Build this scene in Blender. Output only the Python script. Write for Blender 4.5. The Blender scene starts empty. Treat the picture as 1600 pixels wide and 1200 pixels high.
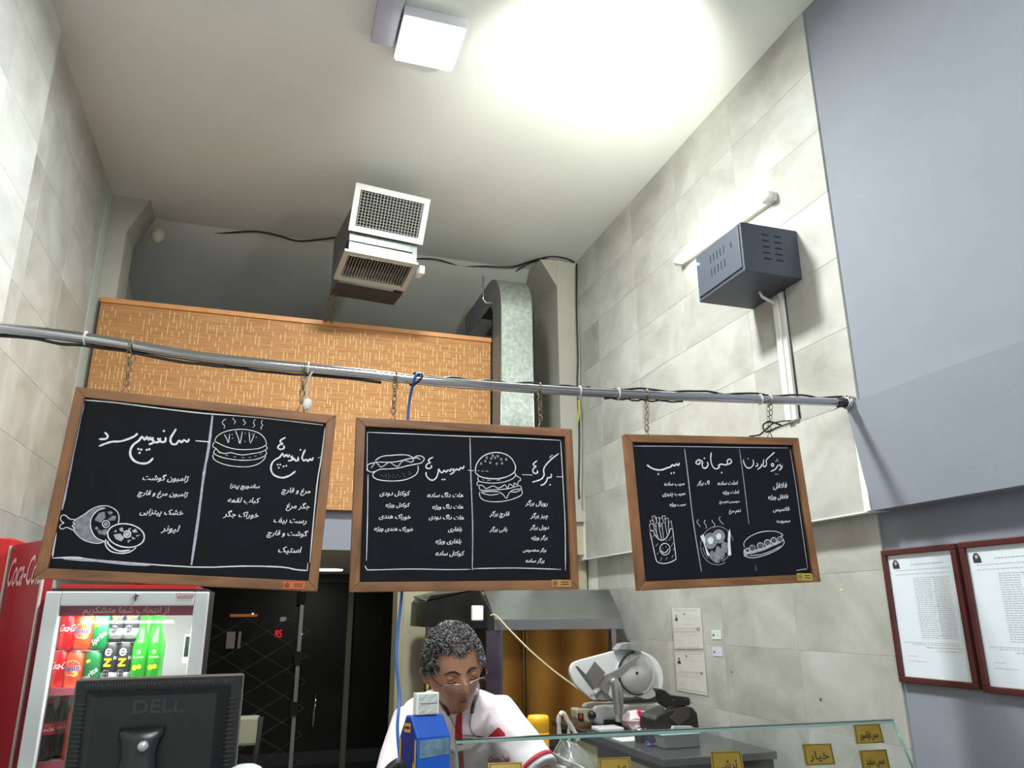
import bpy, bmesh, math, random
from mathutils import Vector, Matrix, noise
random.seed(7)
S = bpy.context.scene
COL = S.collection
PI = math.pi
# ------------------------------------------------------------------ camera, world, big lights, exposure
CAM = Vector((0, 0, 1.6))
cF = Vector((0.29361615, 0.91090213, 0.28990839)); cR = Vector((0.95224874, -0.30527851, -0.00523186)); cU = Vector((-0.08373709, -0.27760105, 0.9570401))
FPX = 1181.46
cd = bpy.data.cameras.new('camera'); cam = bpy.data.objects.new('camera', cd); COL.objects.link(cam)
cd.sensor_width = 36; cd.lens = FPX * 36 / 1600; cd.clip_start = .05
cam.matrix_world = Matrix(((cR.x, cU.x, -cF.x, CAM.x), (cR.y, cU.y, -cF.y, CAM.y), (cR.z, cU.z, -cF.z, CAM.z), (0, 0, 0, 1)))
S.camera = cam
w = bpy.data.worlds.new('world'); S.world = w; w.use_nodes = True
w.node_tree.nodes['Background'].inputs[0].default_value = (.55, .6, .7, 1)
w.node_tree.nodes['Background'].inputs[1].default_value = .03
S.view_settings.view_transform = 'Standard'; S.view_settings.look = 'None'
S.view_settings.exposure = 0.0; S.view_settings.gamma = 1; S.view_settings.use_curve_mapping = False

def lamp(name, kind, loc, power, target=None, size=.3, color=(1, 1, 1), spot=None, blend=.5):
    d = bpy.data.lights.new(name, kind); d.energy = power; d.color = color
    if kind == 'AREA': d.size = size
    elif kind == 'SPOT': d.spot_size = spot; d.spot_blend = blend; d.shadow_soft_size = size
    else: d.shadow_soft_size = size
    o = bpy.data.objects.new(name, d); COL.objects.link(o); o.location = loc
    if target is not None:
        o.rotation_euler = (Vector(target) - Vector(loc)).to_track_quat('-Z', 'Y').to_euler()
    return o
P_MAIN, P_FRONT, P_UP, E_TUBE, P_NEAR = 128, 110, 160, 24, 30
lamp('ceiling_panel_light', 'AREA', (.53, 2.86, 4.06), P_MAIN, (.53, 2.86, 0), .26, (.96, 1, .98))
lamp('shop_front_light', 'AREA', (.5, -1.1, 4.1), P_FRONT, (.5, -.4, 0), .9, (.95, .98, 1))
lamp('ceiling_glow_spot', 'SPOT', (1.28, 2.05, 3.60), P_UP, (1.36, 2.98, 4.17), .08, (1, 1, .93), 1.6, 1.0)  # added spot out of view, makes the bright ceiling patch; its real source is unknown
lamp('near_fill_light', 'AREA', (.75, .4, 4.12), P_NEAR, (.75, .5, 0), .3, (.97, 1, .99))  # added fill lamp out of view, lifts the fridge, monitor and board fronts
lamp('under_mezzanine_light', 'POINT', (1.2, 3.9, 2.05), 3.5, None, .1, (1, .93, .8))
lamp('downlight_lamp', 'AREA', (.49, 6.9, 1.955), 9, (.49, 6.9, 0), .2, (1, .98, .92))

# ------------------------------------------------------------------ helpers
def at(px, py, ax, val):
    d = cF + cR * ((px - 800) / FPX) - cU * ((py - 600) / FPX)
    t = (val - CAM[ax]) / d[ax]
    return CAM + d * t

def srgb(c):
    return tuple((v / 12.92 if v <= .04045 else ((v + .055) / 1.055) ** 2.4) for v in [q / 255 for q in c]) + (1,)

MATS = {}
def mat(name, col, rough=.6, metal=0, emit=None, es=0, spec=.5, noise_amt=0, noise_scale=20, bump=0, bump_scale=60, trans=0, alpha=1, sheen=0):
    if name in MATS: return MATS[name]
    m = bpy.data.materials.new(name); m.use_nodes = True; nt = m.node_tree; b = nt.nodes['Principled BSDF']
    c = srgb(col); b.inputs['Base Color'].default_value = c
    b.inputs['Roughness'].default_value = rough; b.inputs['Metallic'].default_value = metal
    b.inputs['Specular IOR Level'].default_value = spec
    b.inputs['Transmission Weight'].default_value = trans; b.inputs['Alpha'].default_value = alpha
    if emit: b.inputs['Emission Color'].default_value = srgb(emit); b.inputs['Emission Strength'].default_value = es
    if noise_amt:
        tc = nt.nodes.new('ShaderNodeTexCoord'); n = nt.nodes.new('ShaderNodeTexNoise'); n.inputs['Scale'].default_value = noise_scale; n.inputs['Detail'].default_value = 6
        r = nt.nodes.new('ShaderNodeValToRGB'); r.color_ramp.elements[0].position = .3; r.color_ramp.elements[1].position = .7
        r.color_ramp.elements[0].color = tuple(v * (1 - noise_amt) for v in c[:3]) + (1,)
        r.color_ramp.elements[1].color = tuple(min(1, v * (1 + noise_amt)) for v in c[:3]) + (1,)
        nt.links.new(tc.outputs['Object'], n.inputs['Vector']); nt.links.new(n.outputs['Fac'], r.inputs[0]); nt.links.new(r.outputs[0], b.inputs['Base Color'])
    if bump:
        tc = nt.nodes.new('ShaderNodeTexCoord'); n2 = nt.nodes.new('ShaderNodeTexNoise'); n2.inputs['Scale'].default_value = bump_scale; n2.inputs['Detail'].default_value = 4
        bp = nt.nodes.new('ShaderNodeBump'); bp.inputs['Strength'].default_value = bump; bp.inputs['Distance'].default_value = .01
        nt.links.new(tc.outputs['Object'], n2.inputs['Vector']); nt.links.new(n2.outputs['Fac'], bp.inputs['Height']); nt.links.new(bp.outputs[0], b.inputs['Normal'])
    MATS[name] = m; return m

def tile_mat(name, ca, cb, cc, rough=.42):
    m = bpy.data.materials.new(name); m.use_nodes = True; nt = m.node_tree; L = nt.links; b = nt.nodes['Principled BSDF']
    oi = nt.nodes.new('ShaderNodeObjectInfo'); tc = nt.nodes.new('ShaderNodeTexCoord')
    cm = nt.nodes.new('ShaderNodeCombineXYZ'); mu = nt.nodes.new('ShaderNodeMath'); mu.operation = 'MULTIPLY'; mu.inputs[1].default_value = 37
    L.new(oi.outputs['Random'], mu.inputs[0]); L.new(mu.outputs[0], cm.inputs[0]); L.new(mu.outputs[0], cm.inputs[1])
    ad = nt.nodes.new('ShaderNodeVectorMath'); L.new(tc.outputs['Object'], ad.inputs[0]); L.new(cm.outputs[0], ad.inputs[1])
    mp = nt.nodes.new('ShaderNodeMapping'); mp.inputs['Rotation'].default_value = (.6, .2, .1); mp.inputs['Scale'].default_value = (1, 1, 1.2); L.new(ad.outputs[0], mp.inputs[0])
    n = nt.nodes.new('ShaderNodeTexNoise'); n.inputs['Scale'].default_value = 3.0; n.inputs['Detail'].default_value = 8; n.inputs['Roughness'].default_value = .62; n.inputs['Distortion'].default_value = .5
    L.new(mp.outputs[0], n.inputs['Vector'])
    r = nt.nodes.new('ShaderNodeValToRGB'); e = r.color_ramp.elements
    e[0].position = .27; e[0].color = srgb(ca); e[1].position = .70; e[1].color = srgb(cc); q = e.new(.5); q.color = srgb(cb)
    L.new(n.outputs['Fac'], r.inputs[0])
    hs = nt.nodes.new('ShaderNodeHueSaturation'); mr = nt.nodes.new('ShaderNodeMapRange'); mr.inputs[3].default_value = .93; mr.inputs[4].default_value = 1.06
    L.new(oi.outputs['Random'], mr.inputs[0]); L.new(mr.outputs[0], hs.inputs['Value']); L.new(r.outputs[0], hs.inputs['Color']); L.new(hs.outputs[0], b.inputs['Base Color'])
    b.inputs['Roughness'].default_value = rough
    MATS[name] = m; return m

def glass_mat(name, tint, refl=.08, rough=.02):
    m = bpy.data.materials.new(name); m.use_nodes = True; nt = m.node_tree; L = nt.links
    for n in list(nt.nodes): nt.nodes.remove(n)
    o = nt.nodes.new('ShaderNodeOutputMaterial'); t = nt.nodes.new('ShaderNodeBsdfTransparent'); t.inputs[0].default_value = tint
    g = nt.nodes.new('ShaderNodeBsdfGlossy'); g.inputs['Roughness'].default_value = rough; g.inputs[0].default_value = (1, 1, 1, 1)
    lw = nt.nodes.new('ShaderNodeLayerWeight'); lw.inputs[0].default_value = .5
    pw = nt.nodes.new('ShaderNodeMath'); pw.operation = 'POWER'; pw.inputs[1].default_value = 4.5; L.new(lw.outputs['Facing'], pw.inputs[0])
    ad = nt.nodes.new('ShaderNodeMath'); ad.operation = 'MULTIPLY_ADD'; ad.inputs[1].default_value = .8; ad.inputs[2].default_value = .03 + refl; ad.use_clamp = True; L.new(pw.outputs[0], ad.inputs[0])
    mx = nt.nodes.new('ShaderNodeMixShader'); L.new(ad.outputs[0], mx.inputs[0]); L.new(t.outputs[0], mx.inputs[1]); L.new(g.outputs[0], mx.inputs[2]); L.new(mx.outputs[0], o.inputs[0])
    MATS[name] = m; return m

def wood_mat(name, c1, c2):
    m = bpy.data.materials.new(name); m.use_nodes = True; nt = m.node_tree; L = nt.links; b = nt.nodes['Principled BSDF']
    tc = nt.nodes.new('ShaderNodeTexCoord'); oi = nt.nodes.new('ShaderNodeObjectInfo')
    ad = nt.nodes.new('ShaderNodeVectorMath'); L.new(tc.outputs['UV'], ad.inputs[0]); L.new(oi.outputs['Random'], ad.inputs[1])
    mp = nt.nodes.new('ShaderNodeMapping'); mp.inputs['Scale'].default_value = (5, 55, 1); L.new(ad.outputs[0], mp.inputs[0])
    n = nt.nodes.new('ShaderNodeTexNoise'); n.inputs['Scale'].default_value = 1; n.inputs['Detail'].default_value = 6; n.inputs['Distortion'].default_value = .8; L.new(mp.outputs[0], n.inputs['Vector'])
    n2 = nt.nodes.new('ShaderNodeTexNoise'); n2.inputs['Scale'].default_value = 6; L.new(ad.outputs[0], n2.inputs['Vector'])
    mm = nt.nodes.new('ShaderNodeMath'); mm.operation = 'ADD'; L.new(n.outputs['Fac'], mm.inputs[0]); L.new(n2.outputs['Fac'], mm.inputs[1])
    r = nt.nodes.new('ShaderNodeValToRGB'); e = r.color_ramp.elements; e[0].position = .35; e[0].color = srgb(c1); e[1].position = .65; e[1].color = srgb(c2)
    hm = nt.nodes.new('ShaderNodeMath'); hm.operation = 'MULTIPLY'; hm.inputs[1].default_value = .5; L.new(mm.outputs[0], hm.inputs[0]); L.new(hm.outputs[0], r.inputs[0]); L.new(r.outputs[0], b.inputs['Base Color'])
    b.inputs['Roughness'].default_value = .5
    MATS[name] = m; return m

class MB:
    def __init__(s): s.v = []; s.f = []; s.sm = []; s.uv = {}
    def add(s, vs, fs, smooth=False):
        n = len(s.v); s.v += [Vector(p) for p in vs]
        for f in fs: s.f.append([n + i for i in f]); s.sm.append(smooth)
        return n
    def box(s, x0, x1, y0, y1, z0, z1):
        s.add([(x0, y0, z0), (x1, y0, z0), (x1, y1, z0), (x0, y1, z0), (x0, y0, z1), (x1, y0, z1), (x1, y1, z1), (x0, y1, z1)],
              [(3, 2, 1, 0), (4, 5, 6, 7), (0, 1, 5, 4), (1, 2, 6, 5), (2, 3, 7, 6), (3, 0, 4, 7)]); return s
    def hexa(s, a, b):  # two quads (4 pts each) joined
        s.add(list(a) + list(b), [(3, 2, 1, 0), (4, 5, 6, 7), (0, 1, 5, 4), (1, 2, 6, 5), (2, 3, 7, 6), (3, 0, 4, 7)]); return s
    def prism(s, poly, vec, smooth=False):
        vec = Vector(vec); n = len(poly); a = [Vector(p) for p in poly]
        s.add(a + [p + vec for p in a], [tuple(range(n - 1, -1, -1)), tuple(range(n, 2 * n))] + [(i, (i + 1) % n, n + (i + 1) % n, n + i) for i in range(n)], smooth); return s
    def tube(s, pts, r, n=8, caps=True, closed=False):
        pts = [Vector(p) for p in pts]; rr = r if isinstance(r, (list, tuple)) else [r] * len(pts)
        rings = []; up = None
        for i, p in enumerate(pts):
            if closed: t = pts[(i + 1) % len(pts)] - pts[i - 1]
            else: t = pts[min(i + 1, len(pts) - 1)] - pts[max(i - 1, 0)]
            if t.length < 1e-9: t = Vector((0, 0, 1))
            t.normalize()
            if up is None: up = Vector((0, 0, 1)) if abs(t.z) < .9 else Vector((1, 0, 0))
            a = t.cross(up)
            if a.length < 1e-6: a = t.orthogonal()
            a.normalize(); b = a.cross(t).normalized(); up = b
            rings.append([p + (a * math.cos(2 * PI * k / n) + b * math.sin(2 * PI * k / n)) * rr[i] for k in range(n)])
        vs = [q for g in rings for q in g]; m = len(pts); fs = []
        for i in range(m if closed else m - 1):
            j = (i + 1) % m
            for k in range(n): fs.append((i * n + k, i * n + (k + 1) % n, j * n + (k + 1) % n, j * n + k))
        if caps and not closed: fs += [tuple(range(n - 1, -1, -1)), tuple((m - 1) * n + k for k in range(n))]
        s.add(vs, fs, True); return s
    def lathe(s, prof, c=(0, 0, 0), n=20, M=None):
        c = Vector(c); vs = []; M = M or Matrix.Identity(3)
        for r, z in prof:
            for k in range(n): vs.append(c + M @ Vector((r * math.cos(2 * PI * k / n), r * math.sin(2 * PI * k / n), z)))
        fs = []
        for i in range(len(prof) - 1):
            for k in range(n): fs.append((i * n + k, i * n + (k + 1) % n, (i + 1) * n + (k + 1) % n, (i + 1) * n + k))
        fs += [tuple(range(n - 1, -1, -1)), tuple((len(prof) - 1) * n + k for k in range(n))]
        s.add(vs, fs, True); return s
    def ball(s, c, r, n=12, sc=(1, 1, 1)):
        m = n // 2 + 1; pr = [(max(1e-4, math.sin(PI * i / m)), -math.cos(PI * i / m)) for i in range(m + 1)]
        return s.lathe(pr, c, n, Matrix.Diagonal((r * sc[0], r * sc[1], r * sc[2])))
    def sheet(s, grid, smooth=True):
        h = len(grid); wd = len(grid[0])
        s.add([p for row in grid for p in row], [(i * wd + j, i * wd + j + 1, (i + 1) * wd + j + 1, (i + 1) * wd + j) for i in range(h - 1) for j in range(wd - 1)], smooth); return s
    def xf(s, M, start=0):
        for i in range(start, len(s.v)): s.v[i] = M @ s.v[i]
        return s
    def build(s, name, m, parent=None, bevel=0, solid=0, uv=None):
        off = Vector((0, 0, 0)); p = parent
        while p is not None: off += p.location; p = p.parent
        me = bpy.data.meshes.new(name); me.from_pydata([v - off for v in s.v], [], s.f)
        me.polygons.foreach_set('use_smooth', s.sm); me.materials.append(m); me.update()
        if uv:
            ul = me.uv_layers.new(name='UVMap')
            for lp in me.loops: ul.data[lp.index].uv = uv(s.v[lp.vertex_index])
        o = bpy.data.objects.new(name, me); COL.objects.link(o)
        if parent: o.parent = parent
        if solid: q = o.modifiers.new('s', 'SOLIDIFY'); q.thickness = solid; q.offset = 0
        if bevel: q = o.modifiers.new('b', 'BEVEL'); q.width = bevel; q.segments = 2; q.limit_method = 'ANGLE'; q.angle_limit = .6
        return o
def box(*a): return MB().box(*a)
def tag(o, label, cat, group=None, kind=None):
    o['label'] = label; o['category'] = cat
    if group: o['group'] = group
    if kind: o['kind'] = kind
    return o
def thing(name, loc, label, cat, group=None):
    o = bpy.data.objects.new(name, None); o.empty_display_size = .1; COL.objects.link(o); o.location = loc
    return tag(o, label, cat, group)
def struct(o, label=None):
    o['kind'] = 'structure'
    if label: o['label'] = label
    return o
def sgroup(name, loc=(0, 0, 0)):
    o = bpy.data.objects.new(name, None); COL.objects.link(o); o.location = loc; o['kind'] = 'structure'; return o
def copy_tree(o, parent=None):
    c = o.copy(); COL.objects.link(c)
    if parent: c.parent = parent
    for ch in list(o.children): copy_tree(ch, c)
    return c
def smooth_poly(pts, k=4, closed=False):
    if len(pts) < 3: return [Vector(p) for p in pts]
    P = [Vector(p) for p in pts]; out = []; n = len(P); rng = n if closed else n - 1
    for i in range(rng):
        p0 = P[i - 1] if (i > 0 or closed) else P[0]; p1 = P[i]; p2 = P[(i + 1) % n]; p3 = P[(i + 2) % n] if (i + 2 < n or closed) else P[-1]
        for j in range(k):
            t = j / k; out.append(.5 * ((2 * p1) + (p2 - p0) * t + (2 * p0 - 5 * p1 + 4 * p2 - p3) * t * t + (3 * p1 - p0 - 3 * p2 + p3) * t ** 3))
    if not closed: out.append(P[-1])
    return out

# ---- text (built-in font, Arabic-script letters joined by hand)
FORMS = {'ا': ('FE8D', 'FE8E', None, None), 'آ': ('FE81', 'FE82', None, None), 'ب': ('FE8F', 'FE90', 'FE91', 'FE92'), 'پ': ('FB56', 'FB57', 'FB58', 'FB59'), 'ت': ('FE95', 'FE96', 'FE97', 'FE98'),
 'ج': ('FE9D', 'FE9E', 'FE9F', 'FEA0'), 'چ': ('FB7A', 'FB7B', 'FB7C', 'FB7D'), 'ح': ('FEA1', 'FEA2', 'FEA3', 'FEA4'), 'خ': ('FEA5', 'FEA6', 'FEA7', 'FEA8'), 'د': ('FEA9', 'FEAA', None, None),
 'ر': ('FEAD', 'FEAE', None, None), 'ز': ('FEAF', 'FEB0', None, None), 'ژ': ('FB8A', 'FB8B', None, None), 'س': ('FEB1', 'FEB2', 'FEB3', 'FEB4'), 'ش': ('FEB5', 'FEB6', 'FEB7', 'FEB8'),
 'ص': ('FEB9', 'FEBA', 'FEBB', 'FEBC'), 'غ': ('FECD', 'FECE', 'FECF', 'FED0'), 'ف': ('FED1', 'FED2', 'FED3', 'FED4'), 'ق': ('FED5', 'FED6', 'FED7', 'FED8'), 'ک': ('FB8E', 'FB8F', 'FB90', 'FB91'),
 'گ': ('FB92', 'FB93', 'FB94', 'FB95'), 'ل': ('FEDD', 'FEDE', 'FEDF', 'FEE0'), 'م': ('FEE1', 'FEE2', 'FEE3', 'FEE4'), 'ن': ('FEE5', 'FEE6', 'FEE7', 'FEE8'), 'و': ('FEED', 'FEEE', None, None),
 'ه': ('FEE9', 'FEEA', 'FEEB', 'FEEC'), 'ی': ('FBFC', 'FBFD', 'FBFE', 'FBFF')}
def shape(s):
    out = []; n = len(s); i = 0
    while i < n:
        c = s[i]
        if c not in FORMS: out.append(c); i += 1; continue
        prev = i > 0 and s[i - 1] in FORMS and FORMS[s[i - 1]][2] is not None
        if c == 'ل' and i + 1 < n and s[i + 1] == 'ا':
            out.append('\ufefc' if prev else '\ufefb'); i += 2; continue
        nxt = i + 1 < n and s[i + 1] in FORMS and FORMS[c][2] is not None
        f = FORMS[c]; k = 3 if prev and nxt else 2 if nxt else 1 if prev else 0
        out.append(chr(int(f[k], 16))); i += 1
    return ''.join(reversed(out)).replace('\ufee9', 'o')   # the font's lone heh fills badly; a round ring reads the same
TC = {}
def text_geo(body):
    if body in TC: return TC[body]
    c = bpy.data.curves.new('t', 'FONT'); c.body = body; c.resolution_u = 2
    o = bpy.data.objects.new('t', c); COL.objects.link(o)
    dg = bpy.context.evaluated_depsgraph_get(); me = bpy.data.meshes.new_from_object(o.evaluated_get(dg))
    g = ([v.co.xy for v in me.vertices], [tuple(p.vertices) for p in me.polygons])
    bpy.data.objects.remove(o); bpy.data.meshes.remove(me); bpy.data.curves.remove(c)
    TC[body] = g; return g
def text(body, o, xd, zd, width, height=None, shear=0, arabic=True, bold=0, mb=None, nrm=None, center=False, bend=None):
    """flat lettering: left end o, along xd, up zd"""
    s = shape(body) if arabic else body
    vs, fs = text_geo(s); x0 = min(v.x for v in vs); x1 = max(v.x for v in vs); y0 = min(v.y for v in vs); y1 = max(v.y for v in vs)
    kx = width / (x1 - x0); ky = kx if height is None else height / (y1 - y0)
    o = Vector(o); xd = Vector(xd).normalized(); zd = Vector(zd).normalized(); mb = mb or MB()
    offs = [(0, 0)] + ([(bold, 0), (0, bold), (bold, bold)] if bold else [])
    n = nrm or Vector((0, 0, 0))
    for i, (dx, dy) in enumerate(offs):
        pts = []
        for v in vs:
            a = (v.x - x0) * kx + dx + shear * (v.y if not center else v.y - (y0 + y1) / 2) * ky - (width / 2 if center else 0)
            b = (v.y - ((y0 + y1) / 2 if center else 0)) * ky + dy
            pts.append(bend(a, b, i) if bend else o + xd * a + zd * b + n * i * .00012)
        mb.add(pts, fs)
    return mb

# ------------------------------------------------------------------ materials
TILE = tile_mat('greige_marble_tile', (149, 148, 139), (172, 172, 165), (188, 189, 184))
TILE_LIT = tile_mat('lit_marble_tile', (174, 174, 170), (192, 193, 189), (206, 207, 204), .35)  # paler copy of the wall tile: brighter light on the near left wall, as colour
GROUT = mat('grout', (222, 222, 214), .9)
WHITE = mat('ceiling_paint', (216, 219, 212), .9, noise_amt=.03, noise_scale=2)
DARKP = mat('mezzanine_grey_paint', (168, 170, 174), .9, noise_amt=.08, noise_scale=4)
BLUE = mat('blue_grey_paint', (128, 133, 143), .75, noise_amt=.025, noise_scale=6, bump=.05, bump_scale=150)
BEIGE = mat('beige_plaster', (166, 160, 136), .85, noise_amt=.05, noise_scale=5)
STEEL = mat('polished_steel', (186, 186, 190), .12, 1)
BRUSH = mat('brushed_steel', (176, 180, 178), .38, 1, noise_amt=.06, noise_scale=12)
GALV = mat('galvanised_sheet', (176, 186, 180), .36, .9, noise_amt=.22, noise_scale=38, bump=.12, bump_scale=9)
BLACK = mat('black_plastic', (24, 25, 28), .45)
BLACKM = mat('matte_black', (20, 20, 20), .8)
WHITEP = mat('white_plastic', (226, 226, 222), .4)
CHALK = mat('chalk', (222, 224, 228), .95, noise_amt=.12, noise_scale=180)
CHALKG = mat('smudged_chalk', (128, 132, 140), .95, noise_amt=.3, noise_scale=90)
SLATE = mat('chalkboard_black', (19, 21, 26), .8, spec=.2, noise_amt=.12, noise_scale=7)
WOOD = wood_mat('walnut_brown_wood', (100, 66, 40), (150, 104, 66))
CARD = mat('cardboard', (164, 112, 76), .85, noise_amt=.06)
GLASS = glass_mat('clear_glass', (.96, .98, .98, 1), .015)
DARKGLASS = glass_mat('dark_glass', (.62, .62, .58, 1), -.012, .45)
RED = mat('red_plastic', (196, 30, 34), .4)
DRED = mat('deep_red_print', (150, 24, 40), .45)

# ------------------------------------------------------------------ the room
XR, XL, ZC, YP = 2.09, -1.11, 4.171, 4.83
struct(box(-1.35, 2.5, -3.2, 9.5, -.1, 0).build('floor', mat('floor_tile', (150, 150, 146), .35, noise_amt=.1, noise_scale=3)))
struct(box(-1.35, 2.5, -3.2, 5.12, ZC, ZC + .12).build('ceiling', WHITE))
# grey sloped ceiling over the mezzanine
struct(MB().hexa([(-1.2, 5.1, ZC), (2.3, 5.1, ZC), (2.3, 7.3, 3.55), (-1.2, 7.3, 3.55)], [(-1.2, 5.1, ZC + .1), (2.3, 5.1, ZC + .1), (2.3, 7.3, 3.65), (-1.2, 7.3, 3.65)]).build('ceiling_mezzanine', WHITE))
struct(box(-1.2, 2.3, 6.7, 6.8, 2.2, 4.3).build('wall_mezzanine', mat('dark_grey_paint', (74, 76, 88), .9)))
struct(box(-1.14, 2.3, 4.9, 7.9, 1.98, 2.2).build('floor_mezzanine', BEIGE))
struct(box(-1.1, 1.9, 4.885, 4.9, 1.98, 2.235).build('trim_1', BLUE))
struct(box(-1.35, 2.5, -3.3, -3.2, 0, 4.2).build('wall_front', WHITE))
# right wall: backing + tiles
wr = sgroup('wall_right')
box(2.2, 2.5, -3.2, 8.2, 0, ZC).build('masonry', GROUT, wr)
box(2.0918, 2.2, 2.24, 5.4, 1.951, ZC).build('backing', GROUT, wr)
box(2.1718, 2.2, 2.31, 5.4, 0, 1.95).build('backing', GROUT, wr)
# mixed pieces of each tile size share one mesh
TM = {}
def tile(parent, ax, x, y0, y1, z0, z1, th, m):
    """one tile on a wall of constant x; ax=+1 wall faces -x (right wall)"""
    g = .0006; W, H = y1 - y0 - 2 * g, z1 - z0 - 2 * g
    key = (round(W, 3), round(H, 3), th, ax, m.name)
    if key not in TM:
        b = MB(); q = .0006; s = 1 if ax > 0 else -1
        A = [(0, -W / 2 + q, -H / 2 + q), (0, W / 2 - q, -H / 2 + q), (0, W / 2 - q, H / 2 - q), (0, -W / 2 + q, H / 2 - q)]
        B = [(s * q, -W / 2, -H / 2), (s * q, W / 2, -H / 2), (s * q, W / 2, H / 2), (s * q, -W / 2, H / 2)]
        C_ = [(s * th, y, z) for _, y, z in B]
        b.hexa(A, B); b.hexa(B, C_); me = bpy.data.meshes.new('tile'); me.from_pydata(b.v, [], b.f); me.materials.append(m)
        bm = bmesh.new(); bm.from_mesh(me); bmesh.ops.recalc_face_normals(bm, faces=bm.faces); bm.to_mesh(me); bm.free(); TM[key] = me
    o = bpy.data.objects.new('tile', TM[key]); COL.objects.link(o); o.parent = parent
    o.location = (x + random.uniform(0, .0005), (y0 + y1) / 2, (z0 + z1) / 2); return o
ys = [2.27, 2.83, 3.39, 3.95, 4.51, 4.86]
zl = [.0, .245, .545, .845, 1.145, 1.445, 1.745, 1.95]
zu = [1.95, 2.36, 2.66, 2.96, 3.26, 3.56, 3.86, ZC]
for i in range(len(ys) - 1):
    for k in range(len(zl) - 1): tile(wr, 1, 2.17, ys[i] if i else 2.295, ys[i + 1], zl[k], zl[k + 1], .03, TILE)
    for k in range(len(zu) - 1): tile(wr, 1, 2.09, ys[i] if i or k == 0 else 2.226, ys[i + 1], zu[k], zu[k + 1], .015, TILE)
box(2.085, 2.1, 2.255, 5.0, 1.945, 1.95).build('edge_strip', GROUT, wr)
# blue painted wall nearer the viewer
bw = sgroup('wall_right_blue')
box(2.098, 2.2, -3.2, 2.222, 2.355, ZC).build('upper_panel', BLUE, bw)
b = MB(); b.hexa([(2.094, -3.2, 1.95), (2.2, -3.2, 1.95), (2.2, 2.232, 1.95), (2.094, 2.232, 1.95)], [(2.066, -3.2, 2.357), (2.2, -3.2, 2.357), (2.2, 2.262, 2.357), (2.066, 2.262, 2.357)]); b.build('fascia', BLUE, bw)
box(2.18, 2.2, -3.2, 2.293, 0, 1.95).build('lower_panel', BLUE, bw)
# left wall
wl = sgroup('wall_left')
box(-1.2, -1.1118, 3.35, 4.70, 0, ZC).build('backing', GROUT, wl)
box(-1.2, -1.0868, .5, 3.338, 0, ZC).build('backing', GROUT, wl)
box(-1.35, -1.125, -3.2, 8.2, 0, ZC).build('masonry', GROUT, wl)
yl = [3.56, 4.12, 4.70]
zz = [0, .245, .545, .845, 1.145, 1.445, 1.745, 2.045, 2.36, 2.66, 2.96, 3.26, 3.56, 3.86, ZC]
for i in range(2):
    for k in range(len(zz) - 1): tile(wl, -1, XL, yl[i], yl[i + 1], zz[k], zz[k + 1], .015, TILE)
for k in range(len(zz) - 1): tile(wl, -1, XL, 3.36, 3.56, zz[k], zz[k + 1], .015, TILE)
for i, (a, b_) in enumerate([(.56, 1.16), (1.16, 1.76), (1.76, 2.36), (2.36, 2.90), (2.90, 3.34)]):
    for k in range(len(zz) - 1): tile(wl, -1, -1.085, a, b_, zz[k], zz[k + 1], .03, TILE_LIT)
box(-1.125, -1.106, 4.70, 4.83, 0, ZC).build('end_trim', mat('pale_trim', (176, 184, 178), .6), wl)
# plaster corner piers beside the mezzanine, with chamfered heads
def pier(name, x0, x1, y0, y1, side):
    b = MB(); zt = ZC
    inner = x1 if side < 0 else x0
    far = inner + (.11 if side < 0 else -.14)
    b.box(x0, x1, y0, y1, 2.2, zt)
    b.prism([(inner, y0 + .005, zt - (.24 if side < 0 else .22)), (inner, y0 + .005, zt), (far, y0 + .005, zt)], (0, y1 - y0, 0))
    return struct(b.build(name, mat('pier_plaster', (170, 168, 156), .85, noise_amt=.06, noise_scale=6)))
pier('trim_2', -1.125, -1.0, 4.84, 5.1, -1)
pier('trim_3', 1.93, 2.105, 4.87, 5.4, 1)
# wall to the right of the passage under the mezzanine
struct(box(.87, 2.15, 5.0, 5.12, 0, 1.98).build('wall_back', BEIGE))
struct(box(.83, .875, 4.96, 5.14, 0, 1.98).build('trim_4', mat('door_jamb_olive', (150, 146, 118), .6)))
struct(box(1.75, 1.8, 5.12, 8.02, 0, 1.98).build('wall_passage', mat('dark_panel', (66, 64, 54), .6)))
tag(box(1.02, 1.08, 4.985, 5.0, 1.3, 1.38).build('light_switch', mat('cream_plastic', (196, 188, 150), .5), bevel=.003), 'cream light switch on the beige wall left of the cook', 'switch')

# ------------------------------------------------------------------ glazed shop entrance at the far end
fac = sgroup('window_1')
box(-1.12, 1.75, 7.99, 8.0, .05, 1.96).build('pane', DARKGLASS, fac)
ALU = mat('aluminium_grey', (140, 146, 140), .5, .3)
for px, wd in ((468, .035), (545, .05)):
    p0 = at(px, 1000, 1, 7.95)
    box(p0.x - wd / 2, p0.x + wd / 2, 7.93, 7.985, 0, 1.97).build('post', ALU if wd < .04 else mat('dull_post', (82, 84, 74), .6), fac)
for z in (1.75, 1.2, .75):
    p0 = at(468, 1000, 1, 7.95); box(p0.x - .04, p0.x + .03, 7.91, 7.935, z - .06, z + .06).build('hinge', BLACKM, fac)
p0 = at(493, 1110, 1, 7.9)
MB().tube([(p0.x, 7.98, p0.z + .15), (p0.x, 7.91, p0.z + .13), (p0.x - .01, 7.89, p0.z), (p0.x - .015, 7.91, p0.z - .13), (p0.x - .015, 7.98, p0.z - .15)], .011).build('door_handle', STEEL, fac)
box(-1.12, 1.75, 7.9, 8.02, 1.9, 1.98).build('head_rail', mat('dark_bronze', (44, 42, 38), .5), fac)
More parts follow.
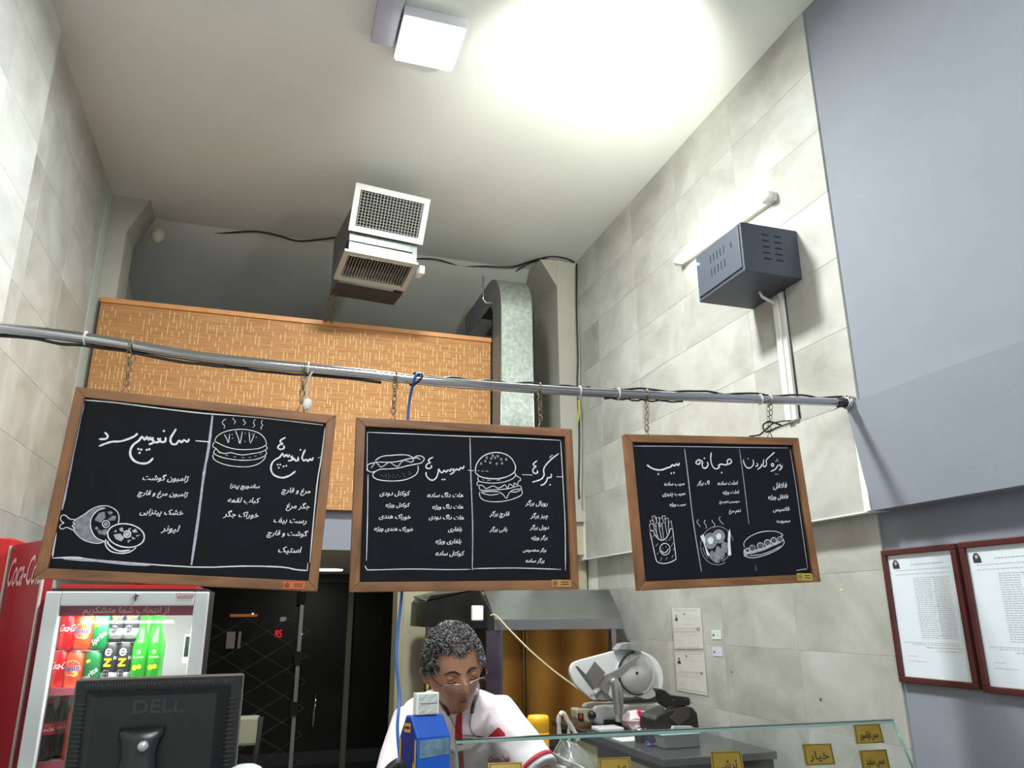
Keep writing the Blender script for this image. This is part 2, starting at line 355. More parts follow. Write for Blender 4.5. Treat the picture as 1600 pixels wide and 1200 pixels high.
# folding lattice gate and the night street behind the glass
g = MB(); gx0, gx1, gz0, gz1, gy = -1.1, at(462, 1000, 1, 8.3).x, 0, 1.62, 8.25
cell = .2; hgt = .12
nx = int((gx1 - gx0) / cell) + 1; nz = int(gz1 / hgt)
for i in range(nx):
    for k in range(nz):
        if (i + k) % 2 == 0: a, c = (gx0 + i * cell, gy, k * hgt), (gx0 + (i + 1) * cell, gy, (k + 1) * hgt)
        else: a, c = (gx0 + i * cell, gy, (k + 1) * hgt), (gx0 + (i + 1) * cell, gy, k * hgt)
        g.tube([a, c], .0045, 4, False)
tag(g.build('lattice_gate', mat('gate_grey', (176, 178, 172), .6, 0)), 'dark expanding lattice gate behind the entrance glass', 'gate')
struct(box(-6, 8, 11.04, 11.1, -.1, 5).build('wall_street', mat('night_facade', (20, 20, 22), .9)))
def glow(name, px0, px1, py0, py1, y, c, s, label, cat):
    a = at(px0, py0, 1, y); d = at(px1, py1, 1, y)
    return tag(box(min(a.x, d.x), max(a.x, d.x), y, y + .04, min(a.z, d.z), max(a.z, d.z)).build(name, mat('glow_' + name, c, .5, emit=c, es=s)), label, cat)
a = at(372, 962, 1, 11); d = at(402, 965, 1, 11)
tag(box(a.x - .1, d.x, 11, 11.041, a.z - .015, a.z + .02).build('awning_light', mat('awn', (240, 150, 90), .5, emit=(250, 150, 90), es=.6)), 'thin orange strip light across the street', 'light')
glow('street_lamp', 394, 396, 958, 960, 11.0, (255, 240, 200), 8, 'tiny bright street lamp above the orange strip', 'lamp')
glow('street_lamp', 469, 472, 990, 993, 11.0, (255, 210, 110), 8, 'small yellow street lamp right of the red digits', 'lamp')
glow('shop_light', 438, 447, 964, 971, 11.0, (220, 215, 205), .5, 'pale blurred shop light across the street', 'light')
nb = thing('notice_paper', at(365, 1013, 1, 7.96), 'white paper notices taped to the dark entrance glass', 'notice')
a = at(355, 987, 1, 7.96); d = at(375, 1013, 1, 7.96)
box(a.x, a.x + (d.x - a.x) * .6, 7.955, 7.96, d.z, a.z).build('sheet', mat('grey_paper', (150, 140, 140), .8), nb)
box(a.x + (d.x - a.x) * .8, d.x, 7.955, 7.96, d.z, a.z).build('sheet', MATS['grey_paper'], nb)
a = at(429, 996, 1, 11.035); d = at(441, 984, 1, 11.035); dg = text('85', a, (1, 0, 0), (0, 0, 1), d.x - a.x, d.z - a.z, arabic=False)
tag(dg.build('traffic_countdown', mat('red_digits', (255, 20, 30), .5, emit=(255, 20, 40), es=3)), 'red glowing countdown digits seen through the entrance glass', 'sign')
dl = thing('downlight', (at(512, 888, 2, 1.978)), 'round white recessed downlight in the low ceiling beyond the boards', 'lamp')
q = dl.location; q.z = 1.98
MB().lathe([(.16, -.012), (.16, 0)], q, 24).build('trim_ring', WHITEP, dl)
MB().lathe([(.13, -.02), (.13, -.012)], q, 24).build('diffuser', mat('led_warm', (255, 252, 240), .5, emit=(255, 250, 240), es=6), dl)

# chair half hidden behind the monitor
ch = thing('padded_chair', (.0, 4.6, 0), 'olive padded chair with black frame, half hidden behind the monitor', 'chair')
a = at(372, 1120, 1, 4.6); d = at(403, 1165, 1, 4.6)
bx = box(a.x - .22, d.x, 4.6, 4.66, d.z, a.z).build('backrest', mat('olive_vinyl', (136, 136, 112), .6, noise_amt=.1), ch, bevel=.015)
MB().tube([(d.x + .005, 4.6, d.z + .14), (d.x - .01, 4.62, d.z - .1), (d.x - .05, 4.6, .45), (d.x - .03, 4.62, 0)], .014).build('leg', BLACKM, ch)
MB().tube([(a.x - .2, 4.6, d.z + .1), (a.x - .2, 4.62, .45), (a.x - .2, 4.62, 0)], .014).build('leg', BLACKM, ch)
box(a.x - .25, d.x, 4.2, 4.62, .43, .5).build('seat', MATS['olive_vinyl'], ch, bevel=.02)
for sx in (a.x - .22, d.x - .03): MB().tube([(sx, 4.23, .45), (sx, 4.22, 0)], .014).build('leg', BLACKM, ch)

# ------------------------------------------------------------------ mezzanine parapet clad in bamboo matting
pz0, pz1, px0, px1 = 2.22, 3.46, -1.075, 1.40
mp = thing('bamboo_parapet', (.2, YP, 2.22), 'bamboo-matting parapet of the mezzanine behind the hanging boards', 'parapet')
def bamboo_mat():
    m = bpy.data.materials.new('bamboo_matting'); m.use_nodes = True; nt = m.node_tree; L = nt.links; b = nt.nodes['Principled BSDF']
    tc = nt.nodes.new('ShaderNodeTexCoord'); mpn = nt.nodes.new('ShaderNodeMapping'); mpn.inputs['Scale'].default_value = (2.6, 1, 75); L.new(tc.outputs['Object'], mpn.inputs[0])
    n = nt.nodes.new('ShaderNodeTexNoise'); n.inputs['Scale'].default_value = 1.5; n.inputs['Detail'].default_value = 5; L.new(mpn.outputs[0], n.inputs['Vector'])
    r = nt.nodes.new('ShaderNodeValToRGB'); e = r.color_ramp.elements; e[0].position = .35; e[0].color = srgb((156, 107, 60)); e[1].position = .66; e[1].color = srgb((184, 134, 82))
    L.new(n.outputs['Fac'], r.inputs[0]); L.new(r.outputs[0], b.inputs['Base Color']); b.inputs['Roughness'].default_value = .7
    bp = nt.nodes.new('ShaderNodeBump'); bp.inputs['Strength'].default_value = .5; bp.inputs['Distance'].default_value = .01; L.new(n.outputs['Fac'], bp.inputs['Height']); L.new(bp.outputs[0], b.inputs['Normal'])
    return m
box(px0, px1, YP, YP + .05, pz0, pz1 - .03).build('matting', bamboo_mat(), mp)
box(px0 - .005, px1 + .005, YP - .012, YP + .06, pz1 - .032, pz1).build('top_rail', mat('honey_wood', (196, 136, 80), .5, noise_amt=.08), mp, bevel=.003)
box(px0 - .012, px0, YP - .006, YP + .05, pz0, pz1 - .03).build('edge_strip', mat('dark_edge', (52, 44, 40), .6), mp)
st = MB(); rs = random.Random(3); x = px0 + .02
while x < px1 - .01:
    z = pz0 + rs.uniform(0, .06)
    while z < pz1 - .08:
        h = rs.choice((.022, .03, .04, .075)); 
        if rs.random() < .8: st.box(x, x + .0036, YP - .003, YP + .001, z, z + h)
        z += h + rs.choice((.022, .035, .055))
    x += rs.choice((.018, .022, .028))
so = st.build('pale_stitches', mat('pale_straw', (214, 190, 132), .7), mp); so['kind'] = 'stuff'
# small boxes and shelf standing on the mezzanine between duct and pier
sh = thing('storage_shelf', (1.8, 5.6, 2.2), 'dark metal storage shelf between the duct and the pier', 'shelf')
for z in [at(850, p_, 1, 5.45).z - .009 for p_ in (501, 582, 613)]: box(1.66, 2.05, 5.5, 5.9, z, z + .008).build('shelf_board', BRUSH, sh)
for xx in (1.665, 2.03): box(xx, xx + .02, 5.5, 5.52, 2.2, 3.8).build('post', BLACKM, sh)
def cbox(px0_, px1_, py0_, py1_, m, label):
    a = at(px0_, py0_, 1, 5.45); d = at(px1_, py1_, 1, 5.45)
    o = box(a.x, d.x, 5.52, 5.8, d.z, a.z).build('carton', m, None, bevel=.004); return tag(o, label, 'box')
cbox(826, 862, 554, 581, CARD, 'brown carton between the duct and the pier, low down')
cbox(842, 862, 478, 500, mat('orange_carton', (196, 120, 74), .8), 'small orange-brown carton on the highest shelf')
cbox(832, 841, 484, 500, mat('green_cloth', (70, 104, 72), .9), 'green packet on the highest shelf beside the duct')
o = cbox(826, 862, 586, 612, mat('white_carton', (170, 172, 176), .7), 'white printed carton below the brown carton')
a = at(842, 604, 1, 5.515); t = text('884', a, (1, 0, 0), (0, 0, 1), .07, arabic=False); t.build('print', BLACKM, o)

# ------------------------------------------------------------------ galvanised ducts
dv = thing('vertical_duct', (1.52, 4.62, 1.7), 'galvanised steel vertical duct beside the bamboo parapet', 'duct')
prof = []; y0, y1, zt = 4.60, 4.80, 3.62
R0, R1 = .30, .10
outer = [(y0, 1.745), (y0, zt)] + [(y0 + R0 - R0 * math.cos(t), zt + R0 * math.sin(t)) for t in [i * PI / 20 for i in range(1, 11)]] + [(5.6, zt + R0)]
inner = [(5.6, zt + R0 - .2), (y0 + R0, zt + R0 - .2)] + [(y1 + R1 - R1 * math.cos(t), zt + R1 * math.sin(t)) for t in [i * PI / 20 for i in range(9, -1, -1)]] + [(y1, 1.745)]
b = MB()
L_ = [(1.407, y, z) for y, z in outer]; Rr = [(1.632, y, z) for y, z in outer]
def strip(mb, A, B, sm=True): mb.add([*A, *B], [(i, i + 1, len(A) + i + 1, len(A) + i) for i in range(len(A) - 1)], sm)
# crumpled front sheet
grid = []
for i, (y, z) in enumerate([(y0, 1.745 + (zt - 1.745) * k / 40) for k in range(41)] + outer[2:]):
    row = []
    for j in range(9):
        x = 1.407 + .225 * j / 8; dd = 0
        if z < 3.1 and 0 < j < 8: dd = .012 * noise.noise(Vector((x * 14, z * 5, 0))) * min(1, (3.1 - z) * 2)
        row.append((x, y + dd, z))
    grid.append(row)
MB().sheet(grid).build('front_sheet', GALV, dv)
npf = len(outer); poly = outer + inner
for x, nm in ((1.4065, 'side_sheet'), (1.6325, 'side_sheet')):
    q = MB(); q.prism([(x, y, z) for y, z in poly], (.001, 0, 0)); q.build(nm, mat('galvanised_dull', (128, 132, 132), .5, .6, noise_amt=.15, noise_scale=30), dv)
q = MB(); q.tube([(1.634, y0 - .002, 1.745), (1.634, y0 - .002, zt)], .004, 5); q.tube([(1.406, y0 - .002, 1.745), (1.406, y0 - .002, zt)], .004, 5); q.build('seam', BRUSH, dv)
q = MB(); q.tube([at(755, 432, 1, 4.6), at(755, 468, 1, 4.6), at(759, 473, 1, 4.6), at(772, 474, 1, 4.6)], .006, 6); q.build('bracket', STEEL, dv)

vd = thing('ceiling_duct', (.5, 4.3, 3.6), 'galvanised ceiling duct with two white air grilles', 'duct')
def grille(TL, th, ph, wd, ht, name, fmat, bars_v, bars_h, ft):
    w_ = Vector((math.cos(th), math.sin(th), 0)); d_ = Vector((-math.sin(th), math.cos(th), 0))
    v_ = -math.cos(ph) * Vector((0, 0, 1)) + math.sin(ph) * d_; n_ = w_.cross(v_).normalized()
    if n_.y > 0: n_ = -n_
    TL = Vector(TL)
    def bar(u0, u1, v0, v1, d0, d1, mb):
        c = [TL + w_ * u + v_ * v for u, v in ((u0, v0), (u1, v0), (u1, v1), (u0, v1))]
        mb.hexa([p + n_ * d0 for p in c], [p + n_ * d1 for p in c])
    fr = MB(); m = ft
    bar(0, wd, 0, m, -.006, .012, fr); bar(0, wd, ht - m, ht, -.006, .012, fr); bar(0, m, m, ht - m, -.006, .012, fr); bar(wd - m, wd, m, ht - m, -.006, .012, fr)
    go = fr.build(name, fmat, vd)
    iw, ih = wd - 2 * m, ht - 2 * m
    for i in range(bars_v):
        u = m + iw * (i + .5) / bars_v; q = MB(); bar(u - .0022, u + .0022, m, ht - m, -.028, .004, q); q.build('slat', mat('grille_vanes', (138, 138, 132), .45, .3), go)
    if bars_h:
        for i in range(bars_h):
            v = m + ih * (i + .5) / bars_h; q = MB(); bar(m, wd - m, v - .0022, v + .0022, -.03, -.006, q); q.build('slat', MATS['grille_vanes'], go)
    q = MB(); bar(m - .004, wd - m + .004, m - .004, ht - m + .004, -.1, -.09, q); q.build('dark_throat', mat('duct_inside', (46, 42, 38), .9), go)
    return w_, d_, v_, n_
GW = mat('grille_white', (208, 209, 204), .45)
th1 = math.radians(7.5)
grille((.332, 4.0, 4.028), th1, math.radians(28), .46, .28, 'upper_grille', GW, 20, 12, .034)
grille((.301, 4.1, 3.639), th1, math.radians(76), .45, .28, 'lower_grille', mat('grille_cream', (180, 178, 164), .5), 22, 0, .03)
w_ = Vector((math.cos(th1), math.sin(th1), 0)); d_ = Vector((-math.sin(th1), math.cos(th1), 0)); O = Vector((.345, 4.03, 0))
def dpt(u, v, z): p = O + w_ * u + d_ * v; return (p.x, p.y, z)
sec = [(.05, 3.95), (.13, 3.785), (.13, 3.64), (.4, 3.57), (.6, 3.57), (.6, 3.95)]
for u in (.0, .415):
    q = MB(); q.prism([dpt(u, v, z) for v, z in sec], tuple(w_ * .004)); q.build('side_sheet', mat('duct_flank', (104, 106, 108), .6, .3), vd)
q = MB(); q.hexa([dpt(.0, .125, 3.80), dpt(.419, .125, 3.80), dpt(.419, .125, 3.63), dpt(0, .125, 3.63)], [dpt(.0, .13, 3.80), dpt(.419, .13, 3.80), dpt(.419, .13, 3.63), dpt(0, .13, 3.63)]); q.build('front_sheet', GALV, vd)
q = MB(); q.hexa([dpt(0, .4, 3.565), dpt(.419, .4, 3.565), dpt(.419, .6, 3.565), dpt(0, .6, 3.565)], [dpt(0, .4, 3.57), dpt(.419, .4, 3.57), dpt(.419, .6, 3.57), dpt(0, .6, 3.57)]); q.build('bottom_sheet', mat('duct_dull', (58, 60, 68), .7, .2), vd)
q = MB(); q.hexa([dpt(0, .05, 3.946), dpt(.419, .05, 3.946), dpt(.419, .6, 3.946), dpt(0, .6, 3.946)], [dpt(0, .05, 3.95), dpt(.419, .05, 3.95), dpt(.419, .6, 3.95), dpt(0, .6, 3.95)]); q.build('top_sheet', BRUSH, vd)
q = MB(); q.hexa([dpt(.44, .12, 3.60), dpt(.47, .12, 3.60), dpt(.47, .2, 3.60), dpt(.44, .2, 3.60)], [dpt(.44, .12, 3.65), dpt(.47, .12, 3.65), dpt(.47, .2, 3.65), dpt(.44, .2, 3.65)]); q.build('clip', WHITEP, vd)
# chain links helper
def chain(p0, p1, name='chain', link=.030, r=.0022, m=None, sway=0):
    p0, p1 = Vector(p0), Vector(p1); n = max(2, int((p1 - p0).length / (link * .74))); b = MB(); t = (p1 - p0).normalized()
    a = t.cross(Vector((0, 1, .001))).normalized(); c = t.cross(a)
    for i in range(n):
        ce = p0.lerp(p1, (i + .5) / n) + a * sway * math.sin(PI * (i + .5) / n); e = (a if i % 2 else c) * .35 + (a * .5); e.normalize()
        if i % 2 == 0: e = (c * .8 + a * .35).normalized()
        h = link / 2; wd = link * .24
        pts = [ce + t * (h - wd) * sg + (e * wd * math.cos(q_) + t * wd * math.sin(q_) * 1) for sg, rng in ((1, (0, .5, 1)), (-1, (1, 1.5, 2))) for q_ in [PI * s_ for s_ in rng]]
        b.tube(pts, r, 5, closed=True)
    return b
for i, (a_, c_, nm) in enumerate((((523, 432), (508, 502), 'left'), ((527, 440), (518, 504), 'right'))):
    b = chain(at(*a_, 1, 4.5), at(*c_, 1, 4.8), link=.04, r=.003)
    tag(b.build('hanging_chain', mat('old_chain', (128, 120, 104), .5, .8)), 'thin old chain from the duct to the parapet, %s one of the pair' % nm, 'chain', 'chains under the ceiling duct')

# ------------------------------------------------------------------ ceiling lamp, tube lamp, wall box
cl = thing('square_ceiling_lamp', (.53, 2.86, ZC), 'square glowing white lamp panel fixed to the ceiling', 'lamp')
box(.386, .674, 2.715, 3.005, 4.115, ZC).build('housing', mat('lamp_housing', (214, 216, 224), .5), cl, bevel=.004)
box(.396, .664, 2.725, 2.995, 4.103, 4.1149).build('diffuser', mat('lamp_diffuser', (255, 255, 255), .5, emit=(250, 255, 253), es=14), cl)
box(.27, .378, 2.58, 2.95, 4.13, ZC).build('driver_box', mat('lilac_grey_metal', (168, 168, 180), .5), cl, bevel=.003)

tl = thing('tube_lamp', (XR, 2.97, 1.8 + 1.6), 'glowing tube lamp mounted high on the tiled right wall', 'lamp')
A = Vector((2.05, 3.36, 3.462)); B = Vector((2.05, 2.53, 3.408)); dd = (B - A).normalized()
def obox(A, B, x0, x1, h0, h1):
    u = Vector((0, -dd.z, dd.y)) * -1
    if u.z < 0: u = -u
    m = MB(); c = lambda P_, x, h: (x, P_.y + u.y * h, P_.z + u.z * h)
    return m.hexa([c(A, x0, h0), c(A, x1, h0), c(A, x1, h1), c(A, x0, h1)], [c(B, x0, h0), c(B, x1, h0), c(B, x1, h1), c(B, x0, h1)])
obox(A, B, 2.062, 2.09, -.022, .022).build('base', mat('warm_white_base', (206, 204, 190), .5), tl, bevel=.003)
MB().tube([A + dd * .04, A + dd * .08, B - dd * .05], .024, 14).build('tube', mat('tube_glow', (255, 255, 250), .5, emit=(253, 255, 248), es=E_TUBE), tl)
for q0, q1 in ((A, A + dd * .04), (B - dd * .05, B)): MB().tube([q0, q1], .024, 12).build('end_cap', WHITEP, tl)

wb = thing('wall_cabinet', (XR, 2.61, 2.957), 'dark blue-grey metal equipment box with vent slots on the right wall', 'cabinet')
BG = mat('blue_grey_metal', (64, 70, 82), .5, .2)
bx0, bx1, by0, by1, bz0, bz1 = 1.80, 2.089, 2.435, 2.79, 2.957, 3.185
box(bx0 + .004, bx1, by0, by1, bz0, bz1).build('body', BG, wb, bevel=.003)
box(bx0 - .002, bx0 + .006, by0 + .012, by1 - .012, bz0 + .018, bz1 - .012).build('door', mat('blue_grey_door', (74, 80, 92), .5, .2), wb, bevel=.002)
SLOT = mat('slot_black', (18, 20, 26), .9)
for k in range(2):
    for i in range(5):
        y = 2.56 + i * .026; z = 3.03 + k * .065 + .0; box(bx0 - .0032, bx0 - .002, y - .002, y + .002, z, z + .038).build('slot', SLOT, wb)
for k in range(2):
    for i in range(5):
        x = 1.905 + k * .062; z = 3.025 + i * .028; box(x, x + .036, by0 - .0006, by0, z, z + .006).build('slot', SLOT, wb)
MB().ball((bx0 - .004, 2.76, 3.135), .006).build('indicator', mat('led_cyan', (140, 240, 250), .4, emit=(150, 245, 255), es=3), wb)
box(bx0 - .006, bx0 - .002, 2.50, 2.508, 3.10, 3.116).build('lock', STEEL, wb)
wbp = MB().tube([(1.99, 2.60, 2.957), (2.0, 2.595, 2.93), (2.06, 2.59, 2.90)], .007, 6); wbp.build('cable_gland', WHITEP, wb)
tr = thing('cable_trunking', (XR, 2.59, 2.37), 'white vertical cable trunking below the wall box', 'trunking')
box(2.07, 2.0895, 2.590, 2.625, 2.37, 2.93).build('channel', WHITEP, tr, bevel=.002)
box(2.074, 2.0895, 2.560, 2.586, 2.37, 2.95).build('channel', mat('trunk_white', (212, 214, 208), .4), tr, bevel=.002)
b = MB(); b.tube([(2.084, 2.553, 2.99), (2.086, 2.552, 2.7), (2.086, 2.55, 2.37)], .0025, 5)
b.build('wire', BLACK, tr)

# ------------------------------------------------------------------ rod with cables
YB = 2.24
RP = [(-1.095, 2.345)] + [(at(x, y, 1, YB).x, at(x, y, 1, YB).z) for x, y in ((0, 513), (150, 531), (330, 560), (560, 583), (700, 598), (940, 614), (1150, 623))] + [(2.072, 2.357)]
RPts = smooth_poly([(x, YB, z) for x, z in RP], 6)
rod = thing('hanging_rod', (.5, YB, 2.3), 'polished steel rod spanning between the walls above the boards', 'rod')
MB().tube(RPts, .0155, 16).build('pipe', STEEL, rod)
MB().tube([(2.05, YB, 2.357), (2.078, YB, 2.357)], .026, 14).build('end_flange', STEEL, rod)
def rodz(x):
    for a, c in zip(RPts, RPts[1:]):
        if a.x <= x <= c.x: return a.z + (c.z - a.z) * (x - a.x) / max(1e-6, c.x - a.x)
    return 2.34
b = MB()
for px in (122, 905, 965, 1185, 1200, 1318, 480):
    x = at(px, 600, 1, YB).x; b.tube([(x + .001 * math.cos(t), YB + .019 * math.cos(t), rodz(x) + .019 * math.sin(t)) for t in [2 * PI * i / 12 for i in range(12)]], .0022, 5, closed=True)
b.build('cable_ties', WHITEP, rod)['kind'] = 'stuff'
x = at(1308, 628, 1, YB).x; q = MB().tube([(x, YB, rodz(x)), (x + .035, YB, rodz(x))], .0185, 12); q.add([(x, YB - .02, rodz(x)), (x + .03, YB - .02, rodz(x) - .005), (x - .05, YB - .022, rodz(x) - .045), (x - .01, YB - .022, rodz(x) - .02)], [(0, 1, 2, 3)])
q.build('black_tape', BLACK, rod)
def rodcable(x0, x1, dz, y, amp, r, seed):
    rr = random.Random(seed); n = 26; return smooth_poly([(x0 + (x1 - x0) * i / n, y + rr.uniform(-.003, .003), rodz(x0 + (x1 - x0) * i / n) + dz + amp * math.sin(i * 1.1 + seed) + rr.uniform(-.002, .002)) for i in range(n + 1)], 3)
tag(MB().tube(rodcable(-1.05, .3, -.019, YB + .006, .002, .004, 1), .0045, 6).build('power_cable', BLACK), 'black cable tied under the left half of the steel rod', 'cable')
tag(MB().tube(rodcable(.45, 1.0, .018, YB + .005, .003, .004, 3), .0035, 6).build('power_cable', BLACK), 'black cable lying on top of the middle of the steel rod', 'cable')
tag(MB().tube(rodcable(1.08, 2.04, .021, YB + .004, .004, .004, 4), .0038, 6).build('power_cable', BLACK), 'black cable lying on the right part of the steel rod', 'cable')
tag(MB().tube(rodcable(1.05, 1.35, -.018, YB + .004, .002, .004, 6), .003, 6).build('power_cable', BLACK), 'short black cable under the rod left of the third board', 'cable')
BLUEC = mat('blue_cable', (34, 92, 168), .5)
xb = at(648, 598, 1, YB).x
pts = smooth_poly([(xb + .015, YB, rodz(xb) + .018), (xb - .002, YB - .02, rodz(xb) + .005), at(640, 625, 1, YB + .03), at(637, 660, 1, YB + .035), at(632, 760, 1, YB + .04), at(628, 920, 1, YB + .04), at(622, 980, 1, YB + .03), at(619, 1030, 1, YB), at(624, 1090, 1, YB - .03), at(621, 1140, 1, YB - .1), at(627, 1215, 1, YB - .15), at(628, 1300, 1, YB - .15)], 6)
tag(MB().tube(pts, .0045, 8).build('network_cable', BLUEC), 'blue cable dropping from the rod past the middle board', 'cable')
tag(MB().tube(smooth_poly([(xb + .02, YB - .019, rodz(xb) + .008), (xb, YB - .0, rodz(xb) + .021), (xb - .015, YB + .018, rodz(xb)), (xb - .005, YB - .003, rodz(xb) - .02)], 4, True), .004, 6, closed=True).build('cable_wrap', BLACK), 'black wrap holding the blue cable on the rod', 'cable')
# bulb holder cable left of board gap
pts = smooth_poly([(at(492, 583, 1, YB).x, YB - .005, rodz(at(492, 583, 1, YB).x)), at(484, 588, 1, YB - .01), at(480, 605, 1, YB - .01), at(479, 622, 1, YB - .01)], 5)
pg = thing('hanging_plug', at(480, 640, 1, YB - .01), 'white plug hanging from the rod beside the first board', 'plug')
MB().tube(pts, .0035, 6).build('cord', mat('grey_cord', (190, 190, 184), .5), pg)
q = at(480, 632, 1, YB - .012)
MB().lathe([(.004, .018), (.010, .014), (.013, 0), (.010, -.014), (.005, -.018)], q, 12).build('plug_body', WHITEP, pg)

# ------------------------------------------------------------------ chalkboards
def stroke(mb, pts, wd, yy, sm=True, closed=False, rr=random.Random(5)):
    """flat chalk ribbon on the board plane; pts in (x,z) board coordinates"""
    P = smooth_poly([(x, 0, z) for x, z in pts], 3, closed) if (sm and len(pts) > 2) else [Vector((x, 0, z)) for x, z in pts]
    if closed: P.append(P[0])
    n = len(P); L = []; R = []
    for i, p in enumerate(P):
        t = P[min(i + 1, n - 1)] - P[max(i - 1, 0)]; t = t.normalized() if t.length > 1e-9 else Vector((1, 0, 0))
        a = Vector((-t.z, 0, t.x)); k = .5 * wd * (1 + rr.uniform(-.16, .16)) * (.55 if (i in (0, n - 1) and not closed) else 1)
        L.append((p.x + a.x * k, yy, p.z + a.z * k)); R.append((p.x - a.x * k, yy, p.z - a.z * k))
    mb.add(L + R, [(i, i + 1, n + i + 1, n + i) for i in range(n - 1)])
def disc(mb, c, r, yy, n=8, rz=None):
    mb.add([(c[0] + r * math.cos(2 * PI * k / n), yy, c[1] + (rz or r) * math.sin(2 * PI * k / n)) for k in range(n)], [tuple(range(n))])
BW, BH, BT, FWD = .695, .505, .024, .027
def make_board(cx, cz, rot, label):
    t = thing('menu_chalkboard', (cx, YB, cz), label, 'menu board', 'hanging menu chalkboards')
    Rm = Matrix.Translation((cx, YB, cz)) @ Matrix.Rotation(-rot, 4, 'Y')
    def X(mb): return mb.xf(Rm)
    f = FWD; w2, h2 = BW / 2, BH / 2
    def rail(pts):
        q = MB(); q.prism([(x, -.012, z) for x, z in pts], (0, BT, 0)); return q
    hor = lambda v: ((v - Vector((cx, 0, cz))).x, (v - Vector((cx, 0, cz))).z); ver = lambda v: ((v - Vector((cx, 0, cz))).z, (v - Vector((cx, 0, cz))).x)
    X(rail([(-w2, h2), (w2, h2), (w2 - f, h2 - f), (-w2 + f, h2 - f)])).build('frame_rail', WOOD, t, bevel=.0018, uv=hor)
    X(rail([(-w2, -h2), (w2, -h2), (w2 - f, -h2 + f), (-w2 + f, -h2 + f)][::-1])).build('frame_rail', WOOD, t, bevel=.0018, uv=hor)
    X(rail([(-w2, -h2), (-w2 + f, -h2 + f), (-w2 + f, h2 - f), (-w2, h2)])).build('frame_rail', WOOD, t, bevel=.0018, uv=ver)
    X(rail([(w2, -h2), (w2, h2), (w2 - f, h2 - f), (w2 - f, -h2 + f)])).build('frame_rail', WOOD, t, bevel=.0018, uv=ver)
    X(box(-w2 + f - .004, w2 - f + .004, -.003, .006, -h2 + f - .004, h2 - f + .004)).build('slate', SLATE, t)
    return t, Rm
YS = YB - .0036   # chalk sits just in front of the slate
def px2b(px, py): p = at(px, py, 1, YS); return (p.x, p.z)
class Chalk:
    def __init__(s, t): s.t = t
    def crop(s, ox, oy, k): s.o = (ox, oy, k); return s
    def m(s, p): return px2b(s.o[0] + p[0] / s.o[2], s.o[1] + p[1] / s.o[2])
    def lines(s, name, ls, wd=.0028, sm=True, closed=False, m=None, dots=(), dr=.003):
        b = MB()
        if name == 'chalk_title': wd *= 1.3
        for l in ls: stroke(b, [s.m(p) for p in l], wd, YS - .0003 * random.random(), sm, closed)
        for p in dots: disc(b, s.m(p), dr, YS - .0003)
        o = b.build(name, m or CHALK, s.t); return o
    def each(s, name, ls, wd):
        for l in ls: s.lines(name, [l], wd)
    def fill(s, name, polys, m, lift=0):
        b = MB()
        for i, l in enumerate(polys):
            pts = [s.m(p) for p in l]; b.add([(x, YS + .0003 - lift - .00004 * i, z) for x, z in pts], [tuple(range(len(pts)))])
        return b.build(name, m, s.t)
    def word(s, body, xl, xr, yb, tilt=0, hh=None):
        a = Vector((px2b(xl, yb)[0], YS - .0002, px2b(xl, yb)[1])); c = Vector((px2b(xr, yb + tilt)[0], YS - .0002, px2b(xr, yb + tilt)[1]))
        t = text(body, a, c - a, (0, 0, 1), (c - a).length, shear=.22, bold=.0006, nrm=Vector((0, -1, 0)))
        return t.build('menu_line', CHALK, s.t)
def arc(cx, cy, rx, ry, a0=0, a1=360, n=18, rot=0):
    o = []
    for i in range(n + 1):
        t = math.radians(a0 + (a1 - a0) * i / n); x, y = rx * math.cos(t), ry * math.sin(t); r = math.radians(rot)
        o.append((cx + x * math.cos(r) - y * math.sin(r), cy + x * math.sin(r) + y * math.cos(r)))
    return o
def cen(pts): ps = [at(*p, 1, YB - .012) for p in pts]; return sum(p.x for p in ps) / 4, sum(p.z for p in ps) / 4

# --- board 1
cx, cz = cen([(118, 604), (527, 650), (492, 922), (55, 905)])
t1, R1m = make_board(cx, cz, math.radians(-2.4), 'leftmost brown-framed chalkboard, with drawn loaf and ham')
c = Chalk(t1)
c.crop(0, 0, 1)
c.lines('chalk_border', [[(133, 625), (180, 629), (250, 638), (320, 646), (400, 652), (505, 664)], [(508, 668), (502, 717), (495, 760), (484, 879)], [(481, 880), (480, 892)], [(88, 832), (85, 850), (82, 870)], [(82, 872), (120, 871), (150, 875), (300, 886), (380, 884.5), (440, 886), (462, 890), (480, 891.5)]], .0034)
c.lines('chalk_border', [[(131, 628), (122, 668), (110, 730), (97, 797)], [(99, 873), (150, 876), (200, 881), (235, 883)]], .0062, m=mat('soft_chalk', (172, 174, 188), .95, noise_amt=.25, noise_scale=120))
c.lines('chalk_divider', [[(332, 649), (326, 700), (319, 738), (310, 808), (299, 883)]], .0065, m=MATS['soft_chalk'])
c.crop(60, 600, 5.714)
c.lines('chalk_title', [
 [(1345, 488), (1330, 518), (1300, 500), (1280, 522), (1255, 505), (1232, 535), (1200, 538), (1180, 515), (1182, 480), (1205, 440), (1230, 400)],
 [(1135, 475), (1132, 512), (1095, 516), (1062, 482)], [(1088, 480), (1078, 515), (1035, 522)], [(1030, 478), (1008, 492), (1030, 508), (1015, 530), (985, 538)],
 [(1000, 470), (985, 500), (968, 470), (950, 500), (925, 470), (898, 505), (850, 540), (822, 590), (825, 645), (865, 692), (930, 710), (985, 700), (1025, 660)],
 [(885, 440), (860, 465), (800, 492), (730, 512), (660, 515), (600, 532), (540, 556)], [(592, 430), (620, 465), (600, 490), (540, 492)]], .0041, dots=[(1120, 420), (893, 580), (918, 586), (903, 615), (968, 588), (990, 583)], dr=.0031)
c.lines('chalk_dash', [[(1405, 505), (1535, 515)]], .003)
c.crop(300, 620, 6.935)
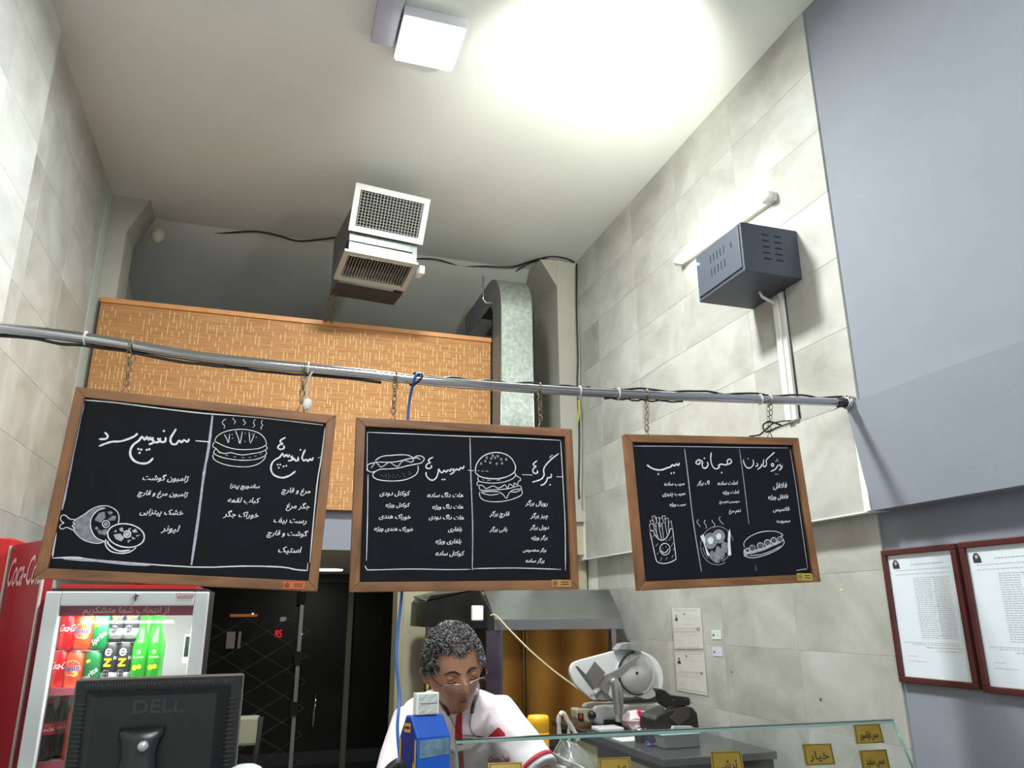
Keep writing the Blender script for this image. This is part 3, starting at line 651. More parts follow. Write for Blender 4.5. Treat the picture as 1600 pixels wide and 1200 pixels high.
c.lines('chalk_dash', [[(35, 478), (190, 492)], [(1365, 660), (1405, 655)]], .003)
c.lines('chalk_loaf', [[(245, 480), (270, 430), (340, 385), (430, 360), (530, 352), (620, 360), (720, 390), (780, 440), (805, 500), (790, 530), (720, 560), (600, 572), (480, 568), (380, 545), (300, 510), (245, 480)],
 [(350, 408), (375, 450), (395, 497), (408, 400)], [(470, 368), (500, 440), (520, 507), (545, 375)], [(620, 380), (632, 502), (678, 395)],
 [(245, 490), (225, 520), (230, 545), (260, 560), (300, 600), (360, 615), (420, 605), (480, 620), (550, 630), (640, 618), (720, 605), (770, 590), (815, 560), (800, 530)],
 [(260, 560), (235, 600), (260, 630), (340, 660), (450, 680), (560, 688), (680, 680), (760, 655), (805, 620), (798, 580)],
 [(230, 620), (228, 660), (270, 700), (360, 735), (480, 755), (600, 758), (700, 735), (770, 690), (800, 640)]], .0021)
c.lines('chalk_loaf_detail', [[(280, 600), (310, 612)], [(360, 632), (390, 636)], [(450, 650), (480, 652)], [(540, 660), (570, 660)], [(615, 658), (640, 655)], [(675, 645), (700, 640)], [(735, 625), (755, 618)]], .0018, dots=[(435, 410), (440, 450), (575, 395), (575, 485), (650, 405), (695, 440)], dr=.0013)
c.each('chalk_steam', [[(370, 240), (335, 262), (330, 290), (355, 312), (345, 345)], [(450, 225), (445, 245), (470, 265), (455, 295)], [(565, 240), (555, 255), (580, 280), (555, 305)], [(690, 240), (665, 275), (680, 310), (655, 335)], [(765, 250), (750, 280), (765, 310), (745, 335), (757, 355)]], .0016)
c.lines('chalk_title', [[(1312, 655), (1300, 688), (1275, 675), (1258, 698), (1235, 680), (1212, 692), (1193, 665), (1205, 620), (1228, 570)],
 [(1150, 650), (1148, 688), (1120, 690), (1098, 658)], [(1095, 640), (1072, 655), (1095, 670), (1070, 690), (1040, 692)],
 [(1060, 625), (1040, 652), (1022, 625), (1000, 650), (980, 615), (950, 655), (890, 690), (858, 745), (862, 810), (900, 855), (980, 877), (1060, 852), (1122, 805)],
 [(1015, 440), (962, 470), (960, 495), (985, 510), (950, 520), (930, 550), (960, 570), (998, 555), (992, 528)]], .0036, dots=[(1175, 575), (928, 735), (957, 735), (940, 768), (993, 755), (1022, 748)], dr=.0026)
c.crop(60, 740, 5.714)
c.fill('chalk_shading', [[(330, 415), (400, 372), (470, 325), (540, 298), (600, 295), (530, 330), (480, 385), (465, 450), (480, 520), (520, 575), (590, 605), (540, 618), (470, 612), (400, 585), (350, 545), (312, 500), (325, 450)],
 [(500, 415), (540, 350), (590, 340), (600, 390), (560, 440)], [(610, 340), (650, 335), (665, 350), (640, 370)], [(620, 410), (660, 375), (695, 380), (685, 415), (640, 420)], [(500, 490), (520, 470), (540, 490), (520, 505)], [(525, 510), (550, 500), (580, 545), (540, 540)], [(560, 510), (610, 490), (615, 530), (590, 555)]], CHALKG)
c.fill('chalk_shading', [[(670, 545), (730, 535), (770, 570), (740, 605), (690, 585)], [(720, 490), (750, 478), (765, 520), (730, 515)], [(800, 490), (830, 485), (810, 515)], [(835, 510), (870, 490), (885, 525), (845, 525)], [(870, 550), (915, 545), (880, 565)], [(830, 560), (870, 580), (840, 590)], [(795, 595), (830, 590), (800, 620)], [(670, 520), (695, 500), (700, 525)]], mat('pale_smudge', (168, 172, 180), .95, noise_amt=.2, noise_scale=90))
c.lines('chalk_ham', [[(330, 410), (280, 405), (245, 375), (215, 370), (198, 395), (205, 425), (228, 440), (200, 455), (190, 480), (215, 495), (250, 480), (290, 495), (312, 505)],
 [(330, 412), (310, 440), (325, 450), (300, 470), (320, 480), (310, 505)], [(330, 410), (400, 370), (470, 320), (540, 292), (610, 288), (670, 310), (710, 350), (720, 400), (712, 450)],
 [(310, 500), (350, 550), (400, 590), (470, 615), (540, 622), (600, 602)], [(600, 308), (530, 330), (480, 385), (465, 450), (480, 520), (520, 575), (590, 605)], arc(603, 450, 31, 31), arc(603, 450, 12, 12, n=8)], .0021)
c.lines('chalk_slice', [arc(782, 553, 165, 104, n=26, rot=8), [(602, 585), (600, 640), (650, 695), (740, 712), (820, 698), (872, 660)], arc(795, 540, 29, 29), arc(795, 540, 11, 11, n=8)], .0032)
c.lines('chalk_slice_edge', [[(618, 600), (625, 630), (680, 675), (740, 692), (820, 682)]], .004)
c.crop(0, 0, 1)
for s_, xl, xr, yb, ti in (('ژامبون گوشت', 222, 293, 750, 2), ('ژامبون مرغ و قارچ', 215, 292, 773, 3), ('خشک پیتزایی', 218, 285, 803, 2), ('لیونر', 252, 278, 830, 1), ('ساندویچ پیتزا', 359, 405, 762, 1), ('کباب لقمه', 355, 404, 785, 1), ('خوراک جگر', 349, 403, 807, 2), ('مرغ و قارچ', 440, 484, 769, 2), ('جگر مرغ', 447, 483, 794, 1), ('رست بیف', 427, 478, 816, 2), ('گوشت و قارچ', 417, 479, 836, 2), ('استیک', 434, 469, 863, 1)):
    c.word(s_, xl, xr, yb, ti)
def plate(t, px0, px1, py0, py1, m, tilt=0):
    a = at(px0, py1, 1, YB - .013); d = at(px1, py0, 1, YB - .013)
    o = box(a.x, d.x, YB - .0142, YB - .012, a.z, d.z).build('maker_label', m, t)
    q = MB(); h = d.z - a.z; wd = d.x - a.x
    q.tube([(a.x + h * .5 + h * .3 * math.cos(k), YB - .0146, a.z + h * .5 + h * .3 * math.sin(k)) for k in [2 * PI * i / 10 for i in range(10)]], .0009, 4, closed=True)
    q.tube([(a.x + h * .5 + h * .12 * math.cos(k), YB - .0146, a.z + h * .5 + h * .12 * math.sin(k)) for k in [2 * PI * i / 8 for i in range(8)]], .0009, 4, closed=True)
    for k in (.62, .3): q.box(a.x + wd * .48, a.x + wd * .9, YB - .0146, YB - .0142, a.z + h * k, a.z + h * (k + .13))
    q.build('emblem', mat('label_print', (58, 46, 24), .6), o); return o
plate(t1, 442, 477, 909, 920, mat('copper_label', (206, 104, 60), .35, .3))
# --- board 2
cx, cz = cen([(560, 655), (892, 672), (904, 918), (548, 922)])
t2, R2m = make_board(cx, cz, math.radians(.9), 'middle brown-framed chalkboard, with drawn hot dog and hamburger')
c = Chalk(t2).crop(0, 0, 1)
c.lines('chalk_border', [[(574, 676), (573.3, 736)], [(575, 741), (574.4, 800), (572.6, 876)], [(570.4, 884), (573, 889), (580, 890.5), (640, 889), (700, 890), (735, 889.5)], [(739, 888.5), (805, 887.5), (877, 889.7)], [(876, 689), (880, 760), (883, 822), (883.5, 891)], [(574, 675.5), (640, 678), (720, 681.5), (800, 684), (875, 688)]], .0024)
c.lines('chalk_divider', [[(734.3, 683.6), (736, 750), (738.5, 822), (738, 891)]], .0036, m=MATS['soft_chalk'])
c.crop(550, 660, 8.39)
c.lines('chalk_title', [[(1468, 568), (1452, 608), (1425, 592), (1402, 628), (1375, 612), (1345, 638)], [(1345, 608), (1318, 622), (1338, 645), (1312, 670), (1282, 682)],
 [(1302, 600), (1285, 640), (1258, 622), (1235, 652), (1207, 630), (1185, 660), (1155, 645), (1138, 610), (1128, 660), (1110, 715), (1075, 752), (1035, 755), (1000, 732), (972, 692), (972, 650)],
 [(1065, 455), (1015, 480), (1003, 508), (1028, 528), (985, 545), (970, 585), (1000, 607), (1042, 590), (1036, 562)]], .0030, dots=[(1185, 750), (1215, 748)], dr=.0026)
c.lines('chalk_hot_dog', [[(305, 505), (350, 465), (420, 440), (520, 432), (620, 425), (720, 428), (780, 450), (805, 470)],
 [(345, 518), (280, 530), (215, 550), (198, 590), (215, 635), (265, 652), (310, 640), (370, 615), (470, 610), (600, 600), (720, 570), (830, 548), (905, 532), (942, 495), (940, 462), (900, 440), (850, 440), (815, 462), (720, 482), (600, 512), (480, 522), (345, 520)],
 [(310, 640), (273, 680), (285, 720), (340, 750), (440, 765), (560, 768), (680, 755), (780, 720), (845, 675), (868, 620), (862, 565)], [(820, 470), (860, 465), (900, 490)]], .0026)
c.lines('chalk_mustard', [[(250, 600), (280, 560), (310, 520), (340, 548), (370, 580), (410, 575), (470, 530), (510, 530), (560, 565), (605, 575), (640, 530), (680, 497), (730, 510), (780, 522), (805, 495), (800, 468)]], .0034, m=MATS['soft_chalk'])
c.lines('chalk_seeds', [], dots=[(390, 695), (420, 705), (445, 685), (448, 712), (482, 690), (478, 735), (500, 708), (540, 692), (535, 722), (572, 722), (598, 690), (630, 712), (672, 672), (680, 705), (700, 720), (745, 682), (752, 650), (770, 688), (772, 665)], dr=.0008)
c.lines('chalk_dash', [[(1520, 628), (1594, 632)]], .003)
c.crop(720, 680, 8.39)
c.lines('chalk_hamburger', [[(190, 490), (200, 400), (245, 320), (320, 260), (440, 226), (560, 240), (650, 290), (705, 370), (717, 440), (690, 495), (600, 545), (480, 570), (350, 565), (250, 540), (190, 490)]], .0030, closed=False)
c.lines('chalk_hamburger_filling', [[(225, 540), (235, 600), (330, 622), (450, 628), (580, 610), (680, 570), (715, 530), (710, 490)],
 [(235, 600), (212, 630), (225, 660), (270, 655), (300, 672), (330, 700), (380, 680), (430, 665), (480, 692), (530, 680), (580, 650), (612, 697), (640, 640), (690, 670), (700, 625), (740, 650), (755, 605), (785, 590), (770, 555), (730, 535), (715, 500)],
 [(240, 670), (260, 720), (380, 718), (520, 712), (650, 695), (770, 660), (795, 700)], [(260, 745), (400, 738), (500, 745), (560, 785), (597, 828), (640, 750), (700, 715), (795, 700)], [(270, 755), (380, 785), (500, 770)], [(650, 740), (720, 745), (795, 712)],
 [(245, 740), (250, 800), (290, 845), (380, 870), (500, 872), (620, 855), (740, 815), (803, 770), (797, 700)], [(215, 465), (245, 467)], [(270, 470), (300, 472)], [(320, 470), (360, 471)], [(345, 590), (390, 590)], [(470, 590), (520, 585)], [(285, 585), (305, 588)]], .0022)
c.lines('chalk_seeds', [arc(x, y, 11, 14, n=6) for x, y in ((322, 340), (265, 372), (340, 295), (400, 305), (450, 295), (420, 268), (485, 275), (528, 317), (595, 318), (385, 360), (470, 374), (541, 368))], .0012, sm=False)
c.lines('chalk_title', [[(1000, 335), (950, 375), (962, 400), (988, 408), (950, 440), (945, 480), (975, 502), (1007, 490), (1000, 460)], [(1283, 240), (1180, 320), (1105, 405), (1085, 460), (1092, 520), (1060, 572), (1000, 598), (938, 615)], [(1160, 297), (1203, 260)], [(1185, 505), (1182, 552), (1138, 560), (1125, 600), (1090, 642), (1045, 657)]], .0030, dots=[(1170, 650)], dr=.0026)
c.lines('chalk_dash', [[(805, 517), (940, 522)], [(1255, 545), (1345, 545)], [(95, 460), (165, 465)]], .0032)
c.crop(0, 0, 1)
for s_, xl, xr, yb, ti in (('هات داگ ساده', 667, 723, 777, 0), ('هات داگ ویژه', 675, 723, 795, 0), ('هات داگ دودی', 670, 724, 811, 1), ('بلغاری', 700, 721, 830, 0), ('بلغاری ویژه', 680, 720, 849, 0), ('کوکتل ساده', 680, 724, 868, 0),
 ('کوکتل دودی', 593, 639, 774, 0), ('کوکتل ویژه', 602, 639, 792, 0), ('خوراک هندی', 592, 641, 810, 1), ('خوراک هندی ویژه', 584, 645, 829, 1), ('رویال برگر', 821, 855, 789, 1), ('چیز برگر', 829, 856, 809, 0), ('دوبل برگر', 828, 857, 827, 0), ('برگر ویژه', 830, 855, 843, 0), ('برگر مخصوص', 817, 853, 862, 0), ('برگر ساده', 821, 850, 879, 0), ('قارچ برگر', 765, 795, 806, 0), ('بانی برگر', 765, 792, 830, 0)):
    c.word(s_, xl, xr, yb, ti)
plate(t2, 862, 892, 906, 917, mat('wooden_label', (176, 132, 78), .5))
# --- board 3
cx, cz = cen([(976, 684), (1250, 684), (1279, 905), (1000, 921)])
t3, R3m = make_board(cx, cz, math.radians(2.6), 'rightmost brown-framed chalkboard, with drawn fries, eggs and sandwich')
c = Chalk(t3).crop(0, 0, 1)
c.lines('chalk_border', [[(989.7, 697), (1060, 697.5), (1150, 699), (1231, 700)], [(1234.4, 702.5), (1243, 755), (1251, 812), (1262, 888)], [(1244, 891.5), (1252, 890), (1261, 889)]], .0026, m=MATS['soft_chalk'])
c.lines('chalk_divider', [[(1069.6, 701.4), (1075, 745), (1083, 814), (1096, 893)]], .0036, m=MATS['soft_chalk'])
c.lines('chalk_divider', [[(1155, 701), (1162, 750), (1170, 819)], [(1180.5, 883), (1181.5, 892)]], .0024, m=MATS['soft_chalk'])
c.crop(970, 680, 8.889)
c.lines('chalk_title', [[(812, 382), (800, 418), (770, 400), (750, 425), (718, 412), (690, 440), (640, 455), (580, 478), (510, 482), (430, 458), (362, 412)]], .0040, dots=[(520, 540), (700, 530), (738, 522)], dr=.0029)
c.lines('chalk_title', [[(1258, 240), (1248, 310), (1258, 390), (1288, 450), (1330, 468), (1372, 440), (1352, 420), (1400, 402), (1440, 412), (1480, 402), (1478, 360), (1508, 330), (1538, 358), (1520, 392), (1480, 406)], [(1200, 370), (1212, 410), (1190, 450), (1150, 456), (1130, 420), (1132, 365), (1080, 340), (1043, 380), (1070, 405), (1102, 385), (1090, 358)]], .0034, dots=[(1400, 520), (1160, 320)], dr=.0030)
c.crop(1100, 680, 8.889)
c.lines('chalk_title', [[(1065, 400), (1048, 420), (1078, 435), (1088, 410), (1080, 450), (1040, 492)], [(1030, 410), (1015, 440), (980, 480), (925, 502)], [(950, 388), (932, 415), (955, 432), (968, 410), (950, 388)], [(980, 235), (920, 290), (865, 345), (868, 395), (860, 425), (835, 437), (820, 420), (830, 335)], [(800, 400), (790, 440), (740, 476)], [(735, 385), (748, 425), (710, 430)], [(680, 340), (687, 400), (650, 450), (600, 452), (560, 402), (545, 338)]], .0030, dots=[(1013, 335), (1000, 360), (1026, 358), (992, 540), (1018, 543), (610, 325)], dr=.0020)
c.crop(990, 780, 10)
c.lines('chalk_fries', [[(255, 510), (300, 720), (350, 940), (380, 985), (460, 1005), (560, 990), (650, 945), (660, 910), (635, 690), (610, 465)], [(610, 465), (575, 465), (545, 550), (500, 615), (440, 642), (380, 615), (330, 550), (308, 497), (255, 490)]], .0026)
c.lines('chalk_fries', [[(260, 490), (245, 395), (302, 383), (325, 480)], [(272, 388), (258, 335), (300, 323), (335, 440)], [(300, 323), (290, 268), (330, 256), (365, 362)], [(365, 590), (345, 375), (385, 363), (432, 620)], [(360, 372), (355, 290), (400, 280), (420, 440)], [(410, 430), (405, 305), (450, 293), (470, 368)], [(448, 293), (440, 268), (490, 256), (500, 318)], [(470, 630), (440, 377), (490, 368), (530, 585)], [(500, 372), (490, 302), (540, 293), (547, 400)], [(550, 520), (545, 372), (585, 335), (605, 460)], [(330, 460), (390, 605)], [(400, 440), (442, 636)]], .0021, sm=False)
c.lines('chalk_smiley', [arc(490, 780, 80, 90), [(430, 795), (455, 835), (510, 825), (545, 770)], [(440, 815), (470, 825)]], .0024, dots=[(450, 765), (505, 745)], dr=.0012)
c.lines('chalk_hatching', [[(340, 740), (385, 690)], [(375, 870), (380, 825)], [(415, 970), (440, 905)], [(505, 950), (525, 905)], [(595, 920), (620, 870)], [(550, 650), (600, 575)], [(590, 740), (615, 680)], [(300, 590), (320, 560)], [(505, 660), (520, 640)], [(622, 800), (632, 760)]], .0018)
c.fill('chalk_shading', [arc(1330, 580, 90, 100, n=16)[:-1], arc(1200, 650, 98, 118, n=16)[:-1], [(1220, 800), (1345, 920), (1310, 995), (1190, 905)], [(1310, 730), (1420, 850), (1385, 940), (1275, 860)], [(1380, 655), (1490, 700), (1450, 840), (1365, 790)]], CHALKG)
c.fill('chalk_yolk', [arc(1332, 582, 42, 52, n=14)[:-1], arc(1202, 645, 48, 56, n=14)[:-1]], CHALK, .0003)
for l in ([(1040, 580), (1090, 545), (1125, 640), (1115, 720), (1190, 870), (1170, 892), (1145, 870), (1098, 700)], [(1500, 465), (1478, 520), (1470, 620), (1475, 800), (1470, 870), (1500, 882), (1525, 870), (1510, 700), (1512, 520)]):
    b = MB(); b.add([(x, YS - .0004, z) for x, z in [c.m(p) for p in l]], [tuple(range(len(l)))]); b.build('chalk_cutlery', CHALK, t3)
c.lines('chalk_plate', [arc(1305, 725, 258, 300, 60, 300, 26), arc(1305, 725, 258, 300, 300, 345, 8), arc(1305, 725, 220, 262, 130, 175, 8), arc(1305, 725, 220, 262, 30, 70, 8), arc(1330, 580, 92, 102), arc(1200, 650, 100, 120),
 [(1220, 800), (1345, 920), (1310, 995), (1190, 905), (1220, 800)], [(1310, 730), (1420, 850), (1385, 940), (1275, 860), (1310, 730)], [(1380, 655), (1490, 700)], [(1365, 790), (1450, 840)]], .0016, m=MATS['soft_chalk'])
c.each('chalk_steam', [[(1015, 315), (990, 350), (1010, 385), (1045, 435)], [(1125, 325), (1100, 360), (1135, 410), (1130, 460)], [(1225, 320), (1230, 350), (1270, 400), (1245, 450)], [(1360, 270), (1335, 305), (1360, 350), (1405, 395)]], .0016)
c.crop(1140, 790, 10)
c.fill('chalk_shading', [[(225, 690), (240, 790), (280, 760), (350, 755), (430, 730), (500, 710), (560, 690), (640, 650), (740, 610), (850, 550), (840, 515), (700, 580), (500, 665), (320, 705)]], MATS['pale_smudge'])
c.fill('chalk_falafel', [arc(x, y, r, r, n=12)[:-1] for x, y, r in ((280, 700, 35), (355, 665, 45), (480, 630, 50), (590, 580, 48), (690, 545, 46), (790, 525, 40))], mat('dark_smudge', (78, 82, 90), .95, noise_amt=.4, noise_scale=200), .0003)
c.lines('chalk_sandwich', [[(232, 655), (222, 590), (270, 520), (360, 460), (480, 415), (620, 398), (730, 405), (800, 435), (832, 465), (790, 482)], [(270, 770), (290, 810), (400, 812), (560, 772), (700, 712), (800, 650), (850, 590), (852, 548)], [(300, 785), (480, 765), (650, 710), (800, 630)], [(228, 680), (225, 720), (230, 785), (272, 800)]] + [arc(x, y, r, r, n=12) for x, y, r in ((280, 700, 35), (355, 665, 45), (480, 630, 50), (590, 580, 48), (690, 545, 46), (790, 525, 40))], .0021)
c.crop(0, 0, 1)
for s_, xl, xr, yb, ti in (('سیب ساده', 1037.5, 1069, 759, -1), ('سیب پنیری', 1035, 1070, 774.5, -1), ('سیب ویژه', 1046, 1071, 791, -1), ('اگ برگر', 1089, 1108, 758, -1), ('املت ساده', 1121, 1152, 758, -1), ('املت ویژه', 1129, 1154, 772, -1), ('سوسیس تخم مرغ', 1124, 1155, 786, -1), ('تخم مرغ', 1139, 1157, 801, -1), ('فلافل', 1208, 1229, 763, -1), ('فلافل ویژه', 1200, 1231, 780, -1), ('فلاسیس', 1208, 1233, 799, -1), ('سمبوسه', 1213, 1234, 817, -1)):
    c.word(s_, xl, xr, yb, ti)
plate(t3, 1246, 1268, 896, 907, mat('brass_label', (196, 176, 86), .35, .4))
# --- chains that hold the boards
CH = mat('chain_brass', (122, 112, 92), .5, .7)
def board_chain(pxt, pxb, pyb, which, side):
    xt = at(pxt, 600, 1, YB); x0 = xt.x
    for px_ in range(5):
        pass
    p1 = at(pxb, pyb, 1, YB); top = Vector((x0, YB, rodz(x0) + .018)); 
    b = MB()
    b2 = chain(top + Vector((-.006, -.018, -.02)), p1 + Vector((-.003, 0, .018)), link=.025, r=.0014, sway=.004); b3 = chain(top + Vector((.010, .018, -.02)), p1 + Vector((.003, 0, .018)), link=.025, r=.0014, sway=-.004)
    for q in (b2, b3): b.add(q.v, q.f, True)
    b.tube([(x0 + .002, YB + .021 * math.cos(t), rodz(x0) + .021 * math.sin(t)) for t in [2 * PI * i / 12 for i in range(12)]], .0019, 5, closed=True)
    b.tube([p1 + Vector((-.013, 0, -.012)), p1 + Vector((0, 0, .022)), p1 + Vector((.013, 0, -.012))], .0022, 5)
    tag(b.build('board_chain', CH), 'small-link chain holding the %s chalkboard, its %s end' % (which, side), 'chain', 'chains holding the chalkboards')
board_chain(197, 196, 612, 'first', 'left'); board_chain(473, 470, 640, 'first', 'right')
board_chain(617, 614, 656, 'middle', 'left'); board_chain(842, 845, 668, 'middle', 'right')
board_chain(1008, 1011, 682, 'third', 'left'); board_chain(1199, 1203, 682, 'third', 'right')
q = MB(); 
q.tube(smooth_poly([at(1238, 660, 1, YB + .1), at(1215, 668, 1, YB), at(1198, 675, 1, YB - .01), at(1192, 665, 1, YB), at(1202, 659, 1, YB), at(1220, 664, 1, YB + .01)], 5), .0035, 6)
q.tube(smooth_poly([at(1235, 657, 1, YB + .1), at(1212, 660, 1, YB + .01), at(1200, 668, 1, YB), at(1190, 677, 1, YB - .01), at(1184, 680, 1, YB), at(1170, 682, 1, YB + .02)], 5), .003, 6)
tag(q.build('wire_knot', BLACK), 'knotted black wires at the right chain of the third board', 'cable')

# ------------------------------------------------------------------ ceiling cables, corner cables, emergency lamp
def pc(pts, y, r, label, m=BLACK, name='ceiling_cable', k=4):
    P = [at(p[0], p[1], 1, p[2] if len(p) > 2 else y) for p in pts]
    return tag(MB().tube(smooth_poly(P, k), r, 6).build(name, m), label, 'cable')
def cc(pts, r, label):
    P = [at(p[0], p[1], 2, ZC - .012) for p in pts]; return tag(MB().tube(smooth_poly(P, 4), r, 6).build('ceiling_cable', BLACK), label, 'cable')
cc([(252, 358), (300, 360), (345, 364), (400, 362), (440, 370), (470, 377), (528, 371)], .006, 'black cable along the far ceiling edge left of the duct')
cc([(645, 404), (680, 405), (720, 415), (760, 416), (800, 417), (830, 408), (860, 401), (884, 404), (898, 410)], .006, 'black cable along the far ceiling edge right of the duct')
cc([(806, 424), (825, 412), (855, 403)], .004, 'short thin cable branching beside the vertical duct')
pc([(901, 412, 4.81), (901, 480, 4.8), (903, 560, 4.8), (902, 600, 4.8), (905, 660, 4.8), (905, 720, 4.8), (904, 760, 4.8), (905, 780, 4.8)], 4.8, .007, 'black cable running down the far right corner', name='corner_cable')
pc([(904, 625, 4.78), (905, 640, 4.77), (903, 660, 4.78)], 4.78, .006, 'short yellow wire piece in the far right corner', mat('yellow_wire', (190, 180, 40), .5), 'corner_wire')
q = at(247, 369, 1, 5.0)
tag(MB().lathe([(.02, .05), (.042, .036), (.046, .0), (.034, -.035), (.01, -.055)], q, 14).build('ceiling_socket', mat('cream_bulb', (170, 168, 148), .5)), 'cream lamp holder at the ceiling near the left corner', 'lamp holder')

# ------------------------------------------------------------------ papers on the tiled wall and framed notices
XW = 2.17
def wallsheet(corners, m, name='sheet', dx=.002, parent=None, th=.001):
    P = [at(*p, 0, XW) for p in corners]; b = MB(); b.hexa([(XW - dx, p.y, p.z) for p in P], [(XW - dx - th, p.y, p.z) for p in P]); return b, P
PAPER = mat('paper', (214, 212, 206), .7, noise_amt=.04, noise_scale=20); INK = mat('ink', (50, 50, 54), .8); INKG = mat('faint_ink', (176, 178, 180), .8)
def bil(P, u, v, dx): # u across (0 left) v down
    p = (P[0] * (1 - u) + P[1] * u) * (1 - v) + (P[3] * (1 - u) + P[2] * u) * v; return Vector((XW - dx, p.y, p.z))
def patch(b, P, u0, u1, v0, v1, dx): b.add([bil(P, u, v, dx) for u, v in ((u0, v0), (u1, v0), (u1, v1), (u0, v1))], [(0, 1, 2, 3)])
def notice(corners, label, lines_, photo=(.14, .3, .08, .22), loc=None, seal=None, m=PAPER, pocket=True):
    P = [at(*p, 0, XW) for p in corners]; ce = sum(P, Vector()) / 4
    t = thing('paper_notice', (XW, ce.y, ce.z), label, 'notice')
    b = MB(); b.hexa([bil(P, u, v, .001) for u, v in ((0, 0), (1, 0), (1, 1), (0, 1))], [bil(P, u, v, .0025) for u, v in ((0, 0), (1, 0), (1, 1), (0, 1))]); b.build('sheet', m, t)
    if pocket:
        b = MB(); rr = random.Random(2)
        b.sheet([[bil(P, -.06 + 1.12 * i / 8, -.03 + 1.06 * j / 8, .0045 + rr.uniform(-.0012, .002)) for i in range(9)] for j in range(9)]); b.build('plastic_pocket', glass_mat('pocket_plastic', (.95, .95, .95, 1), .02, .15) if 'pocket_plastic' not in MATS else MATS['pocket_plastic'], t)
    b = MB(); 
    for (u0, u1, v, h) in lines_:
        n = max(1, int((u1 - u0) / .07)); rr = random.Random(int(v * 1000))
        for i in range(n):
            a0 = u0 + (u1 - u0) * i / n; patch(b, P, a0, a0 + (u1 - u0) / n * rr.uniform(.6, .95), v, v + h, .0032)
    b.build('print_lines', INKG, t)
    b = MB()
    if photo:
        u0, u1, v0, v1 = photo; um = (u0 + u1) / 2
        b.add([bil(P, u, v, .0034) for u, v in ((u0, v1), (u0 + .01, v0 + (v1 - v0) * .62), (um - .02, v0 + (v1 - v0) * .5), (um + .02, v0 + (v1 - v0) * .5), (u1 - .01, v0 + (v1 - v0) * .62), (u1, v1))], [(0, 1, 2, 3, 4, 5)])
        r = (u1 - u0) * .28; b.add([bil(P, um + r * math.cos(k), v0 + (v1 - v0) * .28 + r * .8 * math.sin(k), .0034) for k in [2 * PI * i / 10 for i in range(10)]], [tuple(range(10))])
    if seal:
        for (u, v, r) in seal:
            q = [bil(P, u + r * math.cos(k), v + r * .75 * math.sin(k), .0036) for k in [2 * PI * i / 12 for i in range(12)]]; b.tube(q, .0012, 4, closed=True)
    b.build('portrait_print', INK, t)
    return t, P
t, P = notice([(1050, 950), (1095, 950), (1100, 1014), (1055, 1014)], 'white printed licence in a plastic pocket, upper of the two on the tiles', [(.1, .9, .045, .02), (.45, .9, .26, .008), (.3, .7, .4, .008), (.05, .85, .5, .012), (.05, .85, .56, .012), (.05, .85, .6, .01), (.4, .85, .66, .01), (.1, .4, .8, .006), (.1, .9, .96, .02)], (.1, .2, .15, .32), seal=[(.88, .52, .045), (.44, .15, .02)])
t, P = notice([(1055, 1019), (1101, 1019), (1106, 1087), (1059, 1079)], 'white printed licence in a plastic pocket, lower of the two on the tiles', [(.1, .9, .03, .018), (.35, .8, .2, .008), (.1, .8, .48, .01), (.1, .8, .52, .008), (.1, .8, .58, .01), (.1, .8, .62, .008), (.1, .3, .8, .006), (.1, .95, .93, .02)], (.08, .2, .12, .3), seal=[(.87, .5, .035), (.4, .1, .02)])
notice([(1112, 984), (1127, 984), (1128, 999), (1113, 999)], 'small pale green card on the tiles beside the licences', [(.5, .8, .3, .03), (.5, .8, .6, .03)], (.12, .3, .3, .65), m=mat('pale_green_card', (206, 214, 208), .6), pocket=False)
notice([(1113, 1011), (1128, 1011), (1130, 1026), (1115, 1025)], 'small lilac card on the tiles below the green card', [(.4, .7, .2, .03), (.4, .8, .6, .03)], (.12, .3, .3, .65), m=mat('lilac_card', (204, 202, 220), .6), pocket=False)
for (px_, py_, r_, m_) in ((1282, 1093, .009, mat('stain_rust', (110, 50, 36), .8)), (1143, 1050, .006, mat('stain_dark', (50, 46, 42), .8)), (1315, 922, .010, mat('stain_yellow', (200, 192, 120), .8)), (945, 600, .006, MATS['stain_dark'])):
    q = at(px_, py_, 0, XW - .0012) if py_ > 850 else at(px_, py_, 0, 2.0888); b = MB(); rr = random.Random(px_)
    b.add([(q.x, q.y + r_ * rr.uniform(.6, 1) * math.cos(k), q.z + r_ * rr.uniform(.5, .9) * math.sin(k)) for k in [2 * PI * i / 9 for i in range(9)]], [tuple(range(9))]); b.build('stain', m_, wr)
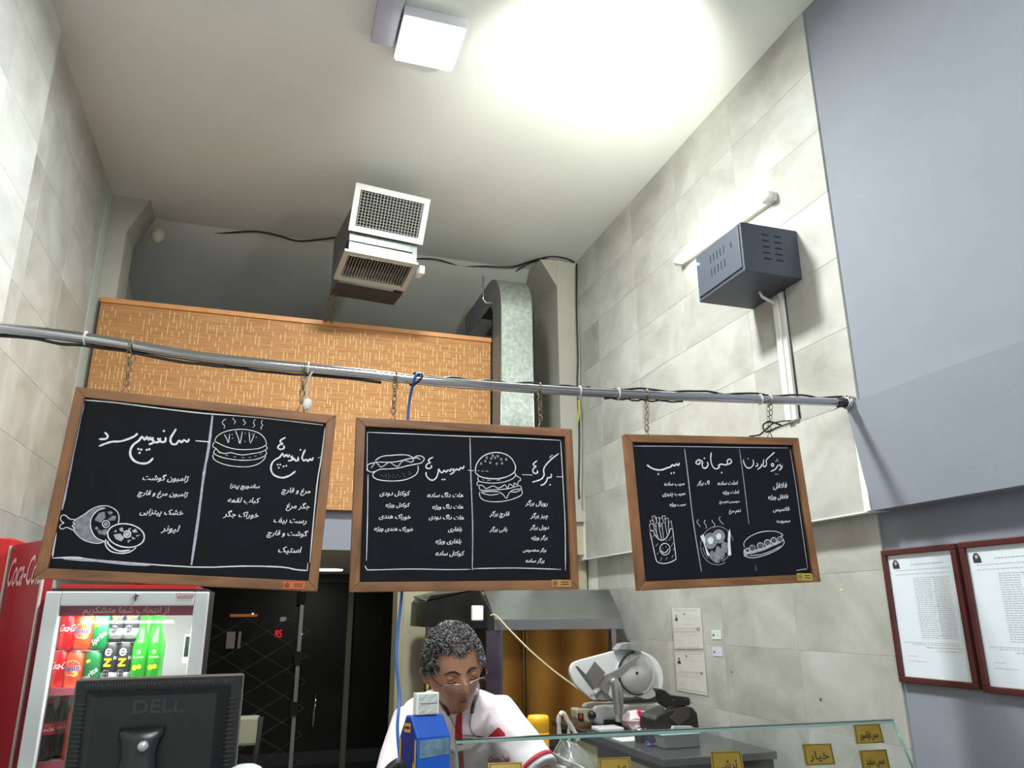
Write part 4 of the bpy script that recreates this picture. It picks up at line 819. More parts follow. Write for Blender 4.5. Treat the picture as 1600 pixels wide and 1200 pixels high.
# framed notices on the blue wall
MAHO = mat('mahogany_frame', (74, 30, 28), .4, noise_amt=.15, noise_scale=15)
XB = 2.18
def framed(TL, TR, BR, BL, label):
    P = [at(*p, 0, XB - .01) for p in (TL, TR, BR, BL)]
    y0 = (P[0].y + P[3].y) / 2; y1 = (P[1].y + P[2].y) / 2; z1 = (P[0].z + P[1].z) / 2; z0 = (P[2].z + P[3].z) / 2
    t = thing('framed_notice', (XB, (y0 + y1) / 2, z0), label, 'picture frame', 'framed notices on the blue wall')
    f = .02; X0, X1 = XB - .022, XB
    ya, yb_ = max(y0, y1), min(y0, y1)
    for (a, c_, e, g_) in ((yb_, ya, z1 - f, z1), (yb_, ya, z0, z0 + f), (yb_, yb_ + f, z0 + f, z1 - f), (ya - f, ya, z0 + f, z1 - f)):
        box(X0, X1, a, c_, e, g_).build('frame_rail', MAHO, t, bevel=.003)
    box(X0 + .012, X1, yb_ + f, ya - f, z0 + f, z1 - f).build('paper', mat('pale_blue_paper', (222, 226, 232), .6), t)
    H = z1 - z0 - 2 * f; W = ya - yb_ - 2 * f; ytop = ya - f; zt = z1 - f
    def pt(u, v, dx): return (X0 + .0118 - dx, ytop - W * u, zt - H * v)
    b = MB(); rr = random.Random(4)
    def line(u0, u1, v, h=.004, seg=.05):
        u = u0
        while u < u1:
            s = seg * rr.uniform(.5, 1.1); b.add([pt(u, v, .0004), pt(min(u1, u + s), v, .0004), pt(min(u1, u + s), v + h, .0004), pt(u, v + h, .0004)], [(0, 1, 2, 3)]); u += s + .012
    line(.35, .85, .085, .007); line(.1, .92, .13, .004); line(.1, .92, .165, .004)
    for i in range(30):
        v = .2 + i * .0165; line(.36 + .0 * rr.random(), .62 if i % 7 else .68, v, .004, .06); line(.66, .9, v, .004, .05)
    line(.08, .9, .72, .004); line(.2, .9, .735, .004); line(.4, .92, .755, .006); line(.55, .92, .78, .006); line(.1, .25, .83, .003); line(.1, .4, .87, .003)
    b.build('print_lines', INKG, t)
    b = MB(); b.add([pt(u, v, .0006) for u, v in ((.07, .115), (.065, .075), (.09, .045), (.12, .04), (.15, .05), (.175, .085), (.175, .115))], [(0, 1, 2, 3, 4, 5, 6)]); b.build('portrait_print', INK, t)
    b = MB(); b.add([pt(.12 + .022 * math.cos(k), .07 + .016 * math.sin(k), .0009) for k in [2 * PI * i / 12 for i in range(12)]], [tuple(range(12))]); b.build('portrait_face', mat('face_print', (190, 160, 150), .7), t)
    b = MB(); b.add([(X0 + .009, yb_ + f, z0 + f), (X0 + .009, ya - f, z0 + f), (X0 + .009, ya - f, z1 - f), (X0 + .009, yb_ + f, z1 - f)], [(0, 1, 2, 3)]); b.build('glazing', MATS['clear_glass'], t)
framed((1375, 862), (1494, 848), (1533, 1078), (1413, 1066), 'mahogany-framed typed notice on the blue wall, nearer the tiled corner')
framed((1500, 848), (1650, 832), (1690, 1100), (1540, 1080), 'mahogany-framed typed notice on the blue wall, cut by the picture edge')

# ------------------------------------------------------------------ drinks fridge
YF = 3.05
fa = at(72, 924, 1, YF); fb = at(327, 925, 1, YF); FX0, FX1, FZ = fa.x, fb.x, fa.z
fr = thing('drinks_fridge', ((FX0 + FX1) / 2, 3.35, 0), 'white-framed glass-door drinks fridge, lit inside, behind the monitor', 'fridge')
RB = mat('fridge_red', (190, 26, 30), .35); FW = mat('door_frame_white', (226, 232, 234), .4); INW = mat('fridge_liner', (232, 236, 236), .5)
b = MB(); T = .03; y0, y1 = YF + .05, YF + .6; zt = FZ + .012
b.box(FX0 + .005, FX0 + T, y0, y1, .05, zt); b.box(FX1 - T, FX1 - .012, y0, y1, .05, zt); b.box(FX0 + T, FX1 - T, y0, y1, zt - .05, zt); b.box(FX0 + T, FX1 - T, y1 - .03, y1, .05, zt - .05); b.box(FX0 + T, FX1 - T, y0, y1 - .03, .05, .16)
b.build('body', mat('fridge_side_charcoal', (52, 46, 46), .5), fr)
box(FX0 + .03, FX1 - .05, y0 - .002, y1, zt, zt + .014).build('top_fascia', RB, fr)
b = MB(); b.box(FX0 + T, FX0 + T + .004, y0 + .01, y1 - .03, .16, zt - .05); b.box(FX1 - T - .004, FX1 - T, y0 + .01, y1 - .03, .16, zt - .05); b.box(FX0 + T, FX1 - T, y1 - .036, y1 - .03, .16, zt - .05); b.build('liner', INW, fr)
box(FX0 + .0, FX1, YF + .035, YF + .05, .08, FZ + .004).build('door_seal', mat('grey_gasket', (92, 84, 80), .7), fr)
fm = .048
dz0 = .1
def frm(nm, x0, x1, z0, z1): return box(x0, x1, YF, YF + .035, z0, z1).build(nm, FW, fr, bevel=.004)
frm('door_stile', FX0, FX0 + fm, dz0, FZ); frm('door_stile', FX1 - fm, FX1, dz0, FZ); frm('door_rail', FX0 + fm, FX1 - fm, FZ - fm, FZ); frm('door_rail', FX0 + fm, FX1 - fm, dz0, dz0 + fm)
MATS['door_seal_hole'] = None
# seal is a ring behind the glass: cut by building four strips instead
bpy.data.objects.remove(bpy.data.objects['door_seal'])
for x0, x1, z0, z1 in ((FX0, FX0 + fm, dz0, FZ), (FX1 - fm, FX1, dz0, FZ), (FX0 + fm, FX1 - fm, FZ - fm, FZ), (FX0 + fm, FX1 - fm, dz0, dz0 + fm)):
    box(x0, x1, YF + .035, YF + .05, z0, z1).build('door_seal', MATS['grey_gasket'], fr)
g_ = MB(); g_.add([(FX0 + fm, YF + .02, dz0 + fm), (FX1 - fm, YF + .02, dz0 + fm), (FX1 - fm, YF + .02, FZ - fm), (FX0 + fm, YF + .02, FZ - fm)], [(0, 1, 2, 3)]); g_.build('door_glass', GLASS, fr)
gz1 = FZ - fm; hz = at(200, 962, 1, YF + .03).z
hb = box(FX0 + fm, FX1 - fm, YF + .024, YF + .03, hz, gz1).build('header_banner', mat('banner_crimson', (150, 30, 62), .5), fr)
a = at(129, 961, 1, YF + .023); d = at(263, 961, 1, YF + .023)
text('از انتخاب شما متشکریم', (a.x, YF + .0232, hz + .010), (1, 0, 0), (0, 0, 1), d.x - a.x, bold=.0004, nrm=Vector((0, -1, 0))).build('banner_lettering', mat('banner_pink_white', (222, 186, 196), .6), hb)
text('Coca-Cola', (FX0 + fm + .006, YF + .0232, hz + .012), (1, 0, 0), (0, 0, 1), .05, shear=.4, arabic=False).build('banner_script', mat('banner_dim', (90, 40, 50), .6), hb)
# lock, key, maker badge
q = at(212, 931, 1, YF); lk = MB(); Ry = Matrix.Rotation(PI / 2, 3, 'X'); lk.lathe([(.009, 0), (.009, .012), (.006, .014)], (q.x, YF, q.z), 14, Ry); lk.build('lock', STEEL, fr)
MB().tube([(q.x, YF - .014, q.z), (q.x + .014, YF - .018, q.z + .001)], .0018, 6).build('key', BLACK, fr)
MB().tube([(q.x + .001, YF - .014, q.z - .004), (q.x + .003, YF - .012, q.z - .018)], .002, 6).build('key', BLACK, fr)
bp_ = [at(x, y, 1, YF - .0005) for x, y in ((275, 927.5), (304, 927.5), (301, 934.5), (278, 934.5))]
bd = MB(); bd.add([(p.x, YF - .0008, p.z) for p in bp_], [(0, 1, 2, 3)]); bd = bd.build('maker_badge', mat('badge_red', (190, 30, 50), .5), fr)
b = MB(); cxb = sum(p.x for p in bp_) / 4; czb = sum(p.z for p in bp_) / 4
b.add([(cxb + (p.x - cxb) * .93, YF - .0011, czb + (p.z - czb) * .8) for p in bp_], [(0, 1, 2, 3)]); b.build('badge_face', mat('badge_white', (236, 236, 236), .5), bd)
text('ZAGROSS', (bp_[3].x + .001, YF - .0014, czb - .0042), (1, 0, 0), (0, 0, 1), bp_[2].x - bp_[3].x - .002, .0085, arabic=False, bold=.0003, nrm=Vector((0, -1, 0))).build('badge_lettering', MATS['badge_red'], bd)
# shelves
zs1 = at(100, 1077, 1, YF + .08).z; zs2 = at(60, 1193, 1, YF + .08).z
for z in (zs1, zs2, zs2 - .33):
    shf = box(FX0 + .035, FX1 - .035, YF + .075, YF + .54, z - .006, z).build('shelf', INW, fr)
    st_ = box(FX0 + .035, FX1 - .035, YF + .066, YF + .075, z - .018, z + .006).build('price_strip', mat('strip_pink', (206, 104, 122), .5), shf)
    text('Coca-Cola', (FX0 + .1, YF + .0655, z - .013), (1, 0, 0), (0, 0, 1), .05, shear=.3, arabic=False).build('strip_lettering', mat('strip_white', (230, 200, 205), .6), st_) if False else None
# inner lamp along the top
box(FX0 + .06, FX1 - .06, YF + .055, YF + .075, hz + .004, hz + .02).build('light_strip', mat('fridge_led', (255, 255, 255), .5, emit=(255, 255, 252), es=14), fr)
lamp('fridge_light', 'AREA', ((FX0 + FX1) / 2, YF + .1, hz - .002), 4.2, ((FX0 + FX1) / 2, YF + .22, .9), .3, (1, 1, .97))
# thermostat unit on the inside right wall
a = at(284, 972, 1, YF + .4)
tu = box(FX1 - .095, FX1 - .04, YF + .36, YF + .5, zs1 + .06, zs1 + .17).build('thermostat_box', WHITEP, fr, bevel=.004)
box(FX1 - .09, FX1 - .05, YF + .357, YF + .36, zs1 + .085, zs1 + .16).build('thermostat_panel', mat('green_black_panel', (34, 62, 44), .3), tu)

# cans and bottles: one of each with its parts, the rest copies
def cyl_text(body, r, z0, hgt, wid, mt, par, ang0, arabic=False, shear=0, bold=.0004, rot=0, nm='label_lettering'):
    def bend(a, b_, i):
        a -= wid / 2
        ar, br = a * math.cos(rot) - b_ * math.sin(rot), a * math.sin(rot) + b_ * math.cos(rot)
        t = ang0 + ar / r; q_ = r * 1.012 + i * .00015; return Vector((q_ * math.cos(t), q_ * math.sin(t), z0 + br)) + par.location
    return text(body, (0, 0, 0), (1, 0, 0), (0, 0, 1), wid, hgt, shear, arabic, bold, bend=bend).build(nm, mt, par)
def cyl_patch(r, pts, ang0, mt, par, z0, nm):
    b = MB(); n = len(pts); ce = (sum(p[0] for p in pts) / n, sum(p[1] for p in pts) / n)
    f = lambda a, h: Vector((r * math.cos(ang0 + a / r), r * math.sin(ang0 + a / r), z0 + h)) + par.location
    b.add([f(*ce)] + [f(*p) for p in pts], [(0, 1 + i, 1 + (i + 1) % n) for i in range(n)]); return b.build(nm, mt, par)
ALUM = mat('can_aluminium', (196, 200, 202), .25, 1)
def make_can(name, label, r, h, col, group, design):
    t = thing(name, (0, 0, -5), label, 'can', group)
    m = mat('can_' + design, col, .3, .15)
    MB().lathe([(r * .78, 0), (r * .86, .003), (r, .012), (r, h - .012), (r * .86, h - .004), (r * .84, h)], (0, 0, -5), 20).build('can_body', m, t)
    MB().lathe([(r * .80, h), (r * .86, h), (r * .86, h + .002), (r * .78, h + .002)], (0, 0, -5), 20).build('lid', ALUM, t)
    A = -PI / 2 - .1
    if design == 'cola':
        cyl_text('Coca-Cola', r, h * .52, .024, .062, mat('label_white', (240, 236, 236), .5), t, A, shear=.35)
        cyl_patch(r * 1.01, [(-.022, 0), (.022, 0), (.022, .0016), (-.022, .0016)], A, MATS['label_white'], t, h * .42, 'label_line')
    if design == 'fanta':
        cyl_patch(r * 1.006, arc(0, 0, .028, .026, n=18)[:-1], A, mat('fanta_white', (232, 200, 190), .5), t, h * .56, 'label_disc')
        cyl_patch(r * 1.009, arc(0, 0, .025, .023, n=18)[:-1], A, mat('fanta_orange2', (240, 96, 50), .5), t, h * .56, 'label_disc')
        cyl_patch(r * 1.010, arc(.012, 0, .012, .010, n=12)[:-1], A, mat('fanta_yellow', (244, 190, 90), .5), t, h * .40, 'label_fruit')
        cyl_patch(r * 1.010, [(-.008, -.002), (.002, -.004), (.012, .002), (.002, .006)], A, mat('leaf_green', (40, 120, 50), .5), t, h * .72, 'label_leaf')
        cyl_text('Fanta', r * 1.004, h * .47, .021, .055, mat('fanta_white_edge', (245, 240, 240), .5), t, A + .02, bold=.0016, rot=.12)
        cyl_text('Fanta', r * 1.010, h * .475, .020, .053, mat('fanta_blue', (26, 58, 150), .5), t, A + .02, bold=.0008, rot=.12)
    if design == 'sprite':
        cyl_text('Sprite', r, h * .30, .024, .058, mat('sprite_white', (205, 225, 210), .5), t, A + .1, shear=.2, bold=.0008, rot=.75)
        cyl_patch(r * 1.01, arc(-.012, .0, .009, .006, n=10, rot=30)[:-1], A, mat('lemon_yellow', (226, 210, 40), .5), t, h * .74, 'label_fruit')
        cyl_patch(r * 1.006, [(-.03, -.014), (-.026, -.018), (.03, .030), (.026, .034)], A + .1, mat('sprite_pale', (140, 190, 150), .5), t, h * .22, 'label_line')
    if design == 'energy':
        cyl_patch(r * 1.004, [(-.07, 0), (.07, 0), (.07, h * .28), (-.07, h * .28)], A, mat('energy_silver', (176, 180, 182), .3, .6), t, .012, 'silver_band') if False else MB().lathe([(r * 1.006, .012), (r * 1.006, h * .33)], (0, 0, -5), 20).build('silver_band', mat('energy_silver', (176, 180, 182), .3, .6), t)
        cyl_patch(r * 1.016, arc(0, 0, .016, .014, n=14)[:-1], A, ALUM, t, h * .30, 'label_disc')
        cyl_patch(r * 1.020, arc(0, 0, .0115, .0105, n=14)[:-1], A, mat('energy_dark', (54, 56, 62), .4), t, h * .30, 'label_disc')
        mat('energy_white', (228, 230, 232), .5); mat('energy_yellow', (250, 214, 30), .5)
        eo = arc(0, 0, .0125, .013, 30, 330, 16); ei = arc(0, 0, .0075, .008, 30, 330, 16)[::-1]
        bz = MB(); ff = lambda a, hh: Vector((r * 1.014 * math.cos(A + a / r), r * 1.014 * math.sin(A + a / r), h * .80 + hh)) + t.location
        bz.sheet([[ff(*p) for p in eo], [ff(*p) for p in ei[::-1]]], False); bz.sheet([[ff(-.011 + .023 * k_ / 6, v_) for k_ in range(7)] for v_ in (-.002, .0022)], False); bz.build('label_letter', MATS['energy_white'], t)
        bz = MB(); ff = lambda a, hh: Vector((r * 1.014 * math.cos(A + a / r), r * 1.014 * math.sin(A + a / r), h * .56 + hh)) + t.location
        for z0_, z1_ in ((.007, .014), (-.014, -.007)): bz.sheet([[ff(-.013 + .026 * k_ / 8, v_) for k_ in range(9)] for v_ in (z0_, z1_)], False)
        bz.sheet([[ff(-.013 + .017 * k_ / 6 + o_, -.010 + .020 * k_ / 6) for k_ in range(7)] for o_ in (0, .0045, .009)], False)
        bz.build('label_letter', MATS['energy_yellow'], t)
        cyl_text('no', r, h * .62, .012, .016, MATS['energy_white'], t, A + 1.05, bold=.0)
    return t
GA = 'cans and bottles on the fridge shelves'
used = set()
def place(proto, x, y, z, rz=0, label=None):
    if proto.name in used: o = copy_tree(proto)
    else: o = proto; used.add(proto.name)
    o.location = (x, y, z); o.rotation_euler = (0, 0, rz)
    if label: o['label'] = label
    return o
cola = make_can('cola_can', '', .031, .122, (204, 26, 34), 'cans in the drinks fridge', 'cola')
fan = make_can('orange_soda_can', '', .034, .118, (236, 84, 44), 'cans in the drinks fridge', 'fanta')
spr = make_can('lemon_soda_can', '', .031, .118, (22, 120, 64), 'cans in the drinks fridge', 'sprite')
eng = make_can('energy_drink_can', '', .0265, .145, (44, 46, 50), 'cans in the drinks fridge', 'energy')
YC = YF + .13
def cx_(px, y=YC): return at(px, 1040, 1, y).x
z0 = zs1 + .001
place(cola, cx_(93), YC, z0, .3, 'red cola can at the left end, lower row of the lit fridge shelf')
place(cola, cx_(98), YC, z0 + .124, .3, 'red cola can at the left end, on top of another cola can')
place(fan, cx_(117), YC, z0, 0, 'orange soda can, lower row of the lit fridge shelf')
place(fan, cx_(124), YC, z0 + .124, 0, 'orange soda can stacked on the lower orange can')
place(fan, cx_(112, YC + .08), YC + .08, z0 + .124, 0, 'orange soda can half hidden behind the stacked cola can')
place(fan, cx_(112, YC + .08), YC + .08, z0, 0, 'orange soda can behind the lower cola can')
place(spr, cx_(145), YC, z0, .1, 'green lemon soda can, lower row of the lit shelf')
place(spr, cx_(151), YC, z0 + .122, .1, 'green lemon soda can stacked on the lower green can')
place(eng, cx_(171), YC, z0, -.1, 'slim black energy can, lower row beside the green can')
place(eng, cx_(175), YC, z0 + .149, -.1, 'slim black energy can stacked beside the upper green can')
place(eng, cx_(193), YC, z0, -.05, 'slim black energy can, lower row beside the green bottles')
place(eng, cx_(197), YC, z0 + .149, -.05, 'slim black energy can stacked beside the green bottles')
for p in (cola, fan, spr, eng): p['group'] = 'cans in the drinks fridge'
def make_bottle(name, label, design):
    t = thing(name, (0, 0, -5), label, 'bottle', 'bottles in the drinks fridge')
    if design == 'green':
        m = mat('lime_green_glass', (46, 160, 44), .15, emit=(60, 200, 30), es=.0)
        MB().lathe([(.026, 0), (.029, .006), (.029, .13), (.026, .15), (.0135, .185), (.012, .235), (.0135, .237), (.0135, .246), (.011, .248)], (0, 0, -5), 20).build('bottle_body', m, t)
        MB().lathe([(.0136, .242), (.0145, .244), (.013, .254), (.004, .255)], (0, 0, -5), 16).build('crown_cap', mat('cap_green', (60, 150, 60), .3, .4), t)
        A = -PI / 2 - .1
        cyl_patch(.0294, arc(-.008, 0, .009, .009, n=10)[:-1] , A, mat('lime_yellow', (226, 228, 40), .5), t, .062, 'label_lemon')
        cyl_patch(.0295, arc(.007, .0, .008, .008, n=10)[:-1], A, MATS['lime_yellow'], t, .065, 'label_lemon')
        cyl_text('Limonade', .029, .094, .008, .034, mat('mint_white', (190, 240, 190), .5), t, A)
        cyl_patch(.0294, arc(0, 0, .007, .007, n=10)[:-1], A, MATS['mint_white'], t, .115, 'label_emblem')
    else:
        m = mat('cola_bottle', (34, 16, 14), .12)
        MB().lathe([(.026, 0), (.031, .01), (.032, .06), (.029, .09), (.032, .13), (.03, .16), (.013, .205), (.013, .215)], (0, 0, -5), 20).build('bottle_body', m, t)
        MB().lathe([(.0145, .215), (.0145, .232), (.012, .234)], (0, 0, -5), 16).build('screw_cap', RED, t)
        MB().lathe([(.0318, .098), (.0325, .10), (.0330, .13), (.0325, .142)], (0, 0, -5), 20).build('paper_label', mat('label_red', (206, 26, 36), .5), t)
        cyl_text('Coca-Cola', .033, .112, .014, .048, MATS['label_white'], t, -PI / 2, shear=.35)
    return t
gb = make_bottle('lemonade_bottle', '', 'green'); cb = make_bottle('cola_bottle', '', 'cola')
place(gb, cx_(217), YC, z0, 0, 'bright green glass lemonade bottle beside the energy cans')
place(gb, cx_(241), YC, z0, 0, 'bright green glass lemonade bottle nearest the fridge thermostat')
place(gb, cx_(232, YC + .08), YC + .08, z0, 0, 'bright green glass lemonade bottle behind the front two')
z0 = zs2 + .001
cb.scale = (1, 1, .84)
place(cb, at(70, 1150, 1, YC).x, YC, z0, .2, 'dark cola bottle with red cap on the lower shelf, front')
place(cb, at(92, 1150, 1, YC + .06).x, YC + .06, z0, .2, 'dark cola bottle on the lower shelf, behind the front one')
place(cb, at(160, 1150, 1, YC).x, YC, z0, .2, 'dark cola bottle on the lower shelf, hidden by the monitor')
ob = MB().lathe([(.03, 0), (.033, .01), (.033, .15), (.013, .2), (.013, .22)], (at(112, 1150, 1, YC).x + .012, YC - .01, z0), 18).build('orange_bottle', mat('orange_drink', (200, 66, 24), .2))
tag(ob, 'orange soda bottle on the lower shelf next to the monitor', 'bottle', 'bottles in the drinks fridge')
# red cooler to the left of the fridge
rc = thing('red_cooler', (-.98, 3.5, 0), 'tall red drinks cooler with white script at the left wall', 'fridge')
pA = at(76, 842, 1, 3.11); pB = at(20, 847, 1, 3.46); zt2 = pA.z
box(-1.08, pB.x - .002, 3.47, 3.95, .05, zt2 + .03).build('body', RED, rc, bevel=.006)
dv_ = Vector((pB.x - pA.x, pB.y - pA.y, 0)); L2 = dv_.length; dvn = dv_.normalized(); nr = Vector((dvn.y, -dvn.x, 0)); nr = nr if nr.y < 0 else -nr
A0 = Vector((pA.x, pA.y, 0)) - dvn * .02
b = MB(); b.hexa([A0 + Vector((0, 0, .05)), A0 + dvn * (L2 + .02) + Vector((0, 0, .05)), A0 + dvn * (L2 + .02) + Vector((0, 0, zt2)), A0 + Vector((0, 0, zt2))], [p - nr * .03 for p in (A0 + Vector((0, 0, .05)), A0 + dvn * (L2 + .02) + Vector((0, 0, .05)), A0 + dvn * (L2 + .02) + Vector((0, 0, zt2)), A0 + Vector((0, 0, zt2)))])
b.build('side_panel', mat('panel_maroon', (158, 34, 46), .35, noise_amt=.05, noise_scale=5), rc)
o_ = A0 + dvn * (L2 + .005) + nr * .001
text('Coca-Cola', o_ + Vector((0, 0, zt2 - .155)), -dvn, (0, 0, 1), L2 * .93, .105, shear=.25, arabic=False, bold=.0022, nrm=nr * 3).build('script_lettering', mat('script_pink_white', (226, 190, 190), .5), rc)
b = MB(); b.tube([A0 + dvn * (L2 + .018) + nr * .004 + Vector((0, 0, z)) for z in (.06, zt2)], .006, 6); b.build('edge_trim', mat('trim_grey', (150, 138, 132), .5), rc)
b = MB(); b.tube([A0 + nr * .004 + Vector((0, 0, z)) for z in (.06, zt2)], .006, 6); b.build('edge_trim', MATS['trim_grey'], rc)
hq = at(13, 1062, 1, 3.38); b = MB(); b.tube(smooth_poly([hq + Vector((-.02, -.01, .0)), hq + Vector((.004, -.025, 0)), hq + Vector((.0, -.03, -.08)), hq + Vector((-.004, -.03, -.5))], 4), .005, 6); b.build('handle', mat('handle_grey', (150, 140, 132), .4, .5), rc)

# ------------------------------------------------------------------ serving counter (mostly below the picture)
ct = thing('serving_counter', (.4, 1.95, 0), 'low serving counter under the monitor and the glass case', 'counter')
box(-.9, 2.07, 1.7, 2.30, .1, 1.02).build('base', mat('counter_grey', (150, 150, 148), .6), ct)
box(-.95, 2.09, 1.66, 2.32, 1.02, 1.05).build('worktop', mat('counter_stone', (90, 88, 84), .3, noise_amt=.2), ct, bevel=.004)

# ------------------------------------------------------------------ monitor seen from behind
YM = 2.10
mTL = at(120, 1063, 1, YM); mTR = at(380, 1053, 1, YM)
mn = thing('computer_monitor', ((mTL.x + mTR.x) / 2, YM, 1.05), 'black computer monitor seen from behind on the counter', 'monitor')
mw = mTR.x - mTL.x; mh = .31; mxc = (mTL.x + mTR.x) / 2; mzt = (mTL.z + mTR.z) / 2 + .001
MBK = mat('monitor_black', (20, 21, 25), .42, bump=.12, bump_scale=500); MEDG = mat('monitor_edge_grey', (110, 108, 108), .4)
Rroll = Matrix.Translation((mxc, YM, mzt)) @ Matrix.Rotation(-.006, 4, 'Y') @ Matrix.Translation((-mxc, -YM, -mzt))
x0, x1 = mxc - mw / 2, mxc + mw / 2; zb = mzt - mh
def mbuild(b, nm, m, **k): return b.xf(Rroll).build(nm, m, mn, **k)
mbuild(box(x0 - .003, x1 + .003, YM + .0, YM + .035, zb, mzt), 'bezel', MEDG, bevel=.006)
b = MB(); q = .002
b.hexa([(x0, YM - .001, zb + .003), (x1, YM - .001, zb + .003), (x1, YM - .001, mzt - .003), (x0, YM - .001, mzt - .003)], [(x0 + .004, YM - .012, zb + .006), (x1 - .004, YM - .012, zb + .006), (x1 - .004, YM - .012, mzt - .006), (x0 + .004, YM - .012, mzt - .006)])
mbuild(b, 'back_rim', MBK)
xi0, xi1, zi0, zi1 = x0 + .05, x1 - .055, zb + .03, mzt - .032
b = MB(); b.hexa([(x0 + .028, YM - .012, zb + .015), (x1 - .028, YM - .012, zb + .015), (x1 - .024, YM - .012, mzt - .026), (x0 + .024, YM - .012, mzt - .026)], [(xi0, YM - .040, zi0), (xi1, YM - .040, zi0), (xi1, YM - .040, zi1 - .006), (xi0, YM - .040, zi1 - .006)])
mbuild(b, 'back_shell', MBK)
gm = mat('vent_black', (10, 11, 13), .8); rm = mat('vent_rib', (62, 64, 70), .4)
n = 52
for i in range(n):
    u = i / (n - 1); xa = x0 + .03 + (mw - .06) * u; sk = .006 * (1 if u > .9 else -1 if u < .1 else 0)
    b = MB(); b.tube([(xa, YM - .0122, mzt - .026), (xa + sk, YM - .0135, mzt - .009)], .0011, 4); mbuild(b, 'vent_rib', rm)
for sd in (-1, 1):
    for i in range(26):
        z = zb + .012 + i * .0098; xe = x0 + .007 if sd < 0 else x1 - .007; xn = x0 + .032 if sd < 0 else x1 - .032
        b = MB(); b.tube([(xe, YM - .0135, z), (xn, YM - .016, z - .001)], .0012, 4); mbuild(b, 'vent_rib', rm)
dl_, dr_ = at(206, 1115, 1, YM - .04), at(285, 1115, 1, YM - .04)
text('DELL', (dl_.x, YM - .0408, at(245, 1114, 1, YM - .04).z), (1, 0, 0), (0, 0, 1), dr_.x - dl_.x, .028, arabic=False, bold=.002, nrm=Vector((0, -1, 0))).xf(Rroll).build('brand_lettering', mat('embossed_black', (44, 46, 52), .3), mn)
# stand neck
k0 = at(222, 1140, 1, YM - .05); xc = k0.x
b = MB(); rows = []
for (z, hw, yy) in ((mzt - .105, .046, -.041), (mzt - .118, .047, -.052), (mzt - .13, .040, -.056), (mzt - .16, .034, -.062), (mzt - .20, .040, -.07), (mzt - .26, .05, -.085), (1.052, .06, -.10)):
    rows.append([(xc + hw * math.sin(t), YM + yy - .012 * math.cos(t), z) for t in [(-PI / 2) + PI * i / 8 for i in range(9)]])
b.sheet(rows); mbuild(b, 'stand_neck', mat('neck_black', (26, 27, 32), .3), solid=.004)
q = at(223, 1166, 1, YM - .078); b = MB(); b.lathe([(.0001, .006), (.009, .004), (.0115, 0), (.0115, -.01)], (q.x, YM - .082, q.z), 20, Matrix.Rotation(PI / 2, 3, 'X')); mbuild(b, 'silver_button', mat('silver_plastic', (200, 202, 206), .25, .5))
MB().lathe([(.11, 0), (.11, .008), (.10, .014), (.03, .018)], (xc, YM + .0, 1.05), 28).build('stand_foot', MBK, mn)
# white rounded thing at bottom right of the monitor
q = at(384, 1203, 1, 1.95); wbw = MB().lathe([(.03, -.1), (.034, -.02), (.036, -.004), (.033, .004), (.02, .010), (.001, .012)], (q.x, 1.95, q.z), 20)
wbw.lathe([(.034, -(q.z - 1.05)), (.03, -.1)], (q.x, 1.95, q.z), 20); tag(wbw.build('paper_cup', mat('cup_white', (210, 216, 226), .5)), 'white rounded paper cup lid at the bottom beside the monitor', 'cup')

# ------------------------------------------------------------------ blue dispenser with white packet on top
YD = 1.92
bd = thing('blue_dispenser', (.40, YD, 1.05), 'blue and yellow angular dispenser with a silver sticker, left of the glass case', 'dispenser')
DB = mat('dispenser_blue', (24, 84, 180), .3); DN = mat('dispenser_navy', (30, 40, 110), .4); DY = mat('dispenser_ochre', (206, 150, 50), .5)
# profile from the photo: front side corners (left end of each front edge), front plane rotated in plan
fl = at(653, 1153, 1, YD); frr = at(704, 1147, 1, YD + .012); fwv = (frr - fl); fwv.z = 0; Wd = fwv.length; fwn = fwv.normalized(); sdn = Vector((-fwn.y, fwn.x, 0)); # away
base = Vector((fl.x, fl.y, 0)); zf = fl.z
Dp = .060; fwn = Vector((math.cos(-.0), math.sin(.0), 0)); fwn = fwv.normalized(); ang = .36
fwn = Vector((math.cos(ang * .4), math.sin(ang * .4), 0)); sdn = Vector((-math.sin(.62), math.cos(.62), 0))
prof = [(0, 1.05), (0, zf), (.024, zf + .045), (.040, zf + .047), (Dp, zf), (Dp, 1.05)]
P1 = [base + sdn * u + Vector((0, 0, z)) for u, z in prof]
b = MB(); b.prism(P1, fwn * Wd); b.build('housing', DB, bd, bevel=.002)
nside = Vector((-math.cos(.62), -math.sin(.62), 0))
side = [base + nside * .0015 + sdn * u + Vector((0, 0, z)) for u, z in ((.006, 1.06), (.006, zf - .004), (.026, zf + .040), (.038, zf + .041), (Dp - .006, zf - .004), (Dp - .006, 1.06))]
b = MB(); b.add(side, [tuple(range(6))]); b.build('side_sticker', DN, bd)
for sg in (0, 1):
    b = MB(); off = lambda u: (u if not sg else Dp - u)
    pts = [(.003, zf - .005), (.008, zf - .005), (.008, zf - .06), (.012, zf - .05), (.015, zf - .085), (.011, zf - .11), (.016, zf - .14), (.016, 1.1), (.003, 1.1)]
    b.add([base + nside * .0022 + sdn * off(u) + Vector((0, 0, z)) for u, z in pts], [tuple(range(len(pts)))]); b.build('ochre_hand', DY, bd)
def sidebox(u0, u1, z0, z1, m, nm, e=.003):
    b = MB(); b.add([base + nside * e + sdn * u + Vector((0, 0, z)) for u, z in ((u0, z0), (u1, z0), (u1, z1), (u0, z1))], [(0, 1, 2, 3)]); b.build(nm, m, bd)
sidebox(.022, .042, zf + .010, zf + .030, DY, 'ochre_badge'); sidebox(.024, .040, zf + .017, zf + .023, mat('badge_dark', (60, 20, 20), .5), 'badge_mark', .0035)
